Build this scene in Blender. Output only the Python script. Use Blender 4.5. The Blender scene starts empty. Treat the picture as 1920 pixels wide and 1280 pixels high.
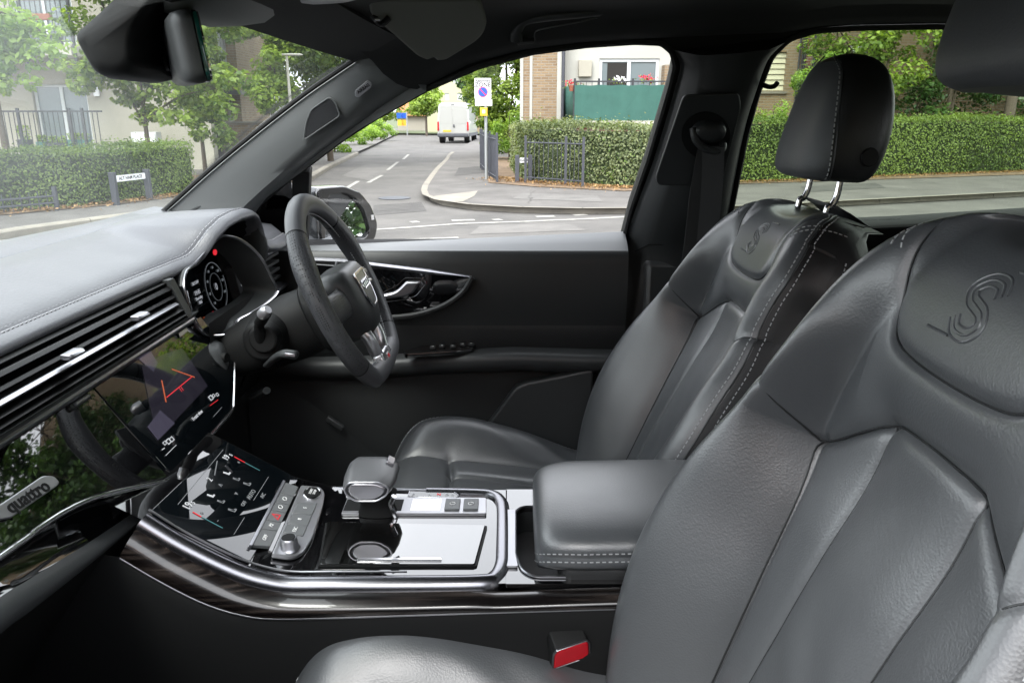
import bpy, bmesh, math, random
import numpy as np
from mathutils import Vector, Matrix
R = math.radians
random.seed(7); rng = np.random.default_rng(7)
S = bpy.context.scene
COL = S.collection
# ---------------------------------------------------------------- camera
F = 1443.0; PITCH = R(16.4)
CAM = Vector((0.0, -1.0, 1.5))
FWD = Vector((0, math.cos(PITCH), -math.sin(PITCH))); UPV = Vector((0, math.sin(PITCH), math.cos(PITCH)))
cd = bpy.data.cameras.new('camera'); cd.sensor_width = 36.0; cd.lens = F / 1920.0 * 36.0
cd.clip_start = 0.02; cd.clip_end = 2500
cam = bpy.data.objects.new('camera', cd); COL.objects.link(cam)
cam.location = CAM; cam.rotation_euler = (R(90) - PITCH, 0, 0)
S.camera = cam
# ---------------------------------------------------------------- world, sun, exposure
SUN_EL, SUN_AZ = R(52), R(200)          # a high, veiled sun behind thin overcast
w = bpy.data.worlds.new('World'); S.world = w; w.use_nodes = True
nt = w.node_tree; nt.nodes.clear()
sky = nt.nodes.new('ShaderNodeTexSky'); sky.sky_type = 'NISHITA'; sky.sun_disc = False
sky.sun_elevation = SUN_EL; sky.sun_rotation = SUN_AZ; sky.air_density = 1.0; sky.dust_density = 3.5; sky.ozone_density = 1.0
hs = nt.nodes.new('ShaderNodeHueSaturation'); hs.inputs['Saturation'].default_value = 0.28
bg = nt.nodes.new('ShaderNodeBackground'); bg.inputs[1].default_value = 0.15
wo = nt.nodes.new('ShaderNodeOutputWorld')
# thin overcast: a bright cloud sheet with soft variation over the Nishita sky
wtc = nt.nodes.new('ShaderNodeTexCoord'); wno = nt.nodes.new('ShaderNodeTexNoise'); wno.inputs['Scale'].default_value = 2.2; wno.inputs['Detail'].default_value = 6
wcr = nt.nodes.new('ShaderNodeValToRGB'); wcr.color_ramp.elements[0].position = .3; wcr.color_ramp.elements[0].color = (7.1, 7.4, 7.9, 1); wcr.color_ramp.elements[1].position = .7; wcr.color_ramp.elements[1].color = (10.8, 11.1, 11.6, 1)
wmx = nt.nodes.new('ShaderNodeMix'); wmx.data_type = 'RGBA'; wmx.inputs[0].default_value = .72
nt.links.new(wtc.outputs['Generated'], wno.inputs['Vector']); nt.links.new(wno.outputs[0], wcr.inputs[0]); nt.links.new(wcr.outputs[0], wmx.inputs[7])
nt.links.new(sky.outputs[0], hs.inputs['Color']); nt.links.new(hs.outputs[0], wmx.inputs[6]); nt.links.new(wmx.outputs[2], bg.inputs[0]); nt.links.new(bg.outputs[0], wo.inputs[0])
sd = bpy.data.lights.new('sun', 'SUN'); sd.energy = 1.0; sd.angle = R(25); sd.color = (1, .97, .92)
sun = bpy.data.objects.new('sun', sd); COL.objects.link(sun)
sundir = Vector((math.cos(SUN_EL) * math.sin(SUN_AZ), math.cos(SUN_EL) * math.cos(SUN_AZ), math.sin(SUN_EL)))
sun.rotation_euler = sundir.to_track_quat('Z', 'Y').to_euler()
S.view_settings.view_transform = 'Standard'; S.view_settings.look = 'None'
S.view_settings.exposure = 1.80; S.view_settings.gamma = 1.0; S.view_settings.use_curve_mapping = False
S.cycles.max_bounces = 8; S.cycles.transparent_max_bounces = 16; S.cycles.caustics_reflective = False; S.cycles.caustics_refractive = False
S.cycles.diffuse_bounces = 4; S.cycles.glossy_bounces = 4; S.cycles.sample_clamp_indirect = 6
try: S.cycles.use_denoising = True
except Exception: pass

# ---------------------------------------------------------------- helpers
def ray(u, v):
    return Vector(((u - 960) / F, 0, 0)) + UPV * ((640 - v) / F) + FWD
def U(u, v, X=None, Y=None, Z=None):
    """real point seen at photo pixel u,v on the plane X=, Y= or Z="""
    d = ray(u, v)
    t = (X - CAM.x) / d.x if X is not None else (Y - CAM.y) / d.y if Y is not None else (Z - CAM.z) / d.z
    return CAM + d * t
def UP(u, v, P, n):
    d = ray(u, v); return CAM + d * ((Vector(P) - CAM).dot(n) / d.dot(n))
def V(*a): return Vector(a)
_loc = {}
def thing(name, label, cat, loc=(0, 0, 0), group=None, rot=None):
    o = bpy.data.objects.new(name, None); COL.objects.link(o); o.location = loc
    o.empty_display_size = .1
    if rot: o.rotation_euler = rot
    o['label'] = label; o['category'] = cat
    if group: o['group'] = group
    _loc[o.name] = Vector((0, 0, 0)) if rot else Vector(loc)
    return o
def tag(o, label, cat, group=None):
    o['label'] = label; o['category'] = cat
    if group: o['group'] = group
    return o
class MB:
    def __init__(s): s.v = []; s.f = []
    def add(s, vs, fs):
        b = len(s.v); s.v += [tuple(p) for p in vs]; s.f += [tuple(i + b for i in f) for f in fs]; return s
    def box(s, a, b):
        x0, y0, z0 = a; x1, y1, z1 = b
        return s.add([(x0,y0,z0),(x1,y0,z0),(x1,y1,z0),(x0,y1,z0),(x0,y0,z1),(x1,y0,z1),(x1,y1,z1),(x0,y1,z1)],
                     [(0,3,2,1),(4,5,6,7),(0,1,5,4),(1,2,6,5),(2,3,7,6),(3,0,4,7)])
    def obox(s, c, ex, ey, ez, sx, sy, sz):
        """oriented box, centre c, unit axes, full sizes"""
        c = Vector(c); ex = Vector(ex).normalized() * sx / 2; ey = Vector(ey).normalized() * sy / 2; ez = Vector(ez).normalized() * sz / 2
        vs = [c + ex * i + ey * j + ez * k for k in (-1, 1) for j in (-1, 1) for i in (-1, 1)]
        return s.add(vs, [(0,2,3,1),(4,5,7,6),(0,1,5,4),(1,3,7,5),(3,2,6,7),(2,0,4,6)])
    def tube(s, pts, r, n=8, closed=False, flat=None, up=(0, 0, 1), caps=True):
        """swept tube; r number or list; flat=(a,b) scales width/height of the section"""
        pts = [Vector(p) for p in pts]; m = len(pts); b = len(s.v)
        rs = r if isinstance(r, (list, tuple)) else [r] * m
        fa, fb = flat or (1, 1); prev = Vector(up)
        for i, p in enumerate(pts):
            if closed: d = pts[(i + 1) % m] - pts[i - 1]
            else: d = pts[min(i + 1, m - 1)] - pts[max(i - 1, 0)]
            d.normalize()
            sd_ = d.cross(prev)
            if sd_.length < 1e-5: sd_ = d.cross(Vector((.3, .9, .2)))
            sd_.normalize(); u_ = sd_.cross(d).normalized(); 
            if not flat: prev = u_
            for k in range(n):
                a = 2 * math.pi * k / n + math.pi / n
                s.v.append(tuple(p + sd_ * math.cos(a) * rs[i] * fa + u_ * math.sin(a) * rs[i] * fb))
        mm = m if closed else m - 1
        for i in range(mm):
            for k in range(n):
                a = b + i * n + k; c = b + i * n + (k + 1) % n; d_ = b + ((i + 1) % m) * n
                s.f.append((a, c, d_ + (k + 1) % n, d_ + k))
        if not closed and caps:
            s.f.append(tuple(b + k for k in range(n - 1, -1, -1))); s.f.append(tuple(b + (m - 1) * n + k for k in range(n)))
        return s
    def cyl(s, a, b, r, n=16, r2=None): return s.tube([a, b], [r, r if r2 is None else r2], n)
    def rings(s, rings, closed_ring=True, caps=True, close=False):
        b = len(s.v); n = len(rings[0])
        for rg in rings: s.v += [tuple(p) for p in rg]
        m = len(rings)
        for i in range(m if close else m - 1):
            j = (i + 1) % m
            for k in range(n if closed_ring else n - 1):
                k2 = (k + 1) % n
                s.f.append((b + i*n + k, b + i*n + k2, b + j*n + k2, b + j*n + k))
        if caps and closed_ring and not close:
            s.f.append(tuple(b + k for k in range(n - 1, -1, -1))); s.f.append(tuple(b + (m-1)*n + k for k in range(n)))
        return s
    def poly(s, pts): 
        return s.add(pts, [tuple(range(len(pts)))])
    def prism(s, pts, d):
        """polygon pts extruded along vector d"""
        n = len(pts); d = Vector(d); p = [Vector(q) for q in pts]
        fs = [tuple(range(n - 1, -1, -1)), tuple(range(n, 2 * n))] + [(i, (i + 1) % n, n + (i + 1) % n, n + i) for i in range(n)]
        return s.add(p + [q + d for q in p], fs)
    def disc(s, c, ex, ey, r, n=24, depth=None):
        ex = Vector(ex).normalized(); ey = Vector(ey).normalized(); c = Vector(c)
        pts = [c + ex * math.cos(2*math.pi*i/n) * r + ey * math.sin(2*math.pi*i/n) * r for i in range(n)]
        return s.prism(pts, depth) if depth is not None else s.poly(pts)
def world_off(parent):
    o = parent; t = Vector((0, 0, 0))
    while o is not None:
        t += _loc.get(o.name, Vector((0, 0, 0))); o = o.parent
    return t
def setup(me, mats, smooth, sharp):
    for m in (mats if isinstance(mats, (list, tuple)) else [mats]): me.materials.append(m)
    if smooth:
        me.polygons.foreach_set('use_smooth', [True] * len(me.polygons))
        if sharp < 180: me.set_sharp_from_angle(angle=R(sharp))
def part(name, mb, mt, parent=None, bevel=0, smooth=True, sharp=40, seg=2, subsurf=0, label=None, kind=None, fixn=True):
    me = bpy.data.meshes.new(name)
    off = world_off(parent)
    if isinstance(mb, MB):
        vs = [(x - off.x, y - off.y, z - off.z) for x, y, z in mb.v]
        me.from_pydata(vs, [], mb.f)
    else: me = mb; me.name = name
    if fixn:
        bm = bmesh.new(); bm.from_mesh(me); bmesh.ops.recalc_face_normals(bm, faces=bm.faces); bm.to_mesh(me); bm.free()
    me.update()
    setup(me, mt, smooth, 180 if subsurf else sharp)
    o = bpy.data.objects.new(name, me); COL.objects.link(o)
    if parent is not None: o.parent = parent
    if bevel:
        m = o.modifiers.new('bevel', 'BEVEL'); m.width = bevel; m.segments = seg; m.limit_method = 'ANGLE'; m.angle_limit = R(35)
    if subsurf:
        m = o.modifiers.new('sub', 'SUBSURF'); m.levels = subsurf; m.render_levels = subsurf
    if label: o['label'] = label
    if kind: o['kind'] = kind
    return o
def rpoly(pts, r, n=5):
    """2D polygon with rounded corners; r number or list"""
    out = []; m = len(pts)
    for i in range(m):
        p = Vector(pts[i]); a = Vector(pts[i - 1]); b = Vector(pts[(i + 1) % m])
        rr = r[i] if isinstance(r, (list, tuple)) else r
        da = (a - p); db = (b - p); la, lb = da.length, db.length
        if rr <= 0 or la < 1e-9 or lb < 1e-9: out.append(p); continue
        t = min(rr, la * .49, lb * .49); A = p + da / la * t; B = p + db / lb * t
        for k in range(n + 1):
            s_ = k / n; out.append(A.lerp(p, s_).lerp(p.lerp(B, s_), s_))
    return out
def smooth_path(pts, n=8, closed=False):
    pts = [Vector(p) for p in pts]; m = len(pts); out = []
    for i in range(m if closed else m - 1):
        p0 = pts[i - 1] if (closed or i > 0) else pts[0]; p1 = pts[i]; p2 = pts[(i + 1) % m]
        p3 = pts[(i + 2) % m] if (closed or i + 2 < m) else pts[-1]
        for k in range(n):
            t = k / n
            out.append(.5 * ((2 * p1) + (-p0 + p2) * t + (2*p0 - 5*p1 + 4*p2 - p3) * t*t + (-p0 + 3*p1 - 3*p2 + p3) * t**3))
    if not closed: out.append(pts[-1])
    return out
def plate_mesh(splines, thick, bevel=0, o=(0,0,0), ex=(1,0,0), ey=(0,1,0), res=1):
    """flat plate with holes from 2D splines, mapped with axes ex, ey; thickness centred"""
    cu = bpy.data.curves.new('t', 'CURVE'); cu.dimensions = '2D'; cu.fill_mode = 'BOTH'; cu.extrude = thick / 2; cu.bevel_depth = bevel; cu.bevel_resolution = res
    if bevel: cu.extrude = max(thick / 2 - bevel, 0); cu.offset = -bevel
    for sp in splines:
        s_ = cu.splines.new('POLY'); s_.points.add(len(sp) - 1)
        for i, p in enumerate(sp): s_.points[i].co = (p[0], p[1], 0, 1)
        s_.use_cyclic_u = True
    ob = bpy.data.objects.new('t', cu); COL.objects.link(ob)
    dg = bpy.context.evaluated_depsgraph_get(); me = bpy.data.meshes.new_from_object(ob.evaluated_get(dg))
    bpy.data.objects.remove(ob); bpy.data.curves.remove(cu)
    ex = Vector(ex).normalized(); ey = Vector(ey); ey = (ey - ex * ey.dot(ex)).normalized(); ez = ex.cross(ey)
    M = Matrix(((ex.x, ey.x, ez.x, o[0]), (ex.y, ey.y, ez.y, o[1]), (ex.z, ey.z, ez.z, o[2]), (0, 0, 0, 1)))
    me.transform(M); return me
def plate(name, splines, thick, mt, parent, bevel=0, o=(0,0,0), ex=(1,0,0), ey=(0,1,0), lab=None, **k):
    off = world_off(parent); me = plate_mesh(splines, thick, bevel, Vector(o) - off, ex, ey)
    return part(name, me, mt, parent, label=lab, sharp=k.get('sharp', 35), fixn=True)
class Pl:
    """a plane frame: maps photo pixels to plane coordinates"""
    def __init__(s, P, ex, ey):
        s.P = Vector(P); s.ex = Vector(ex).normalized(); ey = Vector(ey); s.ey = (ey - s.ex * ey.dot(s.ex)).normalized(); s.n = s.ex.cross(s.ey)
    def px(s, u, v):
        q = UP(u, v, s.P, s.n) - s.P; return Vector((q.dot(s.ex), q.dot(s.ey)))
    def pts(s, L): return [s.px(*q) for q in L]
    def at(s, a, b, h=0): return s.P + s.ex * a + s.ey * b + s.n * h
    def pxat(s, u, v, h=0):
        q = s.px(u, v); return s.at(q[0], q[1], h)
    def plate(s, name, splines, thick, mt, parent, h=0, bevel=0, lab=None, **k):
        return plate(name, splines, thick, mt, parent, bevel, s.P + s.n * h, s.ex, s.ey, lab, **k)
def text_mesh(txt, size, o, ex, ey, depth=.0004, align='CENTER', bold=0, sx=1):
    cu = bpy.data.curves.new('t', 'FONT'); cu.body = txt; cu.size = size; cu.extrude = depth; cu.align_x = align; cu.align_y = 'CENTER'; cu.offset = bold; cu.resolution_u = 3
    ob = bpy.data.objects.new('t', cu); COL.objects.link(ob)
    dg = bpy.context.evaluated_depsgraph_get(); me = bpy.data.meshes.new_from_object(ob.evaluated_get(dg))
    bpy.data.objects.remove(ob); bpy.data.curves.remove(cu)
    ex = Vector(ex).normalized(); ey = Vector(ey); ey = (ey - ex * ey.dot(ex)).normalized(); ez = ex.cross(ey); ex = ex * sx
    me.transform(Matrix(((ex.x, ey.x, ez.x, o[0]), (ex.y, ey.y, ez.y, o[1]), (ex.z, ey.z, ez.z, o[2]), (0, 0, 0, 1))))
    return me
def text(name, txt, size, o, ex, ey, mt, parent, **k):
    me = text_mesh(txt, size, Vector(o) - world_off(parent), ex, ey, **k)
    return part(name, me, mt, parent, smooth=False, fixn=False)
def empty_copy(src, **kw):
    """copy a thing with its parts and sub-parts (mesh data shared)"""
    def rec(o, par):
        c = o.copy(); COL.objects.link(c)
        if par is not None: c.parent = par; c.matrix_parent_inverse = o.matrix_parent_inverse.copy()
        for ch in list(o.children): rec(ch, c)
        return c
    r = rec(src, None)
    for k_, v_ in kw.items(): r[k_] = v_
    return r

# ---------------------------------------------------------------- materials
def mat(name, col, rough=.5, metal=0, spec=.5, coat=0, coat_r=.05, bump=None, var=None, emis=None, es=0, rvar=None, sheen=0):
    m = bpy.data.materials.new(name); m.use_nodes = True; n = m.node_tree; b = n.nodes['Principled BSDF']
    b.inputs['Base Color'].default_value = (*col, 1); b.inputs['Roughness'].default_value = rough; b.inputs['Metallic'].default_value = metal
    b.inputs['Specular IOR Level'].default_value = spec; b.inputs['Coat Weight'].default_value = coat; b.inputs['Coat Roughness'].default_value = coat_r
    if sheen: b.inputs['Sheen Weight'].default_value = sheen
    if emis: b.inputs['Emission Color'].default_value = (*emis, 1); b.inputs['Emission Strength'].default_value = es
    tc = n.nodes.new('ShaderNodeTexCoord')
    if bump:
        kind, scale, strength, dist = bump
        if kind == 'noise':
            t = n.nodes.new('ShaderNodeTexNoise'); t.inputs['Scale'].default_value = scale; t.inputs['Detail'].default_value = 4; out = t.outputs[0]
        else:
            t = n.nodes.new('ShaderNodeTexVoronoi'); t.inputs['Scale'].default_value = scale; out = t.outputs['Distance']
            if kind == 'holes': t.inputs['Randomness'].default_value = 0.0
        n.links.new(tc.outputs['Object'], t.inputs['Vector'])
        if kind == 'holes':
            mr = n.nodes.new('ShaderNodeMapRange'); mr.inputs[1].default_value = .18; mr.inputs[2].default_value = .34; n.links.new(out, mr.inputs[0]); out = mr.outputs[0]
            mx = n.nodes.new('ShaderNodeMix'); mx.data_type = 'RGBA'; mx.inputs[6].default_value = (.003, .003, .003, 1); mx.inputs[7].default_value = (*col, 1)
            n.links.new(out, mx.inputs[0]); n.links.new(mx.outputs[2], b.inputs['Base Color'])
        bp = n.nodes.new('ShaderNodeBump'); bp.inputs['Strength'].default_value = strength; bp.inputs['Distance'].default_value = dist
        n.links.new(out, bp.inputs['Height']); n.links.new(bp.outputs[0], b.inputs['Normal'])
    if var:
        scale, amt, col2 = var
        t = n.nodes.new('ShaderNodeTexNoise'); t.inputs['Scale'].default_value = scale; t.inputs['Detail'].default_value = 6; t.inputs['Roughness'].default_value = .6
        n.links.new(tc.outputs['Object'], t.inputs['Vector'])
        mr = n.nodes.new('ShaderNodeMapRange'); mr.inputs[1].default_value = .5 - amt; mr.inputs[2].default_value = .5 + amt; n.links.new(t.outputs[0], mr.inputs[0])
        mx = n.nodes.new('ShaderNodeMix'); mx.data_type = 'RGBA'; mx.inputs[6].default_value = (*col, 1); mx.inputs[7].default_value = (*col2, 1)
        n.links.new(mr.outputs[0], mx.inputs[0]); n.links.new(mx.outputs[2], b.inputs['Base Color'])
    if rvar:
        scale, lo, hi = rvar
        t = n.nodes.new('ShaderNodeTexNoise'); t.inputs['Scale'].default_value = scale; t.inputs['Detail'].default_value = 5
        n.links.new(tc.outputs['Object'], t.inputs['Vector'])
        mr = n.nodes.new('ShaderNodeMapRange'); mr.inputs[1].default_value = .3; mr.inputs[2].default_value = .7; mr.inputs[3].default_value = lo; mr.inputs[4].default_value = hi
        n.links.new(t.outputs[0], mr.inputs[0]); n.links.new(mr.outputs[0], b.inputs['Roughness'])
    return m
def glass_mat(name, tint=(1, 1, 1), base=.04, dirt=0.0):
    m = bpy.data.materials.new(name); m.use_nodes = True; n = m.node_tree; n.nodes.clear()
    out = n.nodes.new('ShaderNodeOutputMaterial'); tr = n.nodes.new('ShaderNodeBsdfTransparent'); tr.inputs[0].default_value = (*tint, 1)
    gl = n.nodes.new('ShaderNodeBsdfGlossy'); gl.inputs['Roughness'].default_value = 0.005
    lw = n.nodes.new('ShaderNodeLayerWeight'); lw.inputs[0].default_value = .5
    pw = n.nodes.new('ShaderNodeMath'); pw.operation = 'POWER'; pw.inputs[1].default_value = 4.5
    ma = n.nodes.new('ShaderNodeMath'); ma.operation = 'MULTIPLY_ADD'; ma.inputs[1].default_value = .8; ma.inputs[2].default_value = base
    mx = n.nodes.new('ShaderNodeMixShader')
    n.links.new(lw.outputs['Facing'], pw.inputs[0]); n.links.new(pw.outputs[0], ma.inputs[0]); n.links.new(ma.outputs[0], mx.inputs[0])
    last = tr.outputs[0]
    if dirt:
        df = n.nodes.new('ShaderNodeBsdfTranslucent'); df.inputs[0].default_value = (.75, .78, .78, 1)
        tc = n.nodes.new('ShaderNodeTexCoord'); no = n.nodes.new('ShaderNodeTexNoise'); no.inputs['Scale'].default_value = 3.0; no.inputs['Detail'].default_value = 5
        mp = n.nodes.new('ShaderNodeMapping'); mp.inputs['Scale'].default_value = (1, 2.2, .7)
        mr = n.nodes.new('ShaderNodeMapRange'); mr.inputs[1].default_value = .35; mr.inputs[2].default_value = .75; mr.inputs[3].default_value = dirt * .35; mr.inputs[4].default_value = dirt * 1.6
        n.links.new(tc.outputs['Object'], mp.inputs[0]); n.links.new(mp.outputs[0], no.inputs['Vector']); n.links.new(no.outputs[0], mr.inputs[0])
        m2 = n.nodes.new('ShaderNodeMixShader'); n.links.new(mr.outputs[0], m2.inputs[0]); n.links.new(tr.outputs[0], m2.inputs[1]); n.links.new(df.outputs[0], m2.inputs[2]); last = m2.outputs[0]
    n.links.new(last, mx.inputs[1]); n.links.new(gl.outputs[0], mx.inputs[2]); n.links.new(mx.outputs[0], out.inputs[0])
    return m
M = {}
def leather_mat(name, c1, c2, r0, r1, spec=1.0, coat=.25):
    m = mat(name, c1, .35, spec=spec, coat=coat, coat_r=.38, var=(7, .25, c2), rvar=(11, r0, r1)); n = m.node_tree; b = n.nodes['Principled BSDF']
    tc = n.nodes.new('ShaderNodeTexCoord'); v = n.nodes.new('ShaderNodeTexVoronoi'); v.inputs['Scale'].default_value = 430; n.links.new(tc.outputs['Object'], v.inputs['Vector'])
    w1 = n.nodes.new('ShaderNodeTexNoise'); w1.inputs['Scale'].default_value = 16; w1.inputs['Detail'].default_value = 7; w1.inputs['Roughness'].default_value = .62; w1.inputs['Distortion'].default_value = 1.2; n.links.new(tc.outputs['Object'], w1.inputs['Vector'])
    b1 = n.nodes.new('ShaderNodeBump'); b1.inputs['Strength'].default_value = .16; b1.inputs['Distance'].default_value = .001; n.links.new(v.outputs['Distance'], b1.inputs['Height'])
    b2 = n.nodes.new('ShaderNodeBump'); b2.inputs['Strength'].default_value = .018; b2.inputs['Distance'].default_value = .010; n.links.new(w1.outputs[0], b2.inputs['Height']); n.links.new(b1.outputs[0], b2.inputs['Normal'])
    n.links.new(b2.outputs[0], b.inputs['Normal']); return m
M['leather'] = leather_mat('leather', (.060, .064, .069), (.070, .075, .080), .33, .42)
M['leather_matte'] = leather_mat('headrest_leather', (.054, .058, .062), (.066, .070, .074), .48, .58, spec=.5, coat=0)
M['leather_perf'] = mat('perforated_leather', (.045, .047, .052), .42, bump=('holes', 250, .8, .0015))
M['leather_dark'] = mat('dark_leather', (.018, .019, .020), .42, bump=('voro', 420, .15, .001))
M['dash'] = mat('dash_soft_plastic', (.10, .102, .115), .40, spec=.7, bump=('noise', 260, .35, .0012), rvar=(5, .36, .48))
M['plastic'] = mat('grained_plastic', (.024, .026, .027), .45, bump=('noise', 600, .15, .0006))
M['plastic_mid'] = mat('mid_plastic', (.04, .043, .045), .42, bump=('noise', 500, .15, .0006))
M['plastic_dk'] = mat('matt_black_plastic', (.004, .0043, .0046), .6, spec=.3)
M['liner'] = mat('roof_fabric', (.023, .024, .025), .9, bump=('noise', 700, .3, .001))
M['visor'] = mat('visor_fabric', (.20, .20, .18), .85, bump=('noise', 700, .3, .001))
M['gloss'] = mat('piano_black', (.003, .003, .0035), .02, spec=.7, coat=1, coat_r=.01)
M['gloss_lid'] = mat('piano_black_lid', (.004, .004, .004), .02, spec=1.0, coat=1, coat_r=.015)
M['screen'] = mat('screen_glass', (.002, .003, .004), .015, spec=.45, coat=.6, coat_r=.005)
M['chrome'] = mat('satin_chrome', (.72, .72, .74), .16, metal=1)
M['alu'] = mat('brushed_aluminium', (.42, .42, .45), .34, metal=1)
M['alu_dk'] = mat('dark_aluminium', (.30, .30, .32), .28, metal=1)
M['silver'] = mat('silver_paint', (.38, .38, .40), .33, metal=.75)
M['stitch'] = mat('grey_thread', (.40, .41, .42), .7)
M['stitch_dash'] = mat('dash_thread', (.26, .26, .28), .7)
M['satin'] = mat('satin_frame_metal', (.24, .24, .26), .27, metal=1)
M['carpet'] = mat('carpet', (.008, .008, .009), .95, bump=('noise', 900, .8, .003))
M['rubber'] = mat('black_rubber', (.008, .008, .008), .7)
M['button'] = mat('button_grey', (.12, .125, .13), .45)
M['white_ink'] = mat('white_ink', (.7, .7, .7), .6)
M['glow_white'] = mat('lit_white', (.3, .3, .3), .5, emis=(.85, .9, 1), es=.085)
M['glow_dim'] = mat('lit_dim_white', (.1, .1, .1), .5, emis=(.8, .9, 1), es=.035)
M['glow_red'] = mat('lit_red', (.2, .01, .01), .5, emis=(1, .02, .04), es=.20)
M['glow_orange'] = mat('lit_orange', (.2, .05, .01), .5, emis=(1, .16, .05), es=.10)
M['glow_cyan'] = mat('lit_cyan', (.02, .1, .1), .5, emis=(.25, .6, .7), es=.04)
M['cam_img'] = mat('camera_image', (.004, .004, .006), .05, emis=(.30, .27, .40), es=.016, coat=.5)
M['cam_img2'] = mat('camera_image_pale', (.01, .01, .012), .05, emis=(.42, .38, .60), es=.035, coat=.5)
M['red'] = mat('glowing_red_plastic', (.55, .01, .02), .3, emis=(1, 0, .02), es=.03)  # plastic with a faint added glow, not a lamp
for k_, v_ in (('gloss', 1.55), ('gloss_lid', 1.65)): M[k_].node_tree.nodes['Principled BSDF'].inputs['Coat IOR'].default_value = v_
M['glass'] = glass_mat('clear_glass', base=.02)
M['glass_ws'] = glass_mat('windscreen_glass', tint=(.965, .985, .975), base=.010, dirt=.009)
M['glass_rear'] = glass_mat('privacy_glass', tint=(.78, .82, .76), base=.02)
M['mirror'] = mat('mirror_glass', (.75, .78, .76), .004, metal=1)
M['pillar'] = mat('pillar_trim_grey', (.14, .147, .15), .45, bump=('noise', 500, .15, .0006))
M['grip'] = mat('lever_leather', (.10, .102, .108), .4, bump=('voro', 500, .1, .0008))
M['slat'] = mat('vent_slat_black', (.005, .005, .0055), .35, spec=.3)
M['wheel_leather'] = mat('smooth_wheel_leather', (.085, .087, .094), .45, bump=('voro', 500, .1, .0008))
M['car_paint'] = mat('grey_car_paint', (.05, .055, .06), .25, metal=.5, coat=1, coat_r=.03)
def wood_mat():
    m = mat('black_fineline_wood', (.01, .008, .007), .25, coat=.6, coat_r=.02); n = m.node_tree; b = n.nodes['Principled BSDF']
    tc = n.nodes.new('ShaderNodeTexCoord'); mp = n.nodes.new('ShaderNodeMapping'); mp.inputs['Scale'].default_value = (3, 40, 140)
    t = n.nodes.new('ShaderNodeTexNoise'); t.inputs['Scale'].default_value = 1.6; t.inputs['Detail'].default_value = 6
    cr = n.nodes.new('ShaderNodeValToRGB'); cr.color_ramp.elements[0].position = .46; cr.color_ramp.elements[0].color = (.004, .003, .003, 1); cr.color_ramp.elements[1].position = .68; cr.color_ramp.elements[1].color = (.032, .025, .022, 1)
    n.links.new(tc.outputs['Object'], mp.inputs[0]); n.links.new(mp.outputs[0], t.inputs['Vector']); n.links.new(t.outputs[0], cr.inputs[0]); n.links.new(cr.outputs[0], b.inputs['Base Color'])
    return m
M['wood'] = wood_mat()
# ================================================================ seats
def seg_dist(X, Y, poly, closed=False):
    d = np.full(X.shape, 1e9); m = len(poly)
    for i in range(m if closed else m - 1):
        ax, ay = poly[i][:2]; bx, by = poly[(i + 1) % m][:2]
        dx, dy = bx - ax, by - ay; L = dx*dx + dy*dy + 1e-12
        t = np.clip(((X - ax)*dx + (Y - ay)*dy) / L, 0, 1)
        d = np.minimum(d, np.hypot(X - ax - t*dx, Y - ay - t*dy))
    return d
def interp(x, xs, ys):
    """smooth (monotone-ish) interpolation"""
    x = np.asarray(x, float); xs = np.array(xs, float); ys = np.array(ys, float)
    if xs[0] > xs[-1]: xs, ys = xs[::-1], ys[::-1]
    m = np.gradient(ys, xs); i = np.clip(np.searchsorted(xs, x) - 1, 0, len(xs) - 2)
    h = xs[i+1] - xs[i]; t = np.clip((x - xs[i]) / h, 0, 1)
    return (2*t**3-3*t**2+1)*ys[i] + (t**3-2*t**2+t)*h*m[i] + (-2*t**3+3*t**2)*ys[i+1] + (t**3-t**2)*h*m[i+1]
def inside(X, Y, poly):
    r = np.zeros(X.shape, bool); m = len(poly)
    for i in range(m):
        x1, y1 = poly[i][:2]; x2, y2 = poly[(i+1) % m][:2]
        c = ((y1 > Y) != (y2 > Y)) & (X < (x2 - x1) * (Y - y1) / (y2 - y1 + 1e-15) + x1); r ^= c
    return r
HW_W = [-.46, -.40, -.27, -.15, -.05, .02, .05, .10, .15, .20, .235, .255, .268]
HW_H = [.225, .240, .262, .268, .252, .235, .226, .217, .214, .195, .165, .134, .085]
def halfw(w): return interp(w, HW_W, HW_H)
def crest(w): return interp(w, [-.46, -.38, -.25, -.12, -.02, .03, .07, .12, .18, .268], [.06, .085, .106, .101, .088, .080, .070, .054, .032, .012])
INS_W = [-.46, -.30, -.155, -.06, -.015]; INS_S = [.112, .125, .144, .160, .176]
def insw(w): return interp(w, INS_W, INS_S)
arch = [tuple(p)[:2] for p in smooth_path([(.176, -.018, 0), (.150, -.004, 0), (.112, .022, 0), (.072, .047, 0), (.03, .053, 0), (-.03, .053, 0), (-.072, .047, 0), (-.112, .022, 0), (-.150, -.004, 0), (-.176, -.018, 0)], 4)]
padp = [tuple(p)[:2] for p in smooth_path([(.124, .262, 0), (.121, .21, 0), (.114, .165, 0), (.106, .136, 0), (.090, .119, 0), (.055, .112, 0), (0, .110, 0), (-.055, .112, 0), (-.090, .119, 0), (-.106, .136, 0), (-.114, .165, 0), (-.121, .21, 0), (-.124, .262, 0)], 4)]
insl = [[(sg * float(insw(w)), float(w)) for w in np.linspace(-.46, -.018, 24)] for sg in (1, -1)]
neck = [[(sg * .176, -.018), (sg * .19, .01), (sg * .205, .033), (sg * .222, .046), (sg * .235, .052)] for sg in (1, -1)]
vseam = [[(sg * .070, -.46), (sg * .0705, -.2), (sg * .072, .047)] for sg in (1, -1)]
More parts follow.
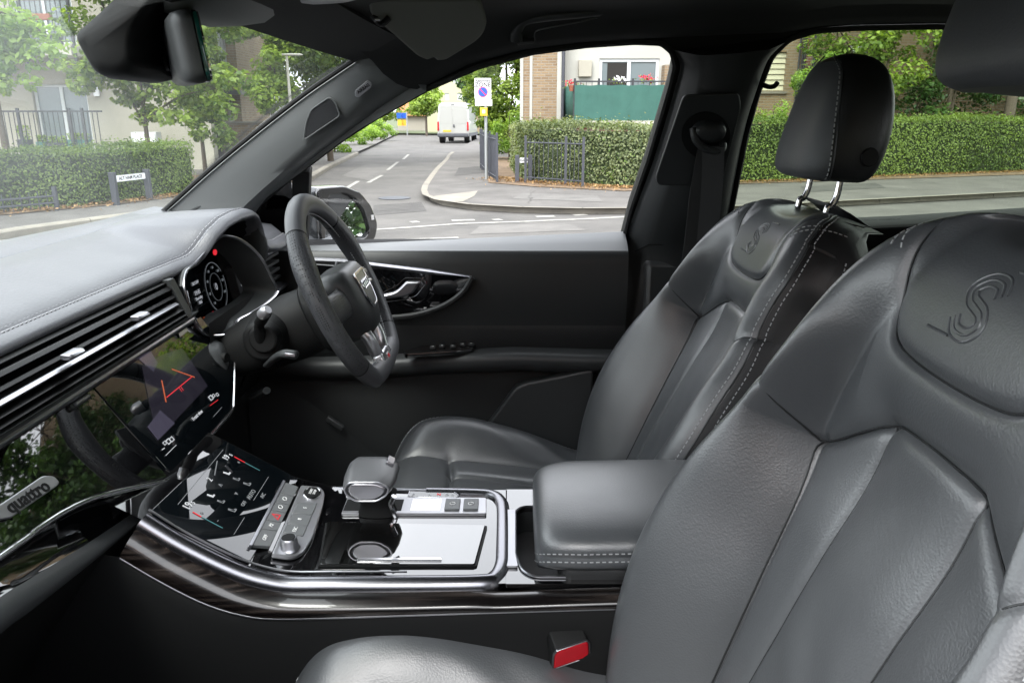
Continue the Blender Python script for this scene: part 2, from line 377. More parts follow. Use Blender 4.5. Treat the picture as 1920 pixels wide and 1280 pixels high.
def back_h(s, w):
    """front height field of the backrest"""
    a = np.abs(s); H = halfw(w); B = crest(w); wi = np.where(w < -.015, insw(w) * .98, .120 + 0 * w)
    wi = np.where(w >= -.015, interp(w, [-.10, -.015, .05, .10, .18, .27], [.152, .172, .158, .135, .10, .08]), wi)
    c = H - .042
    t = np.clip((a - wi) / np.maximum(c - wi, 1e-3), 0, 1); prof = np.sin(t * math.pi / 2) ** interp(w, [-.46, -.15, 0, .1, .27], [1.15, 1.2, 1.5, 1.8, 1.8])
    B = B * (1 - np.clip(-s / .08, 0, 1) * np.interp(w, [-.3, -.05, .10, .27], [.32, .34, .42, .5]))
    h = B * prof
    t2 = np.clip((a - c) / .042, 0, 1)
    h = h - (B + .052) * (1 - np.sqrt(np.clip(1 - t2 ** 2.2, 0, 1))) * np.where(w > .2, .8, 1)
    h = h + interp(w, [-.46, -.3, -.1, 0, .06, .12, .2, .268], [.012, .012, .006, .0, .006, .012, .010, -.028])
    top = np.clip((w - .225) / .043, 0, 1); h = h - .05 * (1 - np.sqrt(np.clip(1 - top ** 2.3, 0, 1)))
    # yoke puffs over the insert
    d_arch = seg_dist(s, w, arch); above = ~((w < np.interp(s, [p[0] for p in arch[::-1]], [p[1] for p in arch[::-1]])) & (a < .176))
    h = h + np.where(above & (w < .3), .012 * (1 - np.exp(-d_arch / .016)), 0) * np.clip((.195 - a) / .07, 0, 1) * (lambda q: q * q * (3 - 2 * q))(np.clip((w + .09) / .20, 0, 1))
    def groove(d, g, sg): return -g * np.exp(-(d / sg) ** 1.2)
    h = h + groove(d_arch, .008, .006) + groove(seg_dist(s, w, padp), .006, .0045)
    for L in insl: h = h + groove(seg_dist(s, w, L), .010, .006)
    for L in neck: h = h + groove(seg_dist(s, w, L), .0035, .005)
    for L in vseam:
        d = seg_dist(s, w, L); h = h + groove(d, .006, .0045) - .0045 * np.exp(-(d / .026) ** 2)
    h = h + .006 * np.exp(-((seg_dist(s, w, padp)) / .02)) * 0
    pad_in = inside(s, w, padp); h = h + np.where(pad_in, .003 * (1 - np.exp(-seg_dist(s, w, padp) / .008)), 0)
    # headrest recess
    rr = np.hypot(s / .070, (w - .262) / .026); h = h - .035 * np.exp(-rr ** 4)
    # gentle use creases
    h = h + .0009 * np.sin(s * 60 + 4 * np.sin(w * 17)) * np.exp(-((w + .22) / .12) ** 2) * np.clip((.1 - a) / .1, 0, 1)
    return h
def grid_parts(P, reg, names, mts, parent, smooth=True):
    """P (n,m,3) grid split in objects by per-face region id; vertex normals kept from the whole surface"""
    n, m = P.shape[:2]; P = P.reshape(-1, 3)
    idx = np.arange(n * m).reshape(n, m)
    q = np.stack([idx[:-1, :-1], idx[1:, :-1], idx[1:, 1:], idx[:-1, 1:]], -1).reshape(-1, 4)
    fn = np.cross(P[q[:, 2]] - P[q[:, 0]], P[q[:, 3]] - P[q[:, 1]]); vn = np.zeros_like(P)
    for k in range(4): np.add.at(vn, q[:, k], fn)
    vn /= np.linalg.norm(vn, axis=1, keepdims=True) + 1e-12
    out = {}
    for rid, nm in enumerate(names):
        sel = q[reg.reshape(-1) == rid]
        if len(sel) == 0: continue
        u_, inv = np.unique(sel, return_inverse=True)
        me = bpy.data.meshes.new(nm); me.from_pydata(P[u_].tolist(), [], inv.reshape(-1, 4).tolist())
        me.polygons.foreach_set('use_smooth', [True] * len(sel)); me.materials.append(mts[rid]); me.update()
        me.normals_split_custom_set_from_vertices(vn[u_].tolist())
        o = bpy.data.objects.new(nm, me); COL.objects.link(o); o.parent = parent; out[rid] = o
    return out
def stitches(mb, pts, nrm, L=.0052, gap=.0034, r=.0008, lift=.0003):
    """row of small raised stitches along a path"""
    pts = [Vector(p) for p in pts]; nrm = [Vector(n_) for n_ in nrm]
    acc = 0; nxt = 0
    cum = [0]
    for i in range(1, len(pts)): cum.append(cum[-1] + (pts[i] - pts[i-1]).length)
    def at(t):
        i = min(max(int(np.searchsorted(cum, t)) - 1, 0), len(pts) - 2); f = (t - cum[i]) / max(cum[i+1] - cum[i], 1e-9)
        return pts[i].lerp(pts[i+1], f), nrm[i].lerp(nrm[i+1], f)
    t = 0
    while t + L < cum[-1]:
        a, na = at(t); b, nb = at(t + L); d = (b - a).normalized(); sd_ = d.cross(na).normalized()
        c = (a + b) / 2 + na.normalized() * lift
        mb.obox(c, d, sd_, na, (b - a).length, r * 2, r * 1.6); t += L + gap
def nrm_of(f, s, w, e=.002):
    """normal of front surface in local (x,y,z) = (-h,s,w)"""
    h0 = float(f(np.array([s - e]), np.array([w]))[0]); h1 = float(f(np.array([s + e]), np.array([w]))[0])
    k0 = float(f(np.array([s]), np.array([w - e]))[0]); k1 = float(f(np.array([s]), np.array([w + e]))[0])
    return Vector((-1, -(h1 - h0) / (2*e), -(k1 - k0) / (2*e))).normalized()
def make_seat(label, cat, loc, tilt, group):
    T = thing('car_seat', label, cat, loc, group)
    _loc[T.name] = Vector((0, 0, 0))          # children in the seat's own coordinates
    # --- backrest (own frame, tilted)
    t = R(tilt)
    def X(p): return Vector((p[0] * math.cos(t) + p[2] * math.sin(t), p[1], -p[0] * math.sin(t) + p[2] * math.cos(t)))
    nq, nw = 300, 330
    ws = np.concatenate([np.linspace(-.46, .268, nw)])
    q = np.linspace(-1, 1, nq); sq = np.sign(q) * (1 - (1 - np.abs(q)) ** 1.35)      # denser at the edges
    W, Q = np.meshgrid(ws, sq, indexing='ij'); Hh = halfw(W); Sg = Q * Hh * .9995
    h = back_h(Sg, W)
    ct, st = math.cos(t), math.sin(t)
    P = np.stack([-h * ct + W * st, Sg, h * st + W * ct], -1)
    sc = (Sg[:-1, :-1] + Sg[1:, 1:]) / 2; wc = (W[:-1, :-1] + W[1:, 1:]) / 2
    reg = np.full(sc.shape, 3)     # shoulder panel
    la = np.interp(sc, [p[0] for p in arch[::-1]], [p[1] for p in arch[::-1]])
    ins = (np.abs(sc) < np.where(wc < -.018, insw(wc), .176)) & (wc < la)
    reg[ins & (sc > .071)] = 0; reg[ins & (np.abs(sc) <= .071)] = 1; reg[ins & (sc < -.071)] = 2
    nk = np.interp(np.abs(sc), [.176, .19, .205, .222, .235, .3], [-.018, .01, .033, .046, .052, .052])
    bol = (~ins) & (wc < nk) & (np.abs(sc) > insw(np.minimum(wc, -.018)) - .001) & ((np.abs(sc) >= .176) | (wc < -.018))
    reg[bol & (sc > 0)] = 4; reg[bol & (sc < 0)] = 5
    reg[inside(sc, wc, padp)] = 6
    reg[np.abs(sc) > halfw(wc) - .0140] = 7
    L = M['leather']
    grid_parts(P, reg, ['centre_panel', 'centre_panel', 'centre_panel', 'shoulder_panel', 'side_bolster', 'side_bolster', 'head_pad', 'side_facing'], [L] * 7 + [M['leather_dark']], T)
    # --- sides and back shell
    rings = []
    for w_ in np.linspace(-.46, .268, 60):
        H = float(halfw(w_)); h0 = float(back_h(np.array([H * .9995]), np.array([w_]))[0]); rg = []
        top = max(0, (w_ - .2) / .068)
        for (ds, hh) in ((0, h0), (.004 * (1 - top), h0 - .02), (.002 - .02 * top, -.075 + .03 * top), (-.02, -.10 + .03 * top), (-.06, -.115 + .035 * top)): hh = hh if not rg else min(hh, rg[-1][1] - .010 + .006 * top); rg.append((H + ds * (1 - .75 * top), hh))
        full = [(a, b) for a, b in rg] + [(-a, b) for a, b in rg[::-1]]
        rings.append([X((-b, a, w_)) for a, b in full])
    mb = MB().rings(rings, closed_ring=False); b0 = len(rings[0])
    part('back_shell', mb, M['leather_dark'], T, sharp=50)
    Ht = float(halfw(.268)) * .9995; ss = np.linspace(-Ht, Ht, 25); hf = back_h(ss, ss * 0 + .268)
    cap = [[X((-float(a) - .0005, float(b), .268)), X((-float(a) * .5 + .012, float(b) * .98, .275)), X((.035, float(b) * .95, .277)), X((.062, float(b) * .85, .272)), X((.095, float(b) * .75, .262))] for a, b in zip(hf, ss)]
    part('back_top', MB().rings(cap, closed_ring=False), M['leather_dark'], T, sharp=180)
    # --- stitching rows along bolster edges, shoulder and piping
    st_ = MB(); pipe = MB()
    for sg in (1, -1):
        for off in (.010, .019):
            pts, ns = [], []
            for w_ in np.linspace(-.455, .262, 150):
                s_ = sg * (float(halfw(w_)) - off); hh = float(back_h(np.array([s_]), np.array([w_]))[0])
                pts.append(X((-hh, s_, w_))); ns.append(X(nrm_of(back_h, s_, w_)))
            stitches(st_, pts, ns)
        pts = []
        for w_ in np.linspace(-.458, .262, 120):
            s_ = sg * (float(halfw(w_)) - .0145); hh = float(back_h(np.array([s_]), np.array([w_]))[0]); pts.append(X((-hh - .0002, s_, w_)))
        part('edge_piping', MB().tube(pts, .0016, 6), M['leather_dark'], T)
        # second row on the dark side panel
        pts, ns = [], []
        for w_ in np.linspace(-.455, .2, 120): pts.append(X((.045, sg * (float(halfw(w_)) + .0045), w_))); ns.append(X((0, sg, 0)))
        stitches(st_, pts, ns)
        # rows across the shoulder top
        for dw in (-.006, .006):
            pts, ns = [], []
            for k in np.linspace(0, 1, 30):
                s_ = sg * (.136 + dw + .022 * k); w_ = .200 + .036 * k
                hh = float(back_h(np.array([s_]), np.array([w_]))[0]); pts.append(X((-hh, s_, w_))); ns.append(X(nrm_of(back_h, s_, w_)))
            stitches(st_, pts, ns)
    part('stitching', st_, M['stitch'], T, smooth=False, kind='stuff', fixn=False)
    for nm_, LL in (('seam_line', [arch]), ('seam_line', [padp]), ('seam_line', [insl[0]]), ('seam_line', [insl[1]]), ('seam_line', [neck[0]]), ('seam_line', [neck[1]]), ('seam_line', [vseam[0]]), ('seam_line', [vseam[1]])):
        pl_ = resample([Vector((a, b, 0)) for a, b in LL[0]], 70)
        pl_ = [p for p in pl_ if p.y < .262]
        hh_ = back_h(np.array([p.x for p in pl_]), np.array([p.y for p in pl_]))
        e_ = .006; hh_ = sum(back_h(np.array([p.x + dx for p in pl_]), np.array([p.y + dy for p in pl_])) for dx, dy in ((e_, 0), (-e_, 0), (0, e_), (0, -e_))) / 4 - .0015
        hh_ = np.minimum(hh_, back_h(np.array([p.x for p in pl_]), np.array([p.y for p in pl_])) + .007)
        part(nm_, MB().tube([X((-float(h_), p.x, p.y)) for p, h_ in zip(pl_, hh_)], .0012, 6), M['leather_dark'], T)
    # --- embossed S emblem
    em = MB()
    def onp(s_, w_, l=.0002):
        hh = float(back_h(np.array([s_]), np.array([w_]))[0]); return X((-hh - l, s_, w_))
    sp = smooth_path([(.019, .013, 0), (.012, .023, 0), (-.004, .024, 0), (-.015, .014, 0), (-.010, .004, 0), (0, 0, 0), (.010, -.004, 0), (.015, -.014, 0), (.004, -.024, 0), (-.012, -.023, 0), (-.019, -.013, 0)], 5)
    for k in (-1, 0, 1):
        q_ = []
        for i, p in enumerate(sp):
            d = (sp[min(i+1, len(sp)-1)] - sp[max(i-1, 0)]).normalized(); n_ = Vector((-d.y, d.x, 0)); q_.append(p + n_ * k * .0060)
        em.tube([onp(-p.x, .176 + p.y, -.0003) for p in q_], .0014, 7)
    em.tube([onp(-a, .212, -.0003) for a in np.linspace(.014, .046, 6)], .0016, 6)
    em.tube([onp(a, .146, -.0003) for a in np.linspace(.016, .048, 6)], .0016, 6)
    part('embossed_emblem', em, L, T)
    # --- cushion (seat frame: x forward = -x, origin at the hinge)
    CX0, CX1 = -.64, -.10       # front .. rear, local x
    def cz(y, x):
        a = np.abs(y); front = np.clip((CX0 + .09 - x) / .09, 0, 1)
        base = -.345 - .03 * np.clip((x - CX0) / (CX1 - CX0), 0, 1)
        wi = .150 + 0 * x; c = .225
        cr = interp(x, [CX0, -.60, -.54, -.48, -.40, -.31, -.24, CX1], [-.02, .02, .048, .057, .050, .032, .012, .0])
        tt = np.clip((a - wi) / (c - wi), 0, 1); z = base + cr * np.sin(tt * math.pi / 2) ** 1.2
        t2 = np.clip((a - c) / .045, 0, 1); z = z - (.075) * (1 - np.sqrt(np.clip(1 - t2 ** 2.2, 0, 1)))
        z = z - .10 * (1 - np.sqrt(np.clip(1 - front ** 2.2, 0, 1)))
        for L_ in csea: 
            d = seg_dist(y, x, L_); z = z - .008 * np.exp(-(d / .006) ** 1.2) - .006 * np.exp(-d / .02)
        z = z + .0016 * np.sin(x * 55 + 3 * np.sin(y * 30)) * np.exp(-((a - .19) / .03) ** 2) * np.clip((x + .45) / .1, 0, 1)
        return z
    CXm = -.49
    csea = [[(.150, CX0), (.150, CX1)], [(-.150, CX0), (-.150, CX1)], [(-.150, CXm - .012), (-.07, CXm), (.07, CXm), (.150, CXm - .012)], [(.07, CXm), (.07, CX1)], [(-.07, CXm), (-.07, CX1)]]
    xs = np.linspace(CX0, CX1, 200); ys = np.sign(q := np.linspace(-1, 1, 200)) * (1 - (1 - np.abs(q)) ** 1.3) * .27
    XX, YY = np.meshgrid(xs, ys, indexing='ij')
    # rounded plan outline
    shr = interp(XX, [CX0, CX0 + .03, CX0 + .08, CX0 + .2, CX1], [.80, .90, .97, 1.0, .97]); YS = YY * shr
    Z = cz(YS, XX); P = np.stack([XX, YS, Z], -1)
    yc = (YS[:-1, :-1] + YS[1:, 1:]) / 2; xc = (XX[:-1, :-1] + XX[1:, 1:]) / 2
    reg = np.where(np.abs(yc) > .150, np.where(yc > 0, 4, 5), np.where(xc < CXm - .012 * (np.abs(yc) > .07) * (np.abs(yc) - .07) / .08, 3, np.where(yc > .07, 0, np.where(yc < -.07, 2, 1))))
    grid_parts(P, reg, ['cushion_panel', 'cushion_panel', 'cushion_panel', 'thigh_pad', 'cushion_bolster', 'cushion_bolster'], [L] * 6, T)
    # skirt round the cushion
    rim = [P[i, -1] for i in range(len(xs) - 1, -1, -1)] + [P[0, j] for j in range(len(ys) - 2, 0, -1)] + [P[i, 0] for i in range(len(xs))]
    rim = [Vector(p) for p in rim]; r2 = [Vector((p.x * 1.0 + .005, p.y * 1.01, p.z - .03)) for p in rim]; r3 = [Vector((p.x * .93 - .02, p.y * .96, -.56)) for p in rim]
    part('cushion_base', MB().rings([rim, r2, r3], closed_ring=False), M['leather_dark'], T, sharp=60)
    cs = MB()
    for sg in (1, -1):
        for off in (.016, .025):
            pts, ns = [], []
            for x_ in np.linspace(CX0 + .004, -.14, 140):
                sh = float(interp(x_, [CX0, CX0 + .03, CX0 + .08, CX0 + .2, CX1], [.80, .90, .97, 1.0, .97]))
                y_ = sg * (.27 * sh - off); pts.append(Vector((x_, y_, float(cz(np.array([y_]), np.array([x_]))[0])))); ns.append(Vector((0, sg * .5, 1)))
            stitches(cs, pts, ns)
    part('cushion_stitching', cs, M['stitch'], T, smooth=False, kind='stuff', fixn=False)
    mb = MB().box((-.56, -.22, -.74), (-.12, .22, -.50)); part('seat_base', mb, M['plastic_dk'], T, bevel=.02)
    mb = MB().tube([(-.16, .285, -.42), (-.12, .29, -.39), (-.10, .29, -.33), (-.10, .285, -.30)], .03, 12, flat=(.35, 1)); part('hinge_cover', mb, M['plastic_mid'], T, subsurf=1)
    return T
def resample(P, n):
    c = [0]
    for i in range(1, len(P)): c.append(c[-1] + (P[i] - P[i-1]).length)
    out = []
    for t in np.linspace(0, c[-1], n):
        i = min(max(int(np.searchsorted(c, t)) - 1, 0), len(P) - 2); f = (t - c[i]) / max(c[i+1] - c[i], 1e-9); out.append(P[i].lerp(P[i+1], f))
    return out
def superring(c, ex, ey, a, b, n=36, e=2.6):
    out = []
    for k in range(n):
        th = 2 * math.pi * k / n; ct, st = math.cos(th), math.sin(th)
        out.append(Vector(c) + Vector(ex) * a * math.copysign(abs(ct) ** (2 / e), ct) + Vector(ey) * b * math.copysign(abs(st) ** (2 / e), st))
    return out
def make_headrest(label, loc, tilt, post, group):
    T = thing('headrest', label, 'headrest', loc, group, rot=(0, R(tilt), 0))
    # local: x back, y lateral, z up; pad centre at z=.12
    n = 44; zs = [0, .004, .014, .035, .07, .11, .145, .172, .190, .201, .206]
    A = [.044, .058, .066, .070, .070, .066, .060, .052, .041, .027, .011]      # half depth
    B = [.085, .100, .109, .114, .116, .113, .105, .093, .076, .052, .022]      # half width
    rings = []
    for z, a, b in zip(zs, A, B):
        cx = .012 * math.sin(z / .206 * math.pi) - .0 + .014 * (z / .206) ** 2; rings.append(superring((cx, 0, z), (1, 0, 0), (0, 1, 0), a, b, n, 3.0))
    full = MB().rings(rings); 
    me_front, me_back = MB(), MB()
    me_front.v = list(full.v); me_back.v = list(full.v)
    for f in full.f:
        cx = sum(full.v[i][0] for i in f) / len(f); cz_ = sum(full.v[i][2] for i in f) / len(f)
        lim = -.022 - .006 * math.sin(cz_ / .2 * 3.1)
        (me_front if cx < lim else me_back).f.append(f)
    f = part('front_cover', me_front, M['leather_matte'], T, subsurf=1); b = part('rear_cover', me_back, M['leather_dark'], T, subsurf=1)
    # seam stitching at the border of the two covers
    st_ = MB(); pp = MB()
    for sg in (1, -1):
        pts, ns = [], []
        for z, a, b_ in zip(zs[1:-1], A[1:-1], B[1:-1]):
            cx = .012 * math.sin(z / .206 * math.pi) + .014 * (z / .206) ** 2; lim = -.022 - .006 * math.sin(z / .2 * 3.1)
            xx = (lim - cx) / a; yy = b_ * (1 - min(abs(xx), .98) ** 3) ** (1 / 3)
            pts.append(Vector((lim, sg * (yy + .0002), z))); ns.append(Vector((0, sg, 0)))
        pts = smooth_path(pts, 6); stitches(st_, [p - Vector((.004, 0, 0)) for p in pts], [Vector((0, sg, 0))] * len(pts)); part('seam_piping', MB().tube([p + Vector((.0015, 0, 0)) for p in pts], .0013, 6), M['leather_dark'], T)
    part('stitching', st_, M['stitch'], T, smooth=False, kind='stuff', fixn=False)
    part('release_button', MB().cyl((.030, -.104, .045), (.031, -.1165, .045), .015, 24), M['plastic_dk'], T, bevel=.002)
    for sg in (1, -1):
        mb = MB().tube(smooth_path([(.012, sg * .065, .02), (.012, sg * .065, -.02), (.006, sg * .065, -.04), (.0, sg * .065, -post), (-.002, sg * .065, -post - .06)], 5), .0056, 14)
        o = part('post', mb, M['chrome'], T)
    return T
# ================================================================ car cabin
XF, XR = -2.0, 2.35                       # bonnet front, tail
SP = V(0, .80, 1.20); SN = V(0, 1, .42).normalized()     # driver-side glass plane
def side(u, v, d=0):                      # point of the glass plane seen at a photo pixel, d metres inboard
    return UP(u, v, SP, SN) - SN * d
def mirY(p): return V(p[0] - .02, -p[1] - .05, p[2] + .04)
car = thing('car_cabin', 'dark grey car cabin around the seats, with black roof lining and pillars', 'car interior', (0, 0, .18))
sideP = Pl(SP, (1, 0, 0), V(0, -.42, 1))  # 2D frame on the glass plane (normal points outward/down)
front_px = [(474, 392), (548, 331), (640, 262), (700, 223), (800, 167), (900, 124), (1000, 98), (1100, 85), (1190, 79), (1240, 81), (1260, 98), (1266, 122), (1258, 160), (1216, 300), (1184, 392), (1166, 462), (900, 468), (600, 470), (440, 470), (425, 440)]
rear_px = [(1480, 73), (1530, 58), (1600, 53), (1760, 50), (2100, 70), (2300, 140), (2360, 330), (2100, 400), (1700, 425), (1362, 440), (1372, 392), (1400, 250), (1420, 178), (1446, 108)]
fr = sideP.pts(front_px); rr_ = sideP.pts(rear_px)
lo = sideP.pts([(560, 475)])[0].y
outer = [(-1.02, -.03), (-.72, .12), (-.60, .20), (-.27, .455), (-.20, .50), (2.2, .52), (2.3, .0), (2.3, -.03)]
fy = min(p.y for p in fr)
front_hole = rpoly(fr, .008, 3); rear_hole = rpoly(rr_, .012, 3)
def side_frame(name, holes, outer_, th, mt, par, mir=False, h=0, bevel=.006):
    me = plate_mesh([outer_] + holes, th, bevel, sideP.P + sideP.n * h, sideP.ex, sideP.ey)
    if mir: me.transform(Matrix.Scale(-1, 4, (0, 1, 0))); me.flip_normals(); me.transform(Matrix.Translation((-.02, -.05, .04)))
    me.transform(Matrix.Translation(-world_off(par))); return part(name, me, mt, par)
sgn = 1 if sideP.n.y > 0 else -1
side_frame('side_frame', [front_hole, rear_hole], outer, .05, M['plastic_dk'], car, h=sgn * .03)
# passenger side: same body side, front door glass lowered
side_frame('side_frame', [front_hole, rear_hole], outer, .05, M['plastic_dk'], car, mir=True, h=sgn * .03)
# black rubber seal round the window opening
sl = MB(); sl.tube([sideP.at(p.x, p.y, -sgn * .0) for p in front_hole], .006, 6, closed=True); part('window_seal', sl, M['rubber'], car)
sl = MB(); sl.tube([sideP.at(p.x, p.y, 0) for p in rear_hole], .006, 6, closed=True); part('window_seal', sl, M['rubber'], car)
# panes
sideP.plate('door_glass', [[(p.x, p.y) for p in front_hole]], .004, M['glass'], car, h=sgn * .035)
sideP.plate('rear_door_glass', [[(p.x, p.y) for p in rear_hole]], .004, M['glass_rear'], car, h=sgn * .035)
# lower body sides, sills, floor, bulkhead, tail
for s_ in (1, -1):
    body = MB(); prof = [(.86, 1.19), (.93, 1.12), (.96, .95), (.95, .70), (.94, .45), (.90, .30)]
    body.rings([[V(x, s_ * y, z) for y, z in prof] for x in np.linspace(-1.0, 2.3, 12)], closed_ring=False)
    part('body_side', body, M['car_paint'], car)
    part('door_top_rail', MB().box((-1.0, min(s_*.80, s_*.875), 1.165), (2.3, max(s_*.80, s_*.875), 1.197)), M['rubber'], car, bevel=.006)
    part('rear_door_trim', MB().box((.30, min(s_*.74, s_*.80), .40), (2.25, max(s_*.74, s_*.80), 1.185)), M['plastic_mid'], car, bevel=.02)
    part('sill', MB().box((-.9, min(s_*.70, s_*.92), .34), (2.2, max(s_*.70, s_*.92), .46)), M['plastic_dk'], car, bevel=.02)
part('floor_panel', MB().box((-1.25, -.90, .30), (2.3, .90, .36)), M['carpet'], car)
part('bulkhead', MB().box((-1.28, -.90, .30), (-1.22, .90, 1.12)), M['plastic_dk'], car)
part('tail_wall', MB().box((2.26, -.92, .30), (2.34, .92, 1.15)), M['plastic_dk'], car)
# rear bench
part('rear_bench_cushion', MB().box((.95, -.66, .55), (1.45, .66, .80)), M['leather'], car, bevel=.06, seg=4)
rb = MB(); rb.obox((1.56, 0, 1.05), (.94, 0, .34), (0, 1, 0), (-.34, 0, .94), .14, 1.32, .68); part('rear_bench_back', rb, M['leather'], car, bevel=.05, seg=4)
# bonnet, wings
bn = MB(); bn.rings([[V(x, y, zc - .05 * (abs(y) / .85) ** 3) for y in np.linspace(-.86, .86, 13)] for x, zc in ((-1.02, 1.15), (-1.3, 1.12), (-1.7, 1.06), (-2.05, .96), (-2.15, .85), (-2.17, .5))], closed_ring=False)
part('bonnet', bn, M['car_paint'], car)
# windscreen: ruled between base line and header line
def wpt(a, b):     # a across -1..1, b 0 base .. 1 top
    yb, yt = .73 * a, .60 * a
    xb = -.99 + .22 * abs(a) ** 2.2; zb = 1.262 + .012 * abs(a)
    xt = -.345 + .072 * abs(a) ** 2.4; zt = 1.650 - .026 * a * a
    p = V(xb, yb, zb).lerp(V(xt, yt, zt), b); p += V(-.35, 0, .6) * (.045 * math.sin(b * math.pi)); return p
g = [[wpt(a, b) for a in np.linspace(-1, 1, 33)] for b in np.linspace(-.06, 1.03, 20)]
ws_ = part('windscreen', MB().rings(g, closed_ring=False), M['glass_ws'], car, sharp=180)
sm = ws_.modifiers.new('thick', 'SOLIDIFY'); sm.thickness = .005
# roof skin and lining
def roof_z(x, a):  # lining height
    base = float(interp(x, [-.345, -.15, .3, 1.0, 2.25], [1.640, 1.672, 1.70, 1.70, 1.62])); return base - .035 * abs(a) ** 3
def rail_edge(x):  # upper edge of side openings on the glass plane, slightly inboard
    pts = [sideP.at(*sideP.px(*q)) for q in [(700, 223), (800, 167), (900, 124), (1000, 98), (1100, 85), (1190, 79), (1245, 76), (1350, 70), (1480, 66), (1530, 55), (1600, 50), (1760, 47), (2100, 60)]]
    return float(np.interp(x, [p.x for p in pts], [p.z for p in pts]))
def hx(y): return float(np.interp(abs(y), [0, .3, .5, .585, .62, .65], [-.335, -.322, -.285, -.262, -.222, -.185]))
rows = []
for x in list(np.linspace(-.335, .3, 26)) + list(np.linspace(.36, 2.25, 24)):
    x_ = x; fade = max(0, 1 - (x + .335) / .6); x = x + (.15) * fade; ze = rail_edge(x) + .004; ye = .80 - .42 * (ze - 1.2) - .004; half = []
    zr = roof_z(x, 0)
    y1 = ye
    half = [(y1, ze), (y1 - .018, ze + .002), (y1 - .036, ze + .010), (y1 - .056, ze + .028), (y1 - .085, min(ze + .05, zr - .012)), (y1 - .14, min(ze + .066, zr - .006)), (.35, zr - .003), (.2, zr), (0, zr + .002)]
    half3 = [V(x_ + (hx(y) + .335) * fade, y, z if i < 5 else min(z, roof_z(x_ + (hx(y) + .335) * fade, 0) + .002)) for i, (y, z) in enumerate(half)]
    rows.append(half3 + [V(p.x - .02 * (p.y > .5), -p.y - .05 * (p.y > .4), p.z + .04 * (p.y > .5)) for p in half3[:-1][::-1]])
part('roof_lining', MB().rings(rows, closed_ring=False), M['liner'], car, sharp=180)
rs = [[V(x, y, roof_z(x, 0) + .085 - .06 * (abs(y) / .66) ** 3) for y in np.linspace(-.66, .66, 13)] for x in (-.40, -.2, .3, 1, 2.3)]
part('roof_gap_strip', MB().box((-.42, -.76, 1.662), (2.3, -.60, 1.73)), M['plastic_dk'], car)  # unseen strip added to stop light leaking in at the passenger roof edge
part('roof_skin', MB().rings(rs, closed_ring=False), M['car_paint'], car)
hd = MB(); hd.rings([[wpt(a, .93) + V(.004, 0, -.006), wpt(a, 1.0) + V(.03, 0, -.016), wpt(a, 1.02) + V(.075, 0, .0), wpt(a, 1.02) + V(.05, 0, .03), wpt(a, .97) + V(-.0, 0, .02)] for a in np.linspace(-1, 1, 25)]); part('windscreen_header', hd, M['liner'], car)
# --- A pillar trim (driver side), with a lit upper face and a dark return
def apillar(s_, par):
    E1 = [U(265, 437, Y=.705), U(310, 400, Y=.70), U(420, 303, Y=.665), U(560, 192, Y=.63), U(640, 136, Y=.605), U(706, 92, Y=.585)]
    E1 = smooth_path(E1, 5)
    Rg = smooth_path([U(470, 412, Y=.735), U(505, 365, Y=.725), U(575, 305, Y=.705), (U(655, 246, Y=.68)), U(720, 200, Y=.665), U(800, 152, Y=.645)], 5)
    E2 = smooth_path([U(474, 440, Y=.80), side(474, 392, .012), side(575, 312, .012), side(655, 252, .012), side(720, 212, .012), side(800, 167, .012)], 5)
    Rdg = smooth_path([U(440, 405, Y=.69), U(478, 368, Y=.682), U(560, 296, Y=.66), U(640, 228, Y=.635), U(705, 170, Y=.615), U(770, 130, Y=.60)], 5)
    rg = []
    for a, r_, c, e in zip(E1, Rdg, Rg, E2):
        back = (a + e) / 2 + V(-.02, .035, 0)
        m1 = a.lerp(r_, .5) + V(0, -.006, .003); m0 = a.lerp(r_, .12) + V(0, -.003, .002)
        m2 = r_.lerp(c, .5) + V(0, -.003, -.001)
        ring = [a + V(-.006, .012, 0), a, m0, m1, a.lerp(r_, .85) + V(0, -.003, .001), r_ , m2, c, c.lerp(e, .6), e, back]
        if s_ < 0: ring = [mirY(p) for p in ring]
        rg.append(ring)
    o = part('windscreen_pillar', MB().rings(rg), M['pillar'], par, sharp=50)
    return E1, Rdg, o
E1, RDG, apil = apillar(1, car); apillar(-1, car)
# thin dark glass-edge strip beside the pillar
part('windscreen_edge_strip', MB().tube([p + V(-.004, -.004, .004) for p in E1], .005, 8), M['rubber'], car)
part('windscreen_edge_strip', MB().tube([mirY(p + V(-.004, -.004, .004)) for p in E1], .005, 8), M['rubber'], car)
# tweeter grille and airbag badge on the pillar
def onpil(u, v):  # pillar upper face plane
    a, b, c = U(420, 303, Y=.665), U(706, 92, Y=.585), U(640, 228, Y=.635); n = (b - a).cross(c - a).normalized()
    return UP(u, v, a, n), n
a0, nP = onpil(600, 220)
if nP.dot(CAM - a0) < 0: nP = -nP
pp = Pl(a0, (U(706, 92, Y=.585) - U(420, 303, Y=.665)), V(.4, -.3, .8)); sg_ = 1 if pp.n.dot(nP) > 0 else -1
gr = rpoly(pp.pts([(572, 258), (577, 225), (586, 203), (618, 181), (629, 190), (637, 214)]), .006, 4)
def grow(P, k): 
    c = sum((Vector((p[0], p[1])) for p in P), Vector((0, 0))) / len(P); return [c + (Vector((p[0], p[1])) - c) * k for p in P]
pp.plate('tweeter_surround', [grow(gr, 1.10), gr], .0035, M['pillar'], apil, h=sg_ * .0085, bevel=.001)
M['mesh'] = mat('speaker_mesh', (.035, .036, .04), .5, bump=('holes', 900, .6, .0006))
pp.plate('tweeter_grille', [grow(gr, .98)], .002, M['mesh'], apil, h=sg_ * .008, bevel=.0006)
bd = rpoly(pp.pts([(667, 167), (691, 147), (699, 153), (697, 162), (674, 180), (667, 178)]), .004, 4)
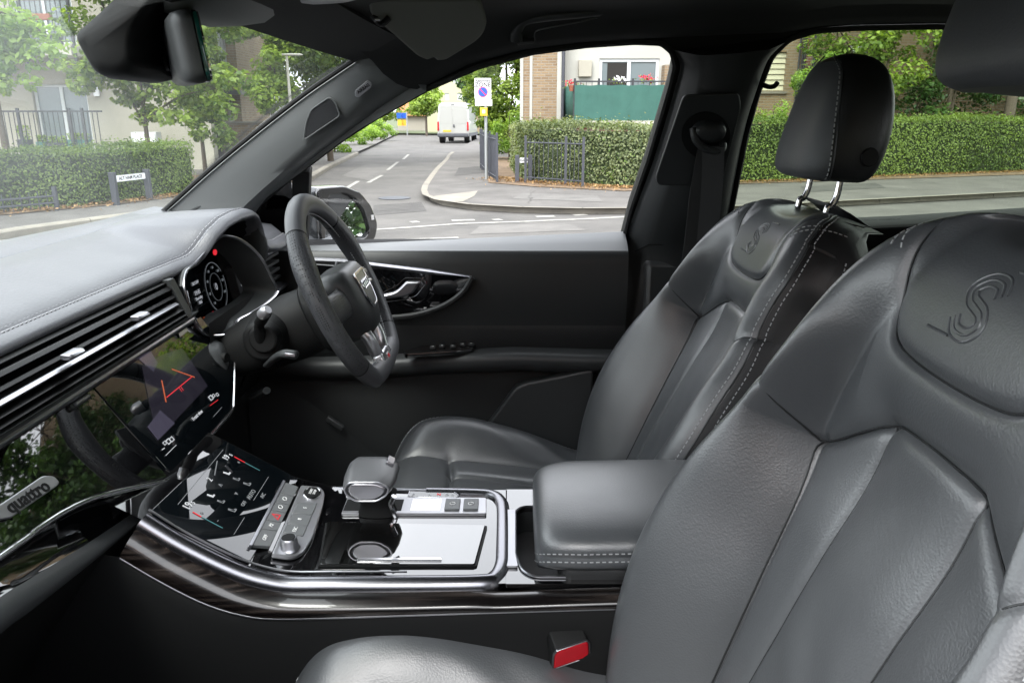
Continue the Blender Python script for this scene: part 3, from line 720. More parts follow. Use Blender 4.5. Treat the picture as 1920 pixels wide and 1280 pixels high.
pp.plate('airbag_badge', [bd], .003, M['silver'], apil, h=sg_ * .009, bevel=.0008)
q = pp.px(683, 163); text('airbag_lettering', 'AIRBAG', .0085, pp.at(q.x, q.y, sg_ * .0108), pp.px(697, 153).to_3d() * 0 + pp.ex, pp.ey * 1, M['plastic_dk'], apil, bold=.0002)
# division bar of the quarter light
part('quarter_light_bar', MB().rings([[side(548, 322, .004), side(581, 322, .004), side(581, 322, -.03), side(548, 322, -.03)], [side(547, 460, .004), side(575, 460, .004), side(575, 460, -.03), side(547, 460, -.03)]]), M['plastic_dk'], car, bevel=.003)
# --- B pillar trim
bfe = [(1262, 92), (1276, 118), (1268, 160), (1226, 300), (1192, 392), (1172, 462), (1158, 545), (1140, 640), (1118, 760), (1098, 880)]
bre = [(1478, 70), (1442, 106), (1414, 180), (1394, 250), (1366, 392), (1358, 440), (1350, 560), (1345, 660), (1340, 760), (1335, 880)]
def bpt(u, v, d): 
    return side(u, v, d) if v < 462 else U(u, v, Y=.80 - d)
def bring(k, s_):
    f_, r_ = bfe[k], bre[k]; a = bpt(*f_, .004); z = bpt(*r_, .004)
    def mid(t, d): 
        u_ = f_[0] + (r_[0] - f_[0]) * t; v_ = f_[1] + (r_[1] - f_[1]) * t; return bpt(u_, v_, d)
    ring = [a + V(0, .03, 0), a, mid(.05, .018), mid(.16, .045), mid(.22, .052), mid(.5, .060), mid(.78, .055), mid(.93, .03), z, z + V(0, .03, 0)]
    return ring if s_ > 0 else [mirY(p) for p in ring]
def dens(fn, s_):
    rs = [fn(k, s_) for k in range(len(bfe))]; cols = [smooth_path([r[i] for r in rs], 5) for i in range(len(rs[0]))]
    return [[c[j] for c in cols] for j in range(len(cols[0]))]
bp_ = part('door_pillar_trim', MB().rings(dens(bring, 1)), M['plastic'], car, sharp=60)
part('door_pillar_trim', MB().rings(dens(bring, -1)), M['plastic'], car, sharp=60)
# raised upper cover with slot for the belt, seam lines
bP = Pl(side(1300, 260, .062), side(1300, 200, 0) * 0 + V(1, 0, 0), V(0, -.42, 1)); sB = 1 if bP.n.dot(CAM - bP.P) > 0 else -1
cov = rpoly(bP.pts([(1280, 176), (1385, 172), (1388, 200), (1352, 345), (1232, 345), (1228, 330)]), .012, 5)
bP.plate('pillar_cover', [cov], .008, M['plastic'], bp_, h=sB * .004, bevel=.003)
part('pillar_joint', MB().tube([bpt(1188, 458, .0305) , U(1214, 459, Y=.738), U(1290, 458, Y=.735)], .0016, 5), M['plastic_dk'], bp_)
part('coat_hook', MB().tube(smooth_path([side(1424, 152, .02), side(1434, 151, .035), side(1441, 146, .045), side(1446, 137, .05)], 5), [.005] * 15 + [.0022], 8, caps=True), M['plastic_dk'], bp_)
# --- seat belt over the pillar
bt = thing('seat_belt', 'black seat belt hanging from its loop on the pillar behind the driver seat', 'seat belt', U(1320, 250, Y=.66))
hs_ = bP.pxat(1322, 252, sB * .010); c0 = hs_
rec = [bP.px(1322 + 46 * math.cos(t_), 250 + 44 * math.sin(t_)) for t_ in np.linspace(0, 2 * math.pi, 28, endpoint=False)]
bP.plate('guide_recess', [rec], .003, M['plastic_dk'], bt, h=sB * .0095, bevel=.001)
part('belt_loop', MB().tube(smooth_path([bP.pxat(1296, 232, sB * .02), bP.pxat(1300, 252, sB * .032), bP.pxat(1320, 266, sB * .036), bP.pxat(1346, 268, sB * .032), bP.pxat(1352, 262, sB * .02)], 5), .0075, 10), M['plastic'], bt)
part('loop_cap', MB().rings([superring(bP.pxat(1326, 240, sB * h_), bP.ex, bP.ey, a_, b_, 24, 2.4) for h_, a_, b_ in ((.008, .034, .022), (.020, .034, .022), (.030, .030, .018), (.033, .018, .010))]), M['plastic'], bt, sharp=60)
M['webbing'] = mat('belt_webbing', (.045, .045, .046), .75, bump=('noise', 1200, .5, .0008))
def strap(path, wd, th, wv):
    rg = []
    for i, p in enumerate(path):
        wv_ = (wv[i] if isinstance(wv, list) else wv); wv_ = Vector(wv_).normalized(); d = (Vector(path[min(i+1, len(path)-1)]) - Vector(path[max(i-1, 0)])).normalized(); nn = wv_.cross(d).normalized()
        rg.append([Vector(p) + wv_ * a + nn * b for a, b in ((-wd/2, -th/2), (wd/2, -th/2), (wd/2, th/2), (-wd/2, th/2))])
    return MB().rings(rg)
pth = smooth_path([bP.pxat(1324, 262, sB * .030), bP.pxat(1318, 300, sB * .022), bP.pxat(1308, 360, sB * .020), bP.pxat(1300, 430, sB * .020), U(1290, 540, Y=.715), U(1284, 640, Y=.72), U(1276, 760, Y=.72)], 6)
part('belt_webbing', strap(pth, .044, .0016, V(1, .12, 0)), M['webbing'], bt)
pth = smooth_path([bP.pxat(1330, 262, sB * .036), bP.pxat(1330, 320, sB * .034), bP.pxat(1322, 420, sB * .034), U(1318, 540, Y=.70), U(1300, 660, Y=.70)], 6)
part('belt_webbing', strap(pth, .044, .0016, V(1, -.25, 0)), M['webbing'], bt)

# --- driver door inner trim
dd = thing('driver_door', 'dark driver door trim with silver handle, wood-free black inlay and armrest', 'car door', (-.2, .78, .5))
dd['label'] = 'black driver door trim with silver pull handle, armrest and window switches'
def dprof(x):
    zb = float(np.interp(x, [-.9, -.45, .25, .4], [1.200, 1.206, 1.238, 1.24]))
    zi = 1.206; yi = .725
    return [(.806, zb - .012), (.800, zb), (.786, zb + .001), (.745, zi + (zb - zi) * .4 + .002), (.722, zi), (.716, zi - .006), (.712, zi - .03), (.708, zi - .08), (.712, 1.06), (.722, 1.02), (.724, .965)]
xs_ = np.linspace(-.95, .262, 30)
part('window_ledge', MB().rings([[V(x, y, z) for y, z in dprof(x)[:5]] for x in xs_], closed_ring=False), M['pillar'], dd, sharp=35)  # top of the trim in a paler material, standing in for sky light
part('upper_trim', MB().rings([[V(x, y, z) for y, z in dprof(x)[4:]] for x in xs_], closed_ring=False), M['plastic'], dd, sharp=50)
# upholstered middle field
mf = [[V(x, y, z) for y, z in ((.730, 1.075), (.722, 1.07), (.718, 1.02), (.720, .975), (.732, .95))] for x in xs_]
part('middle_panel', MB().rings(mf, closed_ring=False), M['leather_dark'], dd, sharp=60)
# armrest
ar = []
for x in np.linspace(-.90, .258, 40):
    t_ = float(np.interp(x, [-.9, -.30, -.05, .262], [0, .6, 1, 1])); zt = float(np.interp(x, [-.9, -.35, -.1, .0, .26], [.93, .950, .972, .978, .970]))
    yi = .735 - .06 * t_
    ar.append([V(x, .74, zt + .012), V(x, .725, zt + .004), V(x, yi + .012, zt + .001), V(x, yi + .003, zt - .006), V(x, yi, zt - .018), V(x, yi + .004, zt - .034), V(x, yi + .02, zt - .048), V(x, .745, zt - .06)])
part('armrest', MB().rings(ar), M['plastic_mid'], dd, sharp=60)
part('lower_trim', MB().rings([[V(x, .742, .93), V(x, .74, .80), V(x, .735, .70), V(x, .72, .55), V(x, .73, .42)] for x in xs_], closed_ring=False), M['plastic'], dd)
dP = Pl((0, .700, 1.0), (1, 0, 0), (0, 0, 1)); sD = 1 if dP.n.y < 0 else -1
pk = rpoly(dP.pts([(900, 812), (966, 722), (985, 714), (1112, 688), (1104, 880), (880, 880)]), .01, 4)
dP.plate('map_pocket', [pk], .03, M['plastic_mid'], dd, h=0, bevel=.006)
# black inlay, chrome strip, handle
iP = Pl((0, .700, 1.1), (1, 0, 0), (0, .0, 1)); 
inl = rpoly(iP.pts([(560, 492), (600, 494), (700, 502), (886, 520), (866, 545), (830, 570), (780, 585), (740, 590), (560, 600)]), [.002, 0, 0, .002, .03, .03, .03, .01, .01], 4)
iP.plate('gloss_inlay', [inl], .012, M['gloss'], dd, bevel=.002)
rim_ = iP.pts([(886, 519), (868, 547), (832, 572), (780, 589), (735, 594)])
part('inlay_border', MB().tube(smooth_path([iP.at(p.x, p.y, sD * .006) for p in rim_], 6), .007, 8), M['leather_dark'], dd)
cs_ = MB(); L_ = [iP.px(u, v) for u, v in ((556, 486), (640, 490), (700, 497), (800, 508), (884, 518))]; W_ = [.0055, .0055, .0055, .005, .0006]
rg = []
for p, w_ in zip(L_, W_): rg.append([iP.at(p.x, p.y + w_, sD * .004), iP.at(p.x, p.y + w_ * .2, sD * .009), iP.at(p.x, p.y - w_, sD * .007), iP.at(p.x, p.y - w_, -sD * .004), iP.at(p.x, p.y + w_, -sD * .004)])
part('chrome_strip', cs_.rings(rg), M['alu'], dd)
rcs = rpoly(iP.pts([(712, 550), (745, 534), (760, 519), (792, 520), (801, 529), (782, 553), (766, 560), (714, 566)]), .006, 4)
iP.plate('handle_bezel', [grow(rcs, 1.0), grow(rcs, .955)], .003, M['alu_dk'], dd, h=sD * .007, bevel=.0008)
blade = rpoly(iP.pts([(714, 551), (744, 544), (763, 525), (791, 525), (776, 547), (760, 554), (718, 560)]), [.003, .012, .004, .003, .006, .01, .003], 5)
iP.plate('handle_lever', [blade], .014, M['alu'], dd, h=sD * .008, bevel=.0045, sharp=60)
# window switches
aP = Pl((0, .70, .979), (1, 0, 0), (0, 1, .06)); sA = 1 if aP.n.z > 0 else -1
sw = rpoly(aP.pts([(755, 662), (790, 651), (840, 648), (898, 644), (888, 657), (856, 662), (760, 668)]), .006, 4)
aP.plate('switch_panel', [sw], .010, M['gloss'], dd, bevel=.0015)
for (u, v) in ((812, 657), (829, 655), (850, 655), (868, 652), (884, 651)):
    p = aP.pxat(u, v, sA * .008); part('window_switch', MB().obox(p, (1, 0, 0), (0, 1, 0), (0, 0, 1), .013, .016, .006), M['plastic'], dd, bevel=.0015)
    part('switch_mark', MB().obox(p + V(0, -.004, .0034), (1, 0, 0), (0, 1, 0), (0, 0, 1), .005, .0022, .0006), M['white_ink'], dd)
part('warning_lamp', MB().obox(U(797, 577, Y=.692), (1, 0, 0), (0, 1, 0), (0, 0, 1), .006, .003, .002), M['white_ink'], dd)

# --- footwell side trim
fs = MB(); fs.rings([[V(-.62, .70, .93), V(-.62, .68, .5)], [V(-.48, .69, .86), V(-.46, .67, .5)], [V(-.30, .69, .70), V(-.28, .67, .5)], [V(-.10, .70, .58), V(-.08, .68, .48)]], closed_ring=False)
part('footwell_trim', fs, M['plastic'], car)
part('bonnet_release', MB().obox(U(628, 793, Y=.675), (.8, 0, -.6), (0, 1, 0), (.6, 0, .8), .045, .012, .014), M['plastic_mid'], car, bevel=.003)
mt_ = MB()
for i in range(34):
    x = -.78 + i * .014; mt_.box((x, .16, .362), (x + .007, .62, .368))
o = part('ribbed_mat', mt_, M['rubber'], car, kind='stuff')

# --- door mirror
mp0 = U(648, 405, Y=1.00)
wm = thing('door_mirror', 'dark grey wing mirror outside the driver window, reflecting green leaves', 'wing mirror', mp0)
Pm = Pl(U(655, 405, Y=.985), V(.52, .85, 0), (0, 0, 1)); sM = 1 if Pm.n.x > 0 else -1
oh = rpoly(Pm.pts([(590, 352), (640, 348), (670, 360), (690, 385), (703, 420), (698, 448), (675, 458), (640, 452), (596, 452)]), .014, 5)
rg = []
for dx, k in ((0, 1.0), (.012, 1.02), (.05, 1.0), (.10, .90), (.135, .72), (.15, .45), (.155, .15)):
    rg.append([Pm.at(p.x, p.y, -sM * dx) for p in grow(oh, k)])
part('housing', MB().rings(rg), M['car_paint'], wm, sharp=60)
ih = rpoly(Pm.pts([(612, 365), (640, 361), (660, 371), (677, 395), (688, 430), (680, 444), (660, 449), (640, 452), (604, 446)]), .008, 4)
Pm.plate('bezel', [oh, ih], .012, M['gloss'], wm, h=sM * .005, bevel=.003)
gP = Pl(Pm.at(*sum(ih, Vector((0, 0))) / len(ih), sM * .002), V(.60, .80, 0), V(-.13, 0, 1))
gl_ = rpoly([gP.px(*q) for q in [(614, 367), (640, 363), (659, 373), (675, 396), (686, 430), (678, 442), (660, 447), (640, 450), (606, 444)]], .006, 4)
gP.plate('mirror_pane', [gl_], .003, M['mirror'], wm)
part('blind_spot_lamp', MB().obox(Pm.pxat(691, 407, sM * .014), Pm.ex, Pm.ey, Pm.n, .008, .012, .003), M['white_ink'], wm)
part('mirror_arm', MB().rings([[U(545, 452, Y=.86), U(600, 455, Y=.86), U(600, 470, Y=.86), U(545, 470, Y=.86)], [U(590, 425, Y=.95), U(640, 430, Y=.95), U(640, 455, Y=.95), U(590, 450, Y=.95)]]), M['car_paint'], wm, bevel=.01)
part('mirror_sail', MB().prism([side(476, 398, -.03), side(540, 340, -.03), side(546, 470, -.03), side(440, 470, -.03)], (0, .02, 0)), M['gloss'], wm)

# --- interior mirror, sensor cover
mr = thing('rear_view_mirror', 'black rear-view mirror seen edge-on, its greenish glass facing back', 'mirror', U(300, 115, Y=.03))
co = rpoly([tuple(p) for p in [( (U(u, v, Y=-.02).x), (U(u, v, Y=-.02).z)) for u, v in [(168, 72), (204, 42), (234, 14), (262, -14), (340, -8), (318, 20), (300, 44), (288, 72), (284, 100), (287, 128), (276, 146), (250, 152), (218, 149), (204, 138), (184, 104)]]], .012, 4)
cc_ = sum(co, Vector((0, 0))) / len(co)
cvr = [[V(cc_.x + (p.x - cc_.x) * k, y, cc_.y + (p.y - cc_.y) * k) for p in co] for y, k in ((-.075, .62), (-.071, .80), (-.060, .93), (-.04, 1.0), (.04, 1.02), (.065, .95), (.078, .8))]
part('sensor_cover', MB().rings(cvr), M['plastic_dk'], mr, sharp=70)
hg = [( (U(u, v, Y=.06).x), (U(u, v, Y=.06).z)) for u, v in [(190, -40), (250, -8), (300, 12), (345, 38), (372, 45), (420, 38), (470, 22), (515, 2), (560, -30)]]
hc = [[V(x + dx, y, z + dz) for x, z in hg] for y, dx, dz in ((-.05, .01, .012), (-.03, .0, .002), (.10, 0, 0), (.2, .02, .012))]
part('header_cover', MB().rings(hc), M['pillar'], mr, sharp=60)
part('mirror_stem', MB().cyl(U(262, 118, Y=.02), U(318, 116, Y=.02), .0105, 20), M['plastic_dk'], mr)
part('stem_collar', MB().cyl(U(270, 118, Y=.02), U(284, 117, Y=.02), .015, 20), M['plastic_dk'], mr)
mc = U(346, 100, Y=.03); exm = V(-.425, .905, 0).normalized(); eym = V(-.10, -.05, .98).normalized()
mP = Pl(mc, exm, eym); sR = 1 if mP.n.x > 0 else -1
ol = rpoly([(-.115, -.040), (.115, -.036), (.118, .034), (-.115, .040)], .016, 6)
rg = [[mP.at(p.x, p.y, sR * d) for p in grow(ol, k)] for d, k in ((.010, .97), (.008, 1.0), (-.002, 1.0), (-.012, .95), (-.019, .80), (-.021, .5))]
part('housing', MB().rings(rg), M['plastic_mid'], mr, sharp=60)
M['mirror_rim'] = mat('teal_glass_edge', (.01, .10, .085), .05, coat=1)
mP.plate('glass_edge', [grow(ol, .985)], .005, M['mirror_rim'], mr, h=sR * .0125, bevel=.001)
mP.plate('mirror_pane', [grow(ol, .96)], .002, M['mirror'], mr, h=sR * .016)

# --- overhead console, sun visor, grab handle
oc = thing('overhead_console', 'silver and black overhead console at the top of the windscreen', 'console', (-.26, .13, 1.63))
cc0 = U(612, -12, Y=.14)
rg = [superring(cc0 + V(dx, 0, dz), V(.88, .45, .1).normalized(), V(-.45, .88, 0), a, b, 36, 2.6) for dx, dz, a, b in ((0, .04, .085, .065), (0, .008, .082, .062), (0, -.004, .072, .054))]
part('console_body', MB().rings(rg), M['plastic_dk'], oc, bevel=.006)
part('lamp_panel', MB().rings([superring(cc0 + V(.0, 0, z_), V(.88, .45, .1).normalized(), V(-.45, .88, 0), a, b, 36, 2.4) for z_, a, b in ((-.003, .058, .042), (-.008, .050, .036), (-.011, .034, .024))]), M['alu'], oc, sharp=60)
vs = thing('sun_visor', 'folded grey sun visor above the driver side of the windscreen', 'sun visor', U(800, 40, Y=.40))
vP = Pl(U(800, 50, Y=.38), V(1, .15, .10), V(-.05, .9, -.42)); sV = 1 if vP.n.dot(CAM - vP.P) > 0 else -1
vo = rpoly(vP.pts([(690, -10), (693, 20), (782, 99), (800, 106), (812, 101), (818, 107), (835, 106), (900, 66), (914, 40), (898, -10)]), [.01, .01, .02, .004, .003, .003, .02, .03, .03, .02], 5)
vP.plate('visor_board', [vo], .018, M['visor'], vs, bevel=.006)
part('visor_clip', MB().tube(smooth_path([vP.pxat(698, 22, sV * .006), vP.pxat(712, 26, sV * .018), vP.pxat(728, 20, sV * .012)], 4), .005, 8), M['plastic_dk'], vs)
part('visor_pin', MB().cyl(vP.pxat(700, 22, sV * .014), vP.pxat(710, 22, sV * .014), .003, 10), M['chrome'], vs)
gh = thing('grab_handle', 'black folding grab handle on the roof lining above the driver window', 'grab handle', U(1065, 50, Y=.56))
hp = [U(968, 76, Y=.575), U(970, 58, Y=.565), U(985, 40, Y=.555), U(1020, 32, Y=.545), (U(1080, 26, Y=.54)), U(1130, 22, Y=.545), U(1160, 26, Y=.555), U(1170, 42, Y=.575)]
part('handle_bar', MB().tube(smooth_path(hp, 5), [.013] * 5 + [.011] * 26 + [.013] * 5, 12, flat=(1, .8)), M['plastic'], gh)
for q in ((985, 72), (1150, 46)): part('mount', MB().obox(U(q[0], q[1], Y=.585), (1, 0, .1), (0, 1, -.5), (-.1, .5, 1), .035, .015, .02), M['plastic_dk'], gh, bevel=.004)
part('handle_edge', MB().tube(smooth_path([U(1003, 76, Y=.568), U(1004, 60, Y=.560), U(1030, 52, Y=.545), U(1080, 43, Y=.54), U(1125, 34, Y=.548), U(1134, 50, Y=.565)], 5), .0012, 5), M['plastic_mid'], gh)
# ================================================================ dashboard
db = thing('dashboard', 'grey-topped dashboard with air vents, black glass panel and instruments', 'dashboard', (-.62, 0, 1.0))
def hood(y):   # 0..1 how much the instrument hood is raised at this y
    return float(np.interp(y, [-.8, .34, .365, .385, .40, .425, .455, .49, .53, .545, .556, .564, .575, .8], [0, 0, .01, .05, .2, .6, .85, .97, 1.0, .9, .55, .12, 0, 0]))
def hoodx(y): return float(interp(y, [-.8, .30, .35, .385, .425, .49, .544, .565, .8], [-.580, -.580, -.578, -.570, -.546, -.520, -.505, -.500, -.500]))
def dtop(y):
    k = hood(y); r_ = max(0, min(1, (y - .57) / .06))
    xe = hoodx(y)
    ze = 1.238 + .074 * k - .008 * r_
    # front edge rolled, back over the top to the windscreen base
    a = abs(y) / .73; xb = -.865 + .09 * a ** 2.2; zb = 1.300 - .004 * a
    P = []
    P += [V(xe - .055, y, ze - .014), V(xe - .012, y, ze - .010), V(xe - .001, y, ze - .004), V(xe, y, ze + .001), V(xe - .005, y, ze + .007)]
    st = V(xe - .022, y, ze + .0155 - .004 * k)              # stitched seam
    P += [V(xe - .014, y, ze + .0125 - .002 * k), V(xe - .0205, y, st.z + .0001), st + V(0, 0, -.0018), V(xe - .0235, y, st.z + .0004)]
    zm = 1.276 + .040 * k
    P += [V(xe - .045, y, .5 * (st.z + zm) + .004), V(min(-.655, xe - .08), y, zm + .002), V(-.70, y, 1.290 + .024 * k), V(-.748, y, 1.2985 + .008 * k)]
    P += [V(-.7505, y, 1.2960 + .007 * k), V(-.753, y, 1.2985 + .006 * k), V(-.80, y, 1.3035), V(xb, y, zb), V(xb - .06, y, zb - .03), V(xb - .1, y, 1.20)]
    return P
ys_ = list(np.linspace(-.735, .20, 40)) + list(np.linspace(.21, .62, 70)) + list(np.linspace(.63, .735, 8))
rowsD = [dtop(y) for y in ys_]
tp = part('top_pad', MB().rings(rowsD, closed_ring=False), M['dash'], db, sharp=70)
st_ = MB(); 
for k_, off in ((6, 0), (9, 1)):
    pts = [r[7] + V((.004 if off == 0 else -.004), 0, .0016 + (-.0008 if off == 0 else .0012)) for r in rowsD]; stitches(st_, pts, [V(.2, 0, 1)] * len(pts), L=.005, gap=.004, r=.0008)
part('pad_stitching', st_, M['stitch_dash'], tp, smooth=False, kind='stuff', fixn=False)
# speaker perforation patch near the left edge
part('dash_speaker', MB().prism([U(u, v, Z=1.279) for u, v in ((-20, 505), (8, 505), (28, 509), (22, 514), (2, 520), (-20, 526))], (0, 0, .006)), M['mesh'], tp)
# hood inside
hi = [[V(p[3].x - .004, y, p[3].z - .004), V(-.60, y, p[3].z - .020 - .02 * hood(y)), V(-.64, y, 1.12)] for y, p in zip(ys_, rowsD)]
part('hood_lining', MB().rings(hi, closed_ring=False), M['plastic_dk'], db)
# hood right cheek
part('hood_cheek', MB().rings([[V(-.62, .555, 1.29), V(-.51, .550, 1.285), V(-.499, .556, 1.262), V(-.498, .562, 1.235), V(-.51, .562, 1.19), V(-.62, .56, 1.18)], [V(-.62, .585, 1.275), V(-.515, .580, 1.268), V(-.505, .582, 1.255), V(-.504, .585, 1.235), V(-.52, .585, 1.20), V(-.62, .585, 1.18)]]), M['plastic'], db, bevel=.004)
# --- vents band under the pad: recessed slats across the car
Y0, Y1 = -.735, .262
def band(name, prof, mt, y0=Y0, y1=Y1, par=db, **k):
    return part(name, MB().rings([[V(x, y, z) for x, z in prof] for y in (y0, y1)]), mt, par, **k)
band('vent_cavity', [(-.575, 1.232), (-.66, 1.232), (-.66, 1.15), (-.66, 1.15)], M['plastic_dk'])
band('vent_slat', [(-.572, 1.226), (-.566, 1.221), (-.60, 1.214), (-.61, 1.222)], M['slat'], bevel=.001)
band('vent_slat', [(-.566, 1.212), (-.561, 1.208), (-.60, 1.199), (-.605, 1.207)], M['slat'], bevel=.001)
band('vane_strip', [(-.559, 1.2015), (-.553, 1.198), (-.556, 1.1945), (-.575, 1.196), (-.575, 1.2)], M['alu'], bevel=.0008, y1=.245)
band('vent_slat', [(-.558, 1.190), (-.550, 1.186), (-.59, 1.178), (-.60, 1.187)], M['slat'], bevel=.001)
band('vent_slat', [(-.556, 1.181), (-.546, 1.1775), (-.585, 1.169), (-.60, 1.176)], M['slat'], bevel=.001)
band('vent_end', [(-.570, 1.236), (-.545, 1.17), (-.63, 1.17), (-.63, 1.236)], M['plastic'], y0=.255, y1=.275)
for u, v in ((268, 592), (143, 663)):
    p = U(u, v, X=-.545); mb = MB()
    mb.rings([[p + V(-.012, dy, .003), p + V(.002 * k, dy, .003), p + V(.006 * k, dy, 0), p + V(.002 * k, dy, -.004), p + V(-.012, dy, -.004)] for dy, k in ((-.015, .2), (-.010, .8), (.010, 1.1), (.016, .4))])
    part('vent_tab', mb, M['alu'], db, bevel=.001)
# --- chrome ledge and glass panel
band('panel_ledge', [(-.600, 1.170), (-.545, 1.1725), (-.552, 1.163), (-.566, 1.156), (-.60, 1.150)], M['plastic'], y1=.30)
band('chrome_ledge', [(-.566, 1.1665), (-.553, 1.1655), (-.5485, 1.160), (-.553, 1.1535), (-.572, 1.152)], M['alu'], y1=.292, bevel=.002, seg=3)
PP = V(-.566, 0, 1.152); ang = R(36)
gp = Pl(PP, (0, 1, 0), V(math.sin(ang), 0, -math.cos(ang))); sG = 1 if gp.n.x > 0 else -1   # ey runs down the panel
def gpts(L): return gp.pts(L)
main = [(-.735, .000), (-.735, .048)] + [tuple(p) for p in gpts([(0, 1045), (60, 1000), (120, 960), (180, 932), (250, 914), (312, 900)])]
split = [tuple(gp.px(*q)) for q in ((318, 889), (160, 722))]
left_pan = [(-.735, .002), tuple(gp.px(0, 832))] if False else None
pa, pb_ = gp.px(162, 718), gp.px(318, 893)
leftp = [(-.735, .003), (-.735, .05)] + [tuple(p) for p in gpts([(0, 1038), (60, 994), (120, 954), (180, 927), (250, 909), (312, 896)])] + [(pa.x - .0012, .003)]
gp.plate('decor_panel', [leftp], .006, M['gloss'], db, bevel=.0006)
TR = gp.px(436, 668)
scr = [(pa.x + .0012, .003), tuple(gp.px(320, 893)), tuple(gp.px(380, 828)), tuple(gp.px(428, 772)), tuple(gp.px(433, 748)), tuple(gp.px(437, 672)), (TR.x - .0, .003)]
scrn = gp.plate('touch_screen', [scr], .006, M['screen'], db, bevel=.0006, h=sG * .0004)
# chrome line round the lower edge
ct = [V(PP.x, -.735, PP.z) * 0 + gp.at(-.735, .055, sG * .003)] + [gp.pxat(u, v, sG * .003) for u, v in ((0, 1045), (60, 1000), (120, 961), (180, 934), (250, 916), (312, 903), (330, 890), (380, 833), (430, 776), (436, 750), (438, 672))]
part('panel_chrome_line', MB().tube([p for p in smooth_path(ct, 4)], .0026, 8, flat=(1, 1.2)), M['chrome'], db)
# display picture and icons (flat lit graphics behind the glass)
hS = sG * .0042
def quad(name, L, mt, h=hS, par=None, th=.0003): return gp.plate(name, [[tuple(gp.px(*q)) for q in L]], th, mt, par or scrn, h=h)
quad('camera_view', [(262, 690), (291, 827), (386, 726), (338, 655), (300, 668)], M['cam_img'])
quad('camera_view_sky', [(251, 671), (276, 657), (292, 683), (284, 700)], M['cam_img2'])
quad('camera_view_corner', [(272, 803), (292, 828), (324, 796), (296, 772)], M['cam_img2'], h=hS + sG * .0003)
def gl_line(name, a, b, w_, mt, par=scrn, P=gp, h=hS + .0006):
    A = P.px(*a); B = P.px(*b); d = (B - A).normalized(); n_ = Vector((-d.y, d.x)) * w_ / 2
    return P.plate(name, [[tuple(A + n_), tuple(B + n_), tuple(B - n_), tuple(A - n_)]], .0003, mt, par, h=h if P is gp else k_h(P))
hL = hS + sG * .0006
for a, b, w_, m_ in (((299, 716), (307, 757), .0022, 'glow_orange'), ((318, 695), (361, 710), .0022, 'glow_orange'), ((308, 748), (357, 708), .0014, 'glow_red'), ((334, 727), (340, 735), .0008, 'glow_red'), ((331, 729), (337, 737), .0008, 'glow_red')):
    A = gp.px(*a); B = gp.px(*b); d = (B - A).normalized(); n_ = Vector((-d.y, d.x)) * w_ / 2
    gp.plate('guide_line', [[tuple(A + n_), tuple(B + n_), tuple(B - n_), tuple(A - n_)]], .0003, M[m_], scrn, h=hL)
for (u, v, s__) in ((392, 748, .006), (397, 744, .004), (404, 742, .004), (305, 833, .004), (312, 830, .0055), (318, 826, .005)):
    p = gp.px(u, v); gp.plate('icon', [rpoly([(p.x - s__, p.y - s__ * .7), (p.x + s__, p.y - s__ * .7), (p.x + s__, p.y + s__ * .7), (p.x - s__, p.y + s__ * .7)], .001, 2), [(p.x - s__ * .6, p.y - s__ * .4), (p.x + s__ * .6, p.y - s__ * .4), (p.x + s__ * .6, p.y + s__ * .4), (p.x - s__ * .6, p.y + s__ * .4)]], .0003, M['glow_white'], scrn, h=hS)
for a, b, w_, m_ in (((306, 857), (326, 837), .0009, 'glow_white'), ((390, 763), (405, 752), .0009, 'glow_red'), ((396, 784), (412, 766), .0008, 'glow_dim'), ((299, 846), (304, 843), .0014, 'glow_white')):
    A = gp.px(*a); B = gp.px(*b); d = (B - A).normalized(); n_ = Vector((-d.y, d.x)) * w_ / 2
    gp.plate('screen_line', [[tuple(A + n_), tuple(B + n_), tuple(B - n_), tuple(A - n_)]], .0003, M[m_], scrn, h=hL)
text('screen_caption', 'Front view', .0085, gp.pxat(366, 781, hL), gp.ex, -gp.ey, M['glow_white'], scrn)
# panel badges
bd = rpoly(gpts([(345 - 16, 628), (345, 617), (349, 624), (333, 636)]), .002, 3)
gp.plate('panel_button', [bd], .004, M['alu_dk'], db, h=sG * .004, bevel=.0006)
bt_ = rpoly(gpts([(121, 765), (158, 742), (166, 750), (130, 774)]), .004, 4)
gp.plate('panel_switch', [bt_], .006, M['plastic'], db, h=sG * .005, bevel=.001)
gp.plate('switch_rocker', [grow(bt_, .72)], .006, M['alu_dk'], db, h=sG * .008, bevel=.0015)
qd = rpoly(gpts([(-60, 985), (0, 946), (71, 898), (92, 899), (103, 911), (97, 918), (11, 977), (-10, 980), (-60, 1012)]), [.002, 0, .006, .004, .003, .003, .004, .004, .002], 4)
bdg = gp.plate('badge_plate', [qd], .005, M['silver'], db, h=sG * .006, bevel=.0012)
e1 = (gp.px(100, 912) - gp.px(0, 975)); exq = (gp.ex * e1.x + gp.ey * e1.y).normalized(); eyq = (-gp.ey - exq * (-gp.ey).dot(exq)).normalized()
text('badge_lettering', 'quattro', .0215, gp.pxat(42, 938, sG * .0092), exq, eyq, M['plastic_dk'], bdg, bold=.0004, depth=.0004)
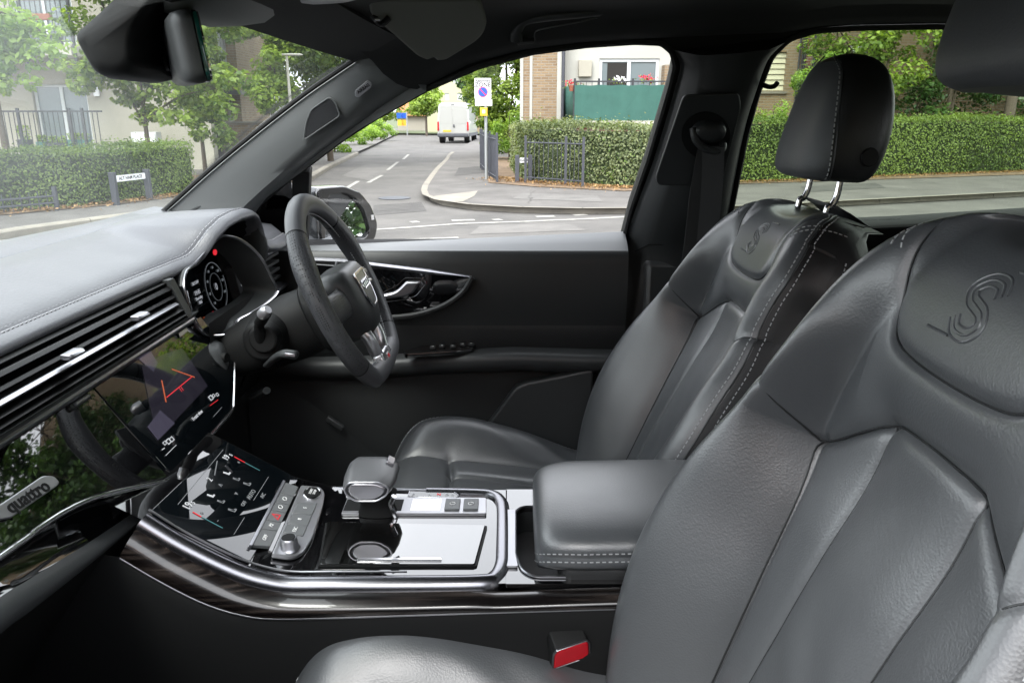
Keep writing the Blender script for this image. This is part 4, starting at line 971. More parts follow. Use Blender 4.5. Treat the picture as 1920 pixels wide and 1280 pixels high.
# --- lower dash: black band, satin lip, glovebox and knee panel
ch_ = [(-700, 1500), (-300, 1262), (0, 1050), (60, 1004), (120, 965), (180, 938), (250, 920), (315, 907)]
tp_ = [(-700, 1640), (-300, 1360), (0, 1135), (60, 1096), (120, 1058), (180, 1020), (250, 972), (308, 930)]
bt_2 = [(-700, 1720), (-300, 1440), (0, 1188), (60, 1143), (120, 1096), (180, 1048), (250, 990), (308, 940)]
def lnn(L, X): return smooth_path([U(u, v, X=X) for u, v in L], 5)
l0 = smooth_path([gp.pxat(u, v) for u, v in ch_], 5); l1, l2 = lnn(tp_, -.492), lnn(bt_2, -.486)
part('lower_band', MB().rings([[a + V(-.01, 0, .004), a, a.lerp(b, .15) + V(-.012, 0, -.002), a.lerp(b, .8) + V(-.014, 0, 0), b + V(-.004, 0, .001)] for a, b in zip(l0, l1)], closed_ring=False), M['gloss'], db, sharp=60)
part('glovebox_lip', MB().rings([[b + V(-.006, 0, .004), b, b.lerp(c, .5) + V(.004, 0, 0), c, c + V(-.008, 0, -.006)] for b, c in zip(l1, l2)], closed_ring=False), M['plastic_mid'], db, sharp=70)
part('glovebox', MB().rings([[c + V(-.006, 0, -.004), c + V(-.05, 0, -.06), c + V(-.12, 0, -.16), V(-.70, c.y, .62), V(-.95, c.y, .50)] for c in l2], closed_ring=False), M['plastic_dk'], db, sharp=60)
# under the steering side
part('knee_panel', MB().rings([[V(-.53, y, 1.15), V(-.535, y, 1.04), V(-.60, y, .90), V(-.72, y, .80), V(-.9, y, .78)] for y in (.30, .5, .735)], closed_ring=False), M['plastic_dk'], db)
part('screen_side', MB().rings([[gp.pxat(438, 668), gp.pxat(437, 750), gp.pxat(430, 778), gp.pxat(322, 905)], [gp.pxat(438, 668) + V(-.08, .01, .0), gp.pxat(437, 750) + V(-.08, .01, -.02), gp.pxat(430, 778) + V(-.08, 0, -.03), gp.pxat(322, 905) + V(-.08, 0, -.05)]], closed_ring=False), M['plastic_dk'], db)
# --- instrument cluster
ic = thing('instrument_cluster', 'digital instrument cluster with a round rev counter and red warning lamps', 'instrument panel', (-.55, .38, 1.2))
o1 = [(350, 508, -.570), (345, 535, -.567), (352, 568, -.562), (362, 598, -.555), (376, 620, -.546), (392, 629, -.538), (418, 628, -.526), (434, 617, -.520), (445, 600, -.517), (468, 588, -.510), (494, 572, -.500), (519, 547, -.490), (508, 518, -.496), (494, 490, -.503), (476, 468, -.512), (452, 450, -.524), (430, 443, -.535), (412, 445, -.546), (388, 470, -.562), (366, 494, -.572)]
ol3 = [U(u, v, X=x) for u, v, x in o1]
cen = sum(ol3, V(0, 0, 0)) / len(ol3)
ol3 = smooth_path(ol3, 3, closed=True)
inn = [p.lerp(cen, .10) + V(-.045, 0, .002) for p in ol3]; inn2 = [p.lerp(cen, .16) + V(-.055, 0, 0) for p in ol3]
part('surround', MB().rings([[p + (p - cen) * .015 + V(-.006, 0, 0) for p in ol3], ol3, inn, inn2], caps=False), M['plastic'], ic, sharp=50)
part('surround_rim', MB().tube(ol3, .0026, 8, closed=True), M['alu_dk'], ic)
# dark outer shell under the rim
sh = [p for p in ol3 if p.z < 1.20]
i0_ = min(range(len(ol3)), key=lambda i: (ol3[i] - U(348, 535, X=-.567)).length); shl = [ol3[(i0_ + k) % len(ol3)] for k in range(0, 31)]
part('cluster_shell', MB().rings([[p + V(.001, 0, 0) for p in shl], [p + (p - cen) * .05 + V(-.012, 0, -.004) for p in shl], [p + (p - cen) * .05 + V(-.07, 0, -.008) for p in shl]], closed_ring=False), M['gloss'], ic, sharp=60)
# screen plane inside
cp = Pl(V(-.600, .47, 1.18), V(.0, 1, 0), V(-.16, 0, .98)); sC = 1 if cp.n.x > 0 else -1
cs2 = cp.plate('cluster_screen', [rpoly([(-.17, -.085), (.13, -.085), (.12, .095), (-.03, .085), (-.10, .045), (-.17, .030)], .015, 5)], .004, M['screen'], ic)
def ring2d(c, r, w_, n=40): return [[(c[0] + r_ * math.cos(2*math.pi*i/n), c[1] + r_ * math.sin(2*math.pi*i/n)) for i in range(n)] for r_ in (r, r - w_)]
gc = cp.px(403, 538); gr_ = .050
cp.plate('dial_ring', ring2d(gc, gr_, .0014), .0004, M['glow_dim'], cs2, h=sC * .003)
cp.plate('dial_ring', ring2d(gc, gr_ * .56, .0006), .0004, M['glow_dim'], cs2, h=sC * .003)
ty = cp.ey; tx = cp.ex
for k in range(8):
    a = R(225 - k * 36); p = (gc.x + math.cos(a) * gr_ * .78, gc.y + math.sin(a) * gr_ * .78)
    text('dial_number', str(20 * k) if k else '10', .0070, cp.at(p[0], p[1], sC * .0034), tx, ty, M['glow_dim'], cs2)
text('speed_reading', '0', .020, cp.at(gc.x, gc.y, sC * .0034), tx, ty, M['glow_white'], cs2)
for (u, v, tx_, sz) in ((363, 531, '30.5 kW', .0085), (367, 549, '19:45', .012), (370, 559, 'Thursday', .0085), (373, 567, '30.6', .0085)):
    text('display_text', tx_, sz, cp.pxat(u, v, sC * .0034), tx, ty, M['glow_white'], cs2)
for (u, v, m_, s__) in ((367, 600, 'glow_white', .003), (381, 598, 'glow_orange', .004), (391, 591, 'glow_dim', .004), (398, 588, 'glow_red', .0045)):
    p = cp.px(u, v); cp.plate('warning_icon', ring2d(p, s__, s__ * .5, 14), .0004, M[m_], cs2, h=sC * .003)
# side display strip with pictograms
sp_ = [U(u, v, X=-.560) for u, v in ((437, 503), (446, 496), (464, 526), (474, 556), (472, 572), (455, 580), (453, 560))]
part('side_strip', MB().prism([p + V(-.0, 0, 0) for p in sp_], (-.02, 0, 0)), M['plastic_mid'], ic, bevel=.002)
for (u, v, m_, s__) in ((445, 508, 'glow_white', .0032), (449, 508, 'glow_white', .002), (452, 516, 'glow_white', .0016), (452, 525, 'glow_white', .0034), (457, 524, 'glow_white', .002), (453, 534, 'glow_white', .0034), (461, 539, 'glow_red', .0062)):
    p = U(u, v, X=-.558); part('pictogram', MB().disc(p, (.2, 1, 0), (0, 0, 1), s__ * .8, 12, (.001, 0, 0)), M[m_], ic, smooth=False)
p = U(398, 473, X=-.568); part('alarm_lamp', MB().disc(p + V(.004, 0, 0), (.2, 1, 0), (0, 0, 1), .0055, 16, (.002, 0, 0)), M['glow_red'], ic, smooth=False)
part('rim_trim_line', MB().tube([p + V(.003, 0, .0005) for p in shl[1:]], .0024, 8), M['chrome'], ic)  # chrome trim line along the lower edge of the cluster
part('rim_trim_line', MB().tube([p + V(.001, 0, 0) for p in ol3[-22:-2]], .0012, 6), M['alu'], ic)
# --- right hand side vent
rv = MB()
for k in range(4):
    z = 1.205 - k * .017; rv.box((-.56, .585, z), (-.515, .685, z + .006))
part('side_vent_slat', rv, M['plastic'], db, bevel=.001)
part('side_vent_box', MB().box((-.60, .575, 1.13), (-.545, .70, 1.225)), M['plastic_dk'], db)
part('side_dash_end', MB().rings([[V(-.52, y, 1.228), V(-.505, y, 1.222), V(-.51, y, 1.215), V(-.56, y, 1.212)] for y in (.585, .735)]), M['dash'], db, bevel=.002)
part('side_chrome', MB().rings([[V(-.55, y, 1.140), V(-.505, y, 1.137), V(-.505, y, 1.131), V(-.55, y, 1.128)] for y in (.54, .72)]), M['alu'], db, bevel=.001)
part('side_lower', MB().rings([[V(-.55, y, 1.130), V(-.51, y, 1.128), V(-.52, y, 1.05), V(-.60, y, .9)] for y in (.54, .735)]), M['plastic_dk'], db)
# windscreen base corner trim with sensor
part('pillar_foot_trim', MB().tube(smooth_path([U(345, 404, Y=.69), U(365, 392, Y=.69), U(385, 385, Y=.69), U(412, 388, Y=.69), U(425, 396, Y=.69)], 5), .003, 6), M['plastic_mid'], db)

# ================================================================ steering wheel
M['silver_b'] = mat('bright_silver', (.62, .62, .64), .28, metal=.85)
WC = V(-.299, .37, 1.189)
sw_ = thing('steering_wheel', 'flat-bottomed black leather steering wheel with silver badge and spokes', 'steering wheel', WC, rot=(0, R(-24), 0))
def rimpt(a, r=.174):
    y = math.sin(a) * r; z = math.cos(a) * r      # a=0 top
    fl = -.140
    if z < fl: z = fl - (fl - z) * .28 if False else fl + (z - fl) * .22
    return V(0, y, z)
NR = 144
def rimsec(i0, i1, grow_=1.0, n=18):
    rg = []
    for i in range(i0, i1 + 1):
        a = 2 * math.pi * i / NR; p = rimpt(a); d = (rimpt(a + .02) - rimpt(a - .02)).normalized(); o_ = V(1, 0, 0).cross(d).normalized()
        thumb = .0025 * math.exp(-((abs((math.degrees(a) % 360) - 180) - 118) / 12) ** 2)
        ra, rb_ = (.0168 + thumb) * grow_, (.0190 + thumb) * grow_
        rg.append([p + V(math.cos(t) * ra, 0, 0) + o_ * math.sin(t) * rb_ for t in [2 * math.pi * k / n for k in range(n)]])
    return rg
def deg(i): return int(round(i / 360 * NR))
for nm, a0_, a1_, m_ in (('rim_top', -42, 42, 'wheel_leather'), ('rim_grip', 42, 128, 'leather_perf'), ('rim_bottom', 128, 232, 'wheel_leather'), ('rim_grip', 232, 318, 'leather_perf')):
    part(nm, MB().rings(rimsec(deg(a0_), deg(a1_)), caps=True), M[m_], sw_, sharp=180 if False else 80)
for a_ in (-42, 42, 128, 232):
    i = deg(a_); part('rim_seam', MB().rings([rimsec(i, i, 1.012)[0], [p + (rimpt(2*math.pi*(i + .4)/NR) - rimpt(2*math.pi*i/NR)) for p in rimsec(i, i, 1.012)[0]]]), M['plastic_dk'], sw_)
st_ = MB(); pts = [rimpt(2*math.pi*i/NR, .172 - .0166) + V(.004, 0, 0) for i in range(NR + 1)]
pts = []
for i in range(NR + 1):
    a = 2*math.pi*i/NR; d = (rimpt(a + .02) - rimpt(a - .02)).normalized(); o_ = V(1, 0, 0).cross(d).normalized(); pts.append(rimpt(a) - o_ * (-.0194 if o_.dot(rimpt(a)) < 0 else .0194))
stitches(st_, pts, [V(1, 0, 0)] * len(pts), L=.004, gap=.002, r=.0009)
part('rim_stitching', st_, M['stitch'], sw_, smooth=False, kind='stuff', fixn=False)
# hub: puffy trapezoid airbag cover
hub = []
ho = rpoly([(-.082, .050), (.082, .050), (.078, -.036), (.040, -.086), (-.040, -.086), (-.078, -.036)], .034, 8)
for x, k in ((-.055, .80), (-.030, .98), (-.004, 1.0), (.012, .97), (.024, .88), (.031, .72), (.034, .48), (.035, .2)):
    hub.append([V(x, p.x * k, p.y * k) for p in ho])
part('airbag_cover', MB().rings(hub), M['leather_dark'] if False else M['plastic_mid'], sw_, sharp=80)
# badge shield with four rings
bp2 = Pl(V(.0355, 0, .002), (0, 1, 0), V(-.04, 0, 1)); sB2 = 1 if bp2.n.x > 0 else -1
shd = rpoly([(-.036, .026), (.036, .026), (.032, -.014), (.018, -.040), (-.018, -.040), (-.032, -.014)], .009, 5)
def lplate(P, name, sp, th, mt, par, h=0, bevel=0):
    me = plate_mesh(sp, th, bevel, P.P + P.n * h, P.ex, P.ey); return part(name, me, mt, par)
lplate(bp2, 'badge_frame', [grow(shd, 1.08), grow(shd, .93)], .004, M['chrome'], sw_, bevel=.001)
lplate(bp2, 'badge_field', [grow(shd, .95)], .002, M['alu_dk'], sw_)
for k in range(4):
    c_ = ((k - 1.5) * .0118, .002); tb = [bp2.at(c_[0] + .0078 * math.cos(t), c_[1] + .0078 * math.sin(t), sB2 * .003) for t in np.linspace(0, 2*math.pi, 24, endpoint=False)]
    part('badge_ring', MB().tube(tb, .0013, 6, closed=True), M['chrome'], sw_)
# spokes
for s_ in (1, -1):
    rg = []
    for t, w1, w2, x0_, th in ((0, .030, .030, .004, .012), (.35, .030, .026, .008, .011), (.7, .032, .024, .004, .011), (1, .040, .030, 0, .010)):
        y = s_ * (.050 + t * .108); rg.append([V(x0_ + th, y, w1 * .6), V(x0_ + th, y, -w2), V(x0_, y, -w2 - .004), V(x0_ - th, y, -w2), V(x0_ - th, y, w1 * .6), V(x0_, y, w1 * .6 + .006)])
    part('side_spoke', MB().rings(rg), M['leather_perf'], sw_, subsurf=2)
    part('spoke_switches', MB().rings([[V(x_, s_ * y, z) for y, z in ((.066, .026), (.110, .022), (.116, .004), (.108, -.018), (.068, -.020))] for x_ in (.006, .0215 if s_ > 0 else .012)]), M['plastic'], sw_, bevel=.004)
    if s_ < 0: continue
    part('switch_bar', MB().rings([[V(x_, s_ * y, z) for y, z in ((.074, .020), (.104, .017), (.104, .010), (.074, .012))] for x_ in (.018, .0245)]), M['alu_dk'], sw_, bevel=.001)
    part('switch_roller', MB().cyl(V(.021, s_ * .080, -.006), V(.021, s_ * .100, -.008), .0055, 12), M['alu_dk'], sw_)
# lower forked silver spoke
for s_ in (1, -1):
    pa_ = smooth_path([V(-.002, s_ * .034, -.058), V(.006, s_ * .036, -.085), V(.004, s_ * .030, -.115), V(.002, s_ * .016, -.136)], 5)
    part('lower_spoke', MB().tube(pa_, .0092, 10, flat=(1, 1.3), up=(1, 0, 0)), M['silver_b'], sw_)
part('spoke_foot', MB().rings([[V(x_, y, z) for y, z in ((-.036, -.120), (.036, -.120), (.040, -.140), (.024, -.150), (-.024, -.150), (-.040, -.140))] for x_ in (-.006, .014)]), M['silver_b'], sw_, bevel=.004)
part('spoke_badge', MB().box((.0135, -.009, -.142), (.0150, .009, -.130)), M['white_ink'], sw_)
part('spoke_badge_mark', MB().box((.0152, -.006, -.139), (.0160, .004, -.133)), M['glow_red'] if False else M['red'], sw_)
# shift paddles
for s_ in (1, -1):
    part('shift_paddle', MB().rings([[V(-.030 + dx, s_ * y, z) for y, z in ((.075, .040), (.118, .052), (.132, .020), (.126, -.030), (.078, -.022))] for dx in (0, .006)]), M['plastic'], sw_, bevel=.003)
# --- column, stalks
sc = thing('steering_column', 'black steering column shroud behind the steering wheel', 'steering column', (-.42, .37, 1.13))
ax = V(math.cos(R(24)), 0, math.sin(R(24)))
def cring(t, a, b, e=2.6): 
    c = WC - ax * t; return superring(c + V(0, 0, -.018), V(0, 1, 0), V(-math.sin(R(24)), 0, math.cos(R(24))), a, b, 32, e)
part('column_shroud', MB().rings([cring(.045, .044, .050), cring(.055, .052, .058), cring(.11, .055, .062), cring(.17, .052, .056), cring(.26, .045, .04)]), M['plastic_dk'], sc, sharp=60)
part('column_collar', MB().rings([cring(.036, .046, .050), cring(.044, .058, .066), cring(.060, .062, .070), cring(.066, .056, .064)]), M['plastic_dk'], sc, sharp=60)
part('switch_pod', MB().rings([superring(U(492, 640, Y=.285) + V(0, dy, 0), V(1, 0, 0), V(0, 0, 1), a_, a_ * 1.05, 28, 2.2) for dy, a_ in ((.06, .042), (.0, .034), (-.006, .031))]), M['plastic_dk'], sc, bevel=.004)
stalk1 = thing('indicator_stalk', 'upright black indicator stalk with a silver tip left of the steering wheel', 'stalk', U(490, 640, Y=.27))
part('stalk_body', MB().tube(smooth_path([U(490, 640, Y=.275), U(486, 618, Y=.262), U(488, 604, Y=.252), U(499, 586, Y=.238)], 6), [.010] * 6 + [.009] * 6 + [.0115] * 7, 12, flat=(1, .8)), M['plastic_dk'], stalk1, subsurf=1)
part('stalk_tip', MB().tube([U(492, 590, Y=.240), U(498, 584, Y=.2335), U(503, 580, Y=.231)], [.010, .0105, .007], 12), M['silver'], stalk1)
part('stalk_socket', MB().tube([U(478, 634, Y=.27) * .5 + U(508, 640, Y=.27) * .5 + V(0, .02, 0), U(492, 637, Y=.268)], [.030, .024], 24), M['plastic_dk'], stalk1, bevel=.003)
stalk2 = thing('cruise_stalk', 'low black cruise stalk below the steering wheel', 'stalk', U(510, 672, Y=.26))
part('stalk_body', MB().tube(smooth_path([U(500, 685, Y=.30), U(515, 672, Y=.27), U(532, 663, Y=.25), U(556, 666, Y=.24)], 6), [.008] * 6 + [.010] * 6 + [.011] * 7, 12, flat=(1, .7)), M['plastic_mid'], stalk2, subsurf=1)
part('stalk_button', MB().obox(U(545, 664, Y=.233), (1, 0, -.1), (0, 1, 0), (0, 0, 1), .018, .01, .006), M['alu_dk'], stalk2, bevel=.001)
ign = thing('stowage_lever', 'small dark lever and clip under the steering column', 'lever', U(500, 735, Y=.4))
part('lever', MB().tube([U(474, 745, Y=.40), U(500, 732, Y=.38)], .010, 10, flat=(1, .7)), M['plastic'], ign)
part('start_pod', MB().rings([superring(U(415, 672, Y=.315) + V(dx, 0, 0), V(-.2, 1, 0), V(-.3, 0, 1), a_, a_ * .8, 28, 2.4) for dx, a_ in ((-.05, .055), (.0, .040), (.010, .032), (.012, .012))]), M['plastic_mid'], db, sharp=80)
part('start_pod_button', MB().tube([U(413, 671, Y=.295), U(413, 671, Y=.295) + V(.014, -.004, .002)], [.010, .008], 20), M['plastic_dk'], db)

# ================================================================ centre console
cn = thing('centre_console', 'black gloss centre console with silver surround and climate screen', 'console', (-.1, 0, .93))
ZT = .930
near = [U(268, 972, Y=-.150), U(330, 1010, Y=-.152), U(400, 1046, Y=-.153), U(455, 1070, Y=-.153), U(500, 1083, Y=-.153), U(545, 1090, Y=-.152), U(620, 1090, Y=-.150), U(760, 1090, Y=-.148), U(900, 1088, Y=-.146)]
rightc = [U(930, 1080, Z=ZT), U(942, 1060, Z=ZT), U(944, 1030, Z=ZT), U(944, 960, Z=ZT), U(940, 938, Z=ZT), U(925, 926, Z=ZT), U(895, 922, Z=ZT)]
far = [U(800, 920, Z=ZT), U(700, 917, Z=ZT), U(620, 915, Z=ZT), U(585, 911, Y=.108), U(550, 900, Y=.108), U(520, 885, Y=.107), U(480, 862, Y=.106), U(440, 842, Y=.105), U(408, 826, Y=.104)]
loop_n = smooth_path(near + rightc, 4); 
# broad satin frame: near side and right end
def sweep(path, prof, upv=V(0, 0, 1)):
    rg = []
    for i, p in enumerate(path):
        d = (path[min(i+1, len(path)-1)] - path[max(i-1, 0)]).normalized(); sd_ = d.cross(upv).normalized(); u_ = sd_.cross(d).normalized()
        rg.append([p + sd_ * a + u_ * b for a, b in prof])
    return MB().rings(rg)
prof = [(-.010, .000), (-.010, .003), (-.006, .0055), (0, .0060), (.006, .0035), (.0105, -.003), (.0115, -.010), (.008, -.0165), (.0, -.018), (-.008, -.012)]
part('satin_frame', sweep(smooth_path(near + rightc + far[:1], 4), prof), M['satin'], cn, sharp=50)
part('far_rail', sweep(smooth_path(far, 4), [(a * .45, b * .55) for a, b in prof]), M['alu'], cn, sharp=50)
part('near_inner_line', MB().tube([p + V(0, .017, .0035) for p in smooth_path(near[:8], 4)], .0016, 6), M['alu'], cn)
part('far_outer_line', MB().tube([p + V(0, .006, -.002) for p in smooth_path(far, 4)], .0013, 6), M['chrome'], cn)
# flat gloss deck (behind) and sloped deck (front)
def deckz(x): return ZT + max(0, -.318 - x) * .0 + float(np.interp(x, [-.50, -.455, -.335, -.262, .3], [1.045, 1.019, .948, ZT, ZT]))- ZT
fl = [V(x, y, deckz(x) - .002) for x, y in ()]
dk = [[V(x, y, deckz(x) - .001) for y in (-.148, -.10, 0, .06, .106)] for x in np.linspace(-.50, -.008, 60)]
part('gloss_deck', MB().rings(dk, closed_ring=False), M['gloss'], cn, sharp=180)
part('front_wall', MB().box((-.50, -.155, .60), (-.02, .112, .90)), M['plastic_dk'], cn)
# wood side panel below the frame
wp = []
top = smooth_path(near + [U(940, 1092, Y=-.146), U(1180, 1085, Y=-.150), U(1400, 1080, Y=-.150)], 4)
bl = smooth_path([U(225, 1046, Y=-.170), U(300, 1090, Y=-.175), U(380, 1130, Y=-.178), U(450, 1152, Y=-.180), U(520, 1160, Y=-.181), U(700, 1155, Y=-.181), U(940, 1147, Y=-.180), U(1180, 1140, Y=-.180), U(1420, 1135, Y=-.180)], 5)
def resample(P, n):
    c = [0]
    for i in range(1, len(P)): c.append(c[-1] + (P[i] - P[i-1]).length)
    out = []
    for t in np.linspace(0, c[-1], n):
        i = min(max(int(np.searchsorted(c, t)) - 1, 0), len(P) - 2); f = (t - c[i]) / max(c[i+1] - c[i], 1e-9); out.append(P[i].lerp(P[i+1], f))
    return out
T_, B_ = resample(top, 60), resample(bl, 60)
wp = [[a + V(0, -.002, -.010), a.lerp(b, .2) + V(0, -.010, 0), a.lerp(b, .5) + V(0, -.016, 0), a.lerp(b, .8) + V(0, -.012, 0), b] for a, b in zip(T_, B_)]
part('wood_side', MB().rings(wp, closed_ring=False), M['wood'], cn, sharp=180)
part('ambient_line', MB().tube(B_, .0016, 6), M['alu'], cn)
B2_ = [B_[0] + V(-.5, .0, .10)] + B_
part('console_side', MB().rings([[b + V(0, .003, -.001), b + V(0, -.003, -.02), b + V(0, .0, -.2), V(b.x, -.15, .36)] for b in B2_], closed_ring=False), M['plastic_dk'], cn)
part('console_far_side', MB().rings([[V(x, .112, deckz(x) - .004), V(x, .125, deckz(x) - .05), V(x, .13, .40)] for x in np.linspace(-.5, .5, 20)], closed_ring=False), M['plastic_dk'], cn)
# climate screen on the slope
kp = Pl(V(-.395, -.01, deckz(-.395) + .002), V(0, 1, 0), V(-.12, 0, .071)); sK = 1 if kp.n.z > 0 else -1
cl = rpoly(kp.pts([(415, 838), (288, 948), (470, 1036), (560, 905), (470, 860)]), [.004, .006, .006, .003, .003], 4)
xr = .5 * (kp.px(475, 1035).y + kp.px(530, 905).y)
fy_, ny_ = .098, -.135
q1 = [(ny_, kp.px(478, 1036).y), (fy_, kp.px(478, 1036).y), (fy_, kp.px(413, 836).y), (ny_, kp.px(290, 950).y)]
q1 = [(a + .01, b) for a, b in q1]
cls = kp.plate('climate_screen', [rpoly(q1, .004, 3)], .004, M['screen'], cn, bevel=.0006)
hK = sK * .0025
txd = kp.ex; 
# characters read along the car's width (screen faces the driver): text x axis = +Y, up = ey
def kt(s__, u, v, sz, m_='glow_white', **k): return text('climate_reading', s__, sz, kp.pxat(u, v, hK), kp.ex, kp.ey, M[m_], cls, **k)
kt('19', 351, 951, .0155); kt('5', 361, 945, .0085); kt('19', 423, 860, .0135); kt('5', 432, 855, .008); kt('2', 392, 901, .0125); kt('AUTO', 470, 929, .0095, 'glow_dim'); kt('+', 378, 964, .010, 'glow_dim'); kt('+', 447, 869, .009, 'glow_dim'); kt('^', 415, 913, .014, 'glow_dim'); kt('v', 441, 927, .011, 'glow_dim'); kt('A/C', 492, 931, .008, 'glow_dim'); kt('OFF', 456, 946, .0075, 'glow_dim'); kt('-', 406, 978, .01, 'glow_dim')
def kline(a, b, w_, m_):
    A = kp.px(*a); B = kp.px(*b); d = (B - A).normalized(); n_ = Vector((-d.y, d.x)) * w_ / 2
    kp.plate('screen_line', [[tuple(A + n_), tuple(B + n_), tuple(B - n_), tuple(A - n_)]], .0003, M[m_], cls, h=hK)
kline((332, 948), (417, 845), .0008, 'glow_dim'); kline((437, 1004), (457, 972), .0008, 'glow_dim'); kline((474, 940), (502, 896), .0008, 'glow_dim'); kline((360, 962), (376, 971), .0018, 'glow_red'); kline((376, 971), (416, 992), .0014, 'glow_cyan'); kline((438, 858), (458, 869), .0016, 'glow_red'); kline((458, 869), (486, 884), .0014, 'glow_cyan'); kline((401, 893), (406, 866), .0014, 'glow_dim')
def seatico(u, v, m_, s__=.0055, lit=True):
    p = kp.px(u, v); L_ = [(-.5, -.9), (.7, -.9), (.9, -.5), (.1, -.4), (-.3, .9), (-.9, .7)]
    L_ = [(p.x + a * s__, p.y + b * s__) for a, b in L_]
    kp.plate('seat_icon', [L_] if lit else [L_, [(p.x + (a - p.x) * .7, p.y + (b - p.y) * .7) for a, b in L_]], .0003, M[m_], cls, h=hK)
seatico(394, 930, 'glow_white'); seatico(424, 888, 'glow_white'); seatico(413, 941, 'glow_dim', lit=False); seatico(442, 899, 'glow_dim', lit=False); seatico(434, 957, 'glow_dim', .006, False); seatico(462, 908, 'glow_dim', .006, False)
# key row and switch panel, laid out on their own sloping planes
k2 = Pl(V(-.335, 0, .9485), (0, 1, 0), V(-.073, 0, .0185)); s2 = 1 if k2.n.z > 0 else -1
def bil(Q, a, b): 
    A_, B__, C_, D_ = [Vector(q) for q in Q]; return (A_ * (1 - a) + B__ * a) * (1 - b) + (D_ * (1 - a) + C_ * a) * b
def kq(P_, name, Q, h0, h1, mt, sg__, par=cn, bevel=.0008, k=.97):
    L_ = [P_.px(*q) for q in Q]; c_ = sum(L_, Vector((0, 0))) / len(L_); L_ = [c_ + (q - c_) * k for q in L_]
    mb = MB().rings([[P_.at(q.x, q.y, sg__ * h) for q in L_] for h in (h0, h1)]); return part(name, mb, mt, par, bevel=bevel), P_.at(c_.x, c_.y, sg__ * (h1 + .0005))
row = [(531, 909), (557, 918), (503, 1031), (468, 1028)]      # far-front, far-rear, near-rear, near-front
kq(kp, 'key_row_edge', [(527, 906), (532, 908), (469, 1030), (463, 1028)], .001, .0075, M['alu'], sK, k=1)
kq(kp, 'key_row_shadow', [(556, 916), (566, 922), (514, 1040), (502, 1034)], .0, .003, M['gloss'], sK, k=1, bevel=0)
tb_ = [0, .17, .31, .44, .60, .74, 1.0]
for i in range(6):
    Q = [bil(row, 0, tb_[i]), bil(row, 1, tb_[i]), bil(row, 1, tb_[i+1]), bil(row, 0, tb_[i+1])]
    k_, cc_ = kq(kp, 'key', Q, .001, .0065, M['button'], sK)
    if i == 4: text('key_symbol', 'P2', .0075, cc_, kp.ex, kp.ey, M['white_ink'], k_)
    if i == 5: text('key_symbol', 'OFF', .0075, cc_, kp.ex, kp.ey, M['white_ink'], k_)
    if i == 3:
        tri = [cc_ + kp.ex * a * .0075 + kp.ey * b * .0075 for a, b in ((-1, -.7), (1, -.7), (0, 1))]; tri2 = [cc_ + kp.ex * a * .0045 + kp.ey * (b * .0045 + -.0003) for a, b in ((-1, -.7), (1, -.7), (0, 1))]
        mb = MB(); mb.add(tri + tri2, [(0, 1, 4, 3), (1, 2, 5, 4), (2, 0, 3, 5)]); part('hazard_triangle', mb, M['glow_red'], k_, smooth=False)
    if i in (1, 2): part('key_symbol', MB().tube([cc_ + kp.ex * math.cos(t) * .004 + kp.ey * math.sin(t) * .003 for t in np.linspace(0, 2*math.pi, 12, endpoint=False)], .0006, 5, closed=True), M['white_ink'], k_)
so = rpoly(k2.pts([(563, 916), (600, 919), (608, 930), (605, 950), (586, 1013), (566, 1044), (545, 1052), (508, 1046)]), [.003, .006, .008, .01, .012, .014, .012, .003], 4)
k2.plate('switch_surround', [so], .007, M['silver'], cn, h=s2 * .0035, bevel=.002)
sb = k2.pxat(583.5, 933, s2 * .0072)
part('start_button', MB().rings([superring(sb + k2.n * s2 * h_, k2.ex, k2.ey, a_, b_, 28, 2.2) for h_, a_, b_ in ((0, .0165, .0105), (.0030, .0155, .0098), (.0036, .0125, .0078))]), M['plastic_dk'], cn, sharp=60)
part('start_button_ring', MB().tube(superring(sb + k2.n * s2 * .001, k2.ex, k2.ey, .0175, .0115, 28, 2.2), .0012, 6, closed=True), M['chrome'], cn)
text('start_lettering', 'START', .0055, sb + k2.n * s2 * .0042 + k2.ey * .002, k2.ex, k2.ey, M['white_ink'], cn); text('stop_lettering', 'STOP', .0055, sb + k2.n * s2 * .0042 - k2.ey * .0035, k2.ex, k2.ey, M['white_ink'], cn)
row2 = [(556, 950), (594, 951), (567, 1014), (528, 1007)]
for i, (t0, t1) in enumerate(((0, .36), (.37, .70), (.71, 1.0))):
    Q = [bil(row2, 0, t0), bil(row2, 1, t0), bil(row2, 1, t1), bil(row2, 0, t1)]
    k_, cc_ = kq(k2, 'switch_key', Q, .004, .0082, M['button'], s2); text('key_symbol', ('S', 'II', 'ESC')[i], .0075, cc_, k2.ex, k2.ey, M['white_ink'], k_)
kb = k2.pxat(541, 1034, s2 * .006)
part('volume_knob', MB().tube([kb, kb + V(0, 0, .004), kb + V(0, 0, .014), kb + V(0, 0, .016)], [.0150, .0118, .0114, .0098], 32), M['alu'], cn, sharp=40)
part('volume_knob_cap', MB().tube([kb + V(0, 0, .0162), kb + V(0, 0, .0170)], [.0092, .0088], 32), M['plastic_dk'], cn)
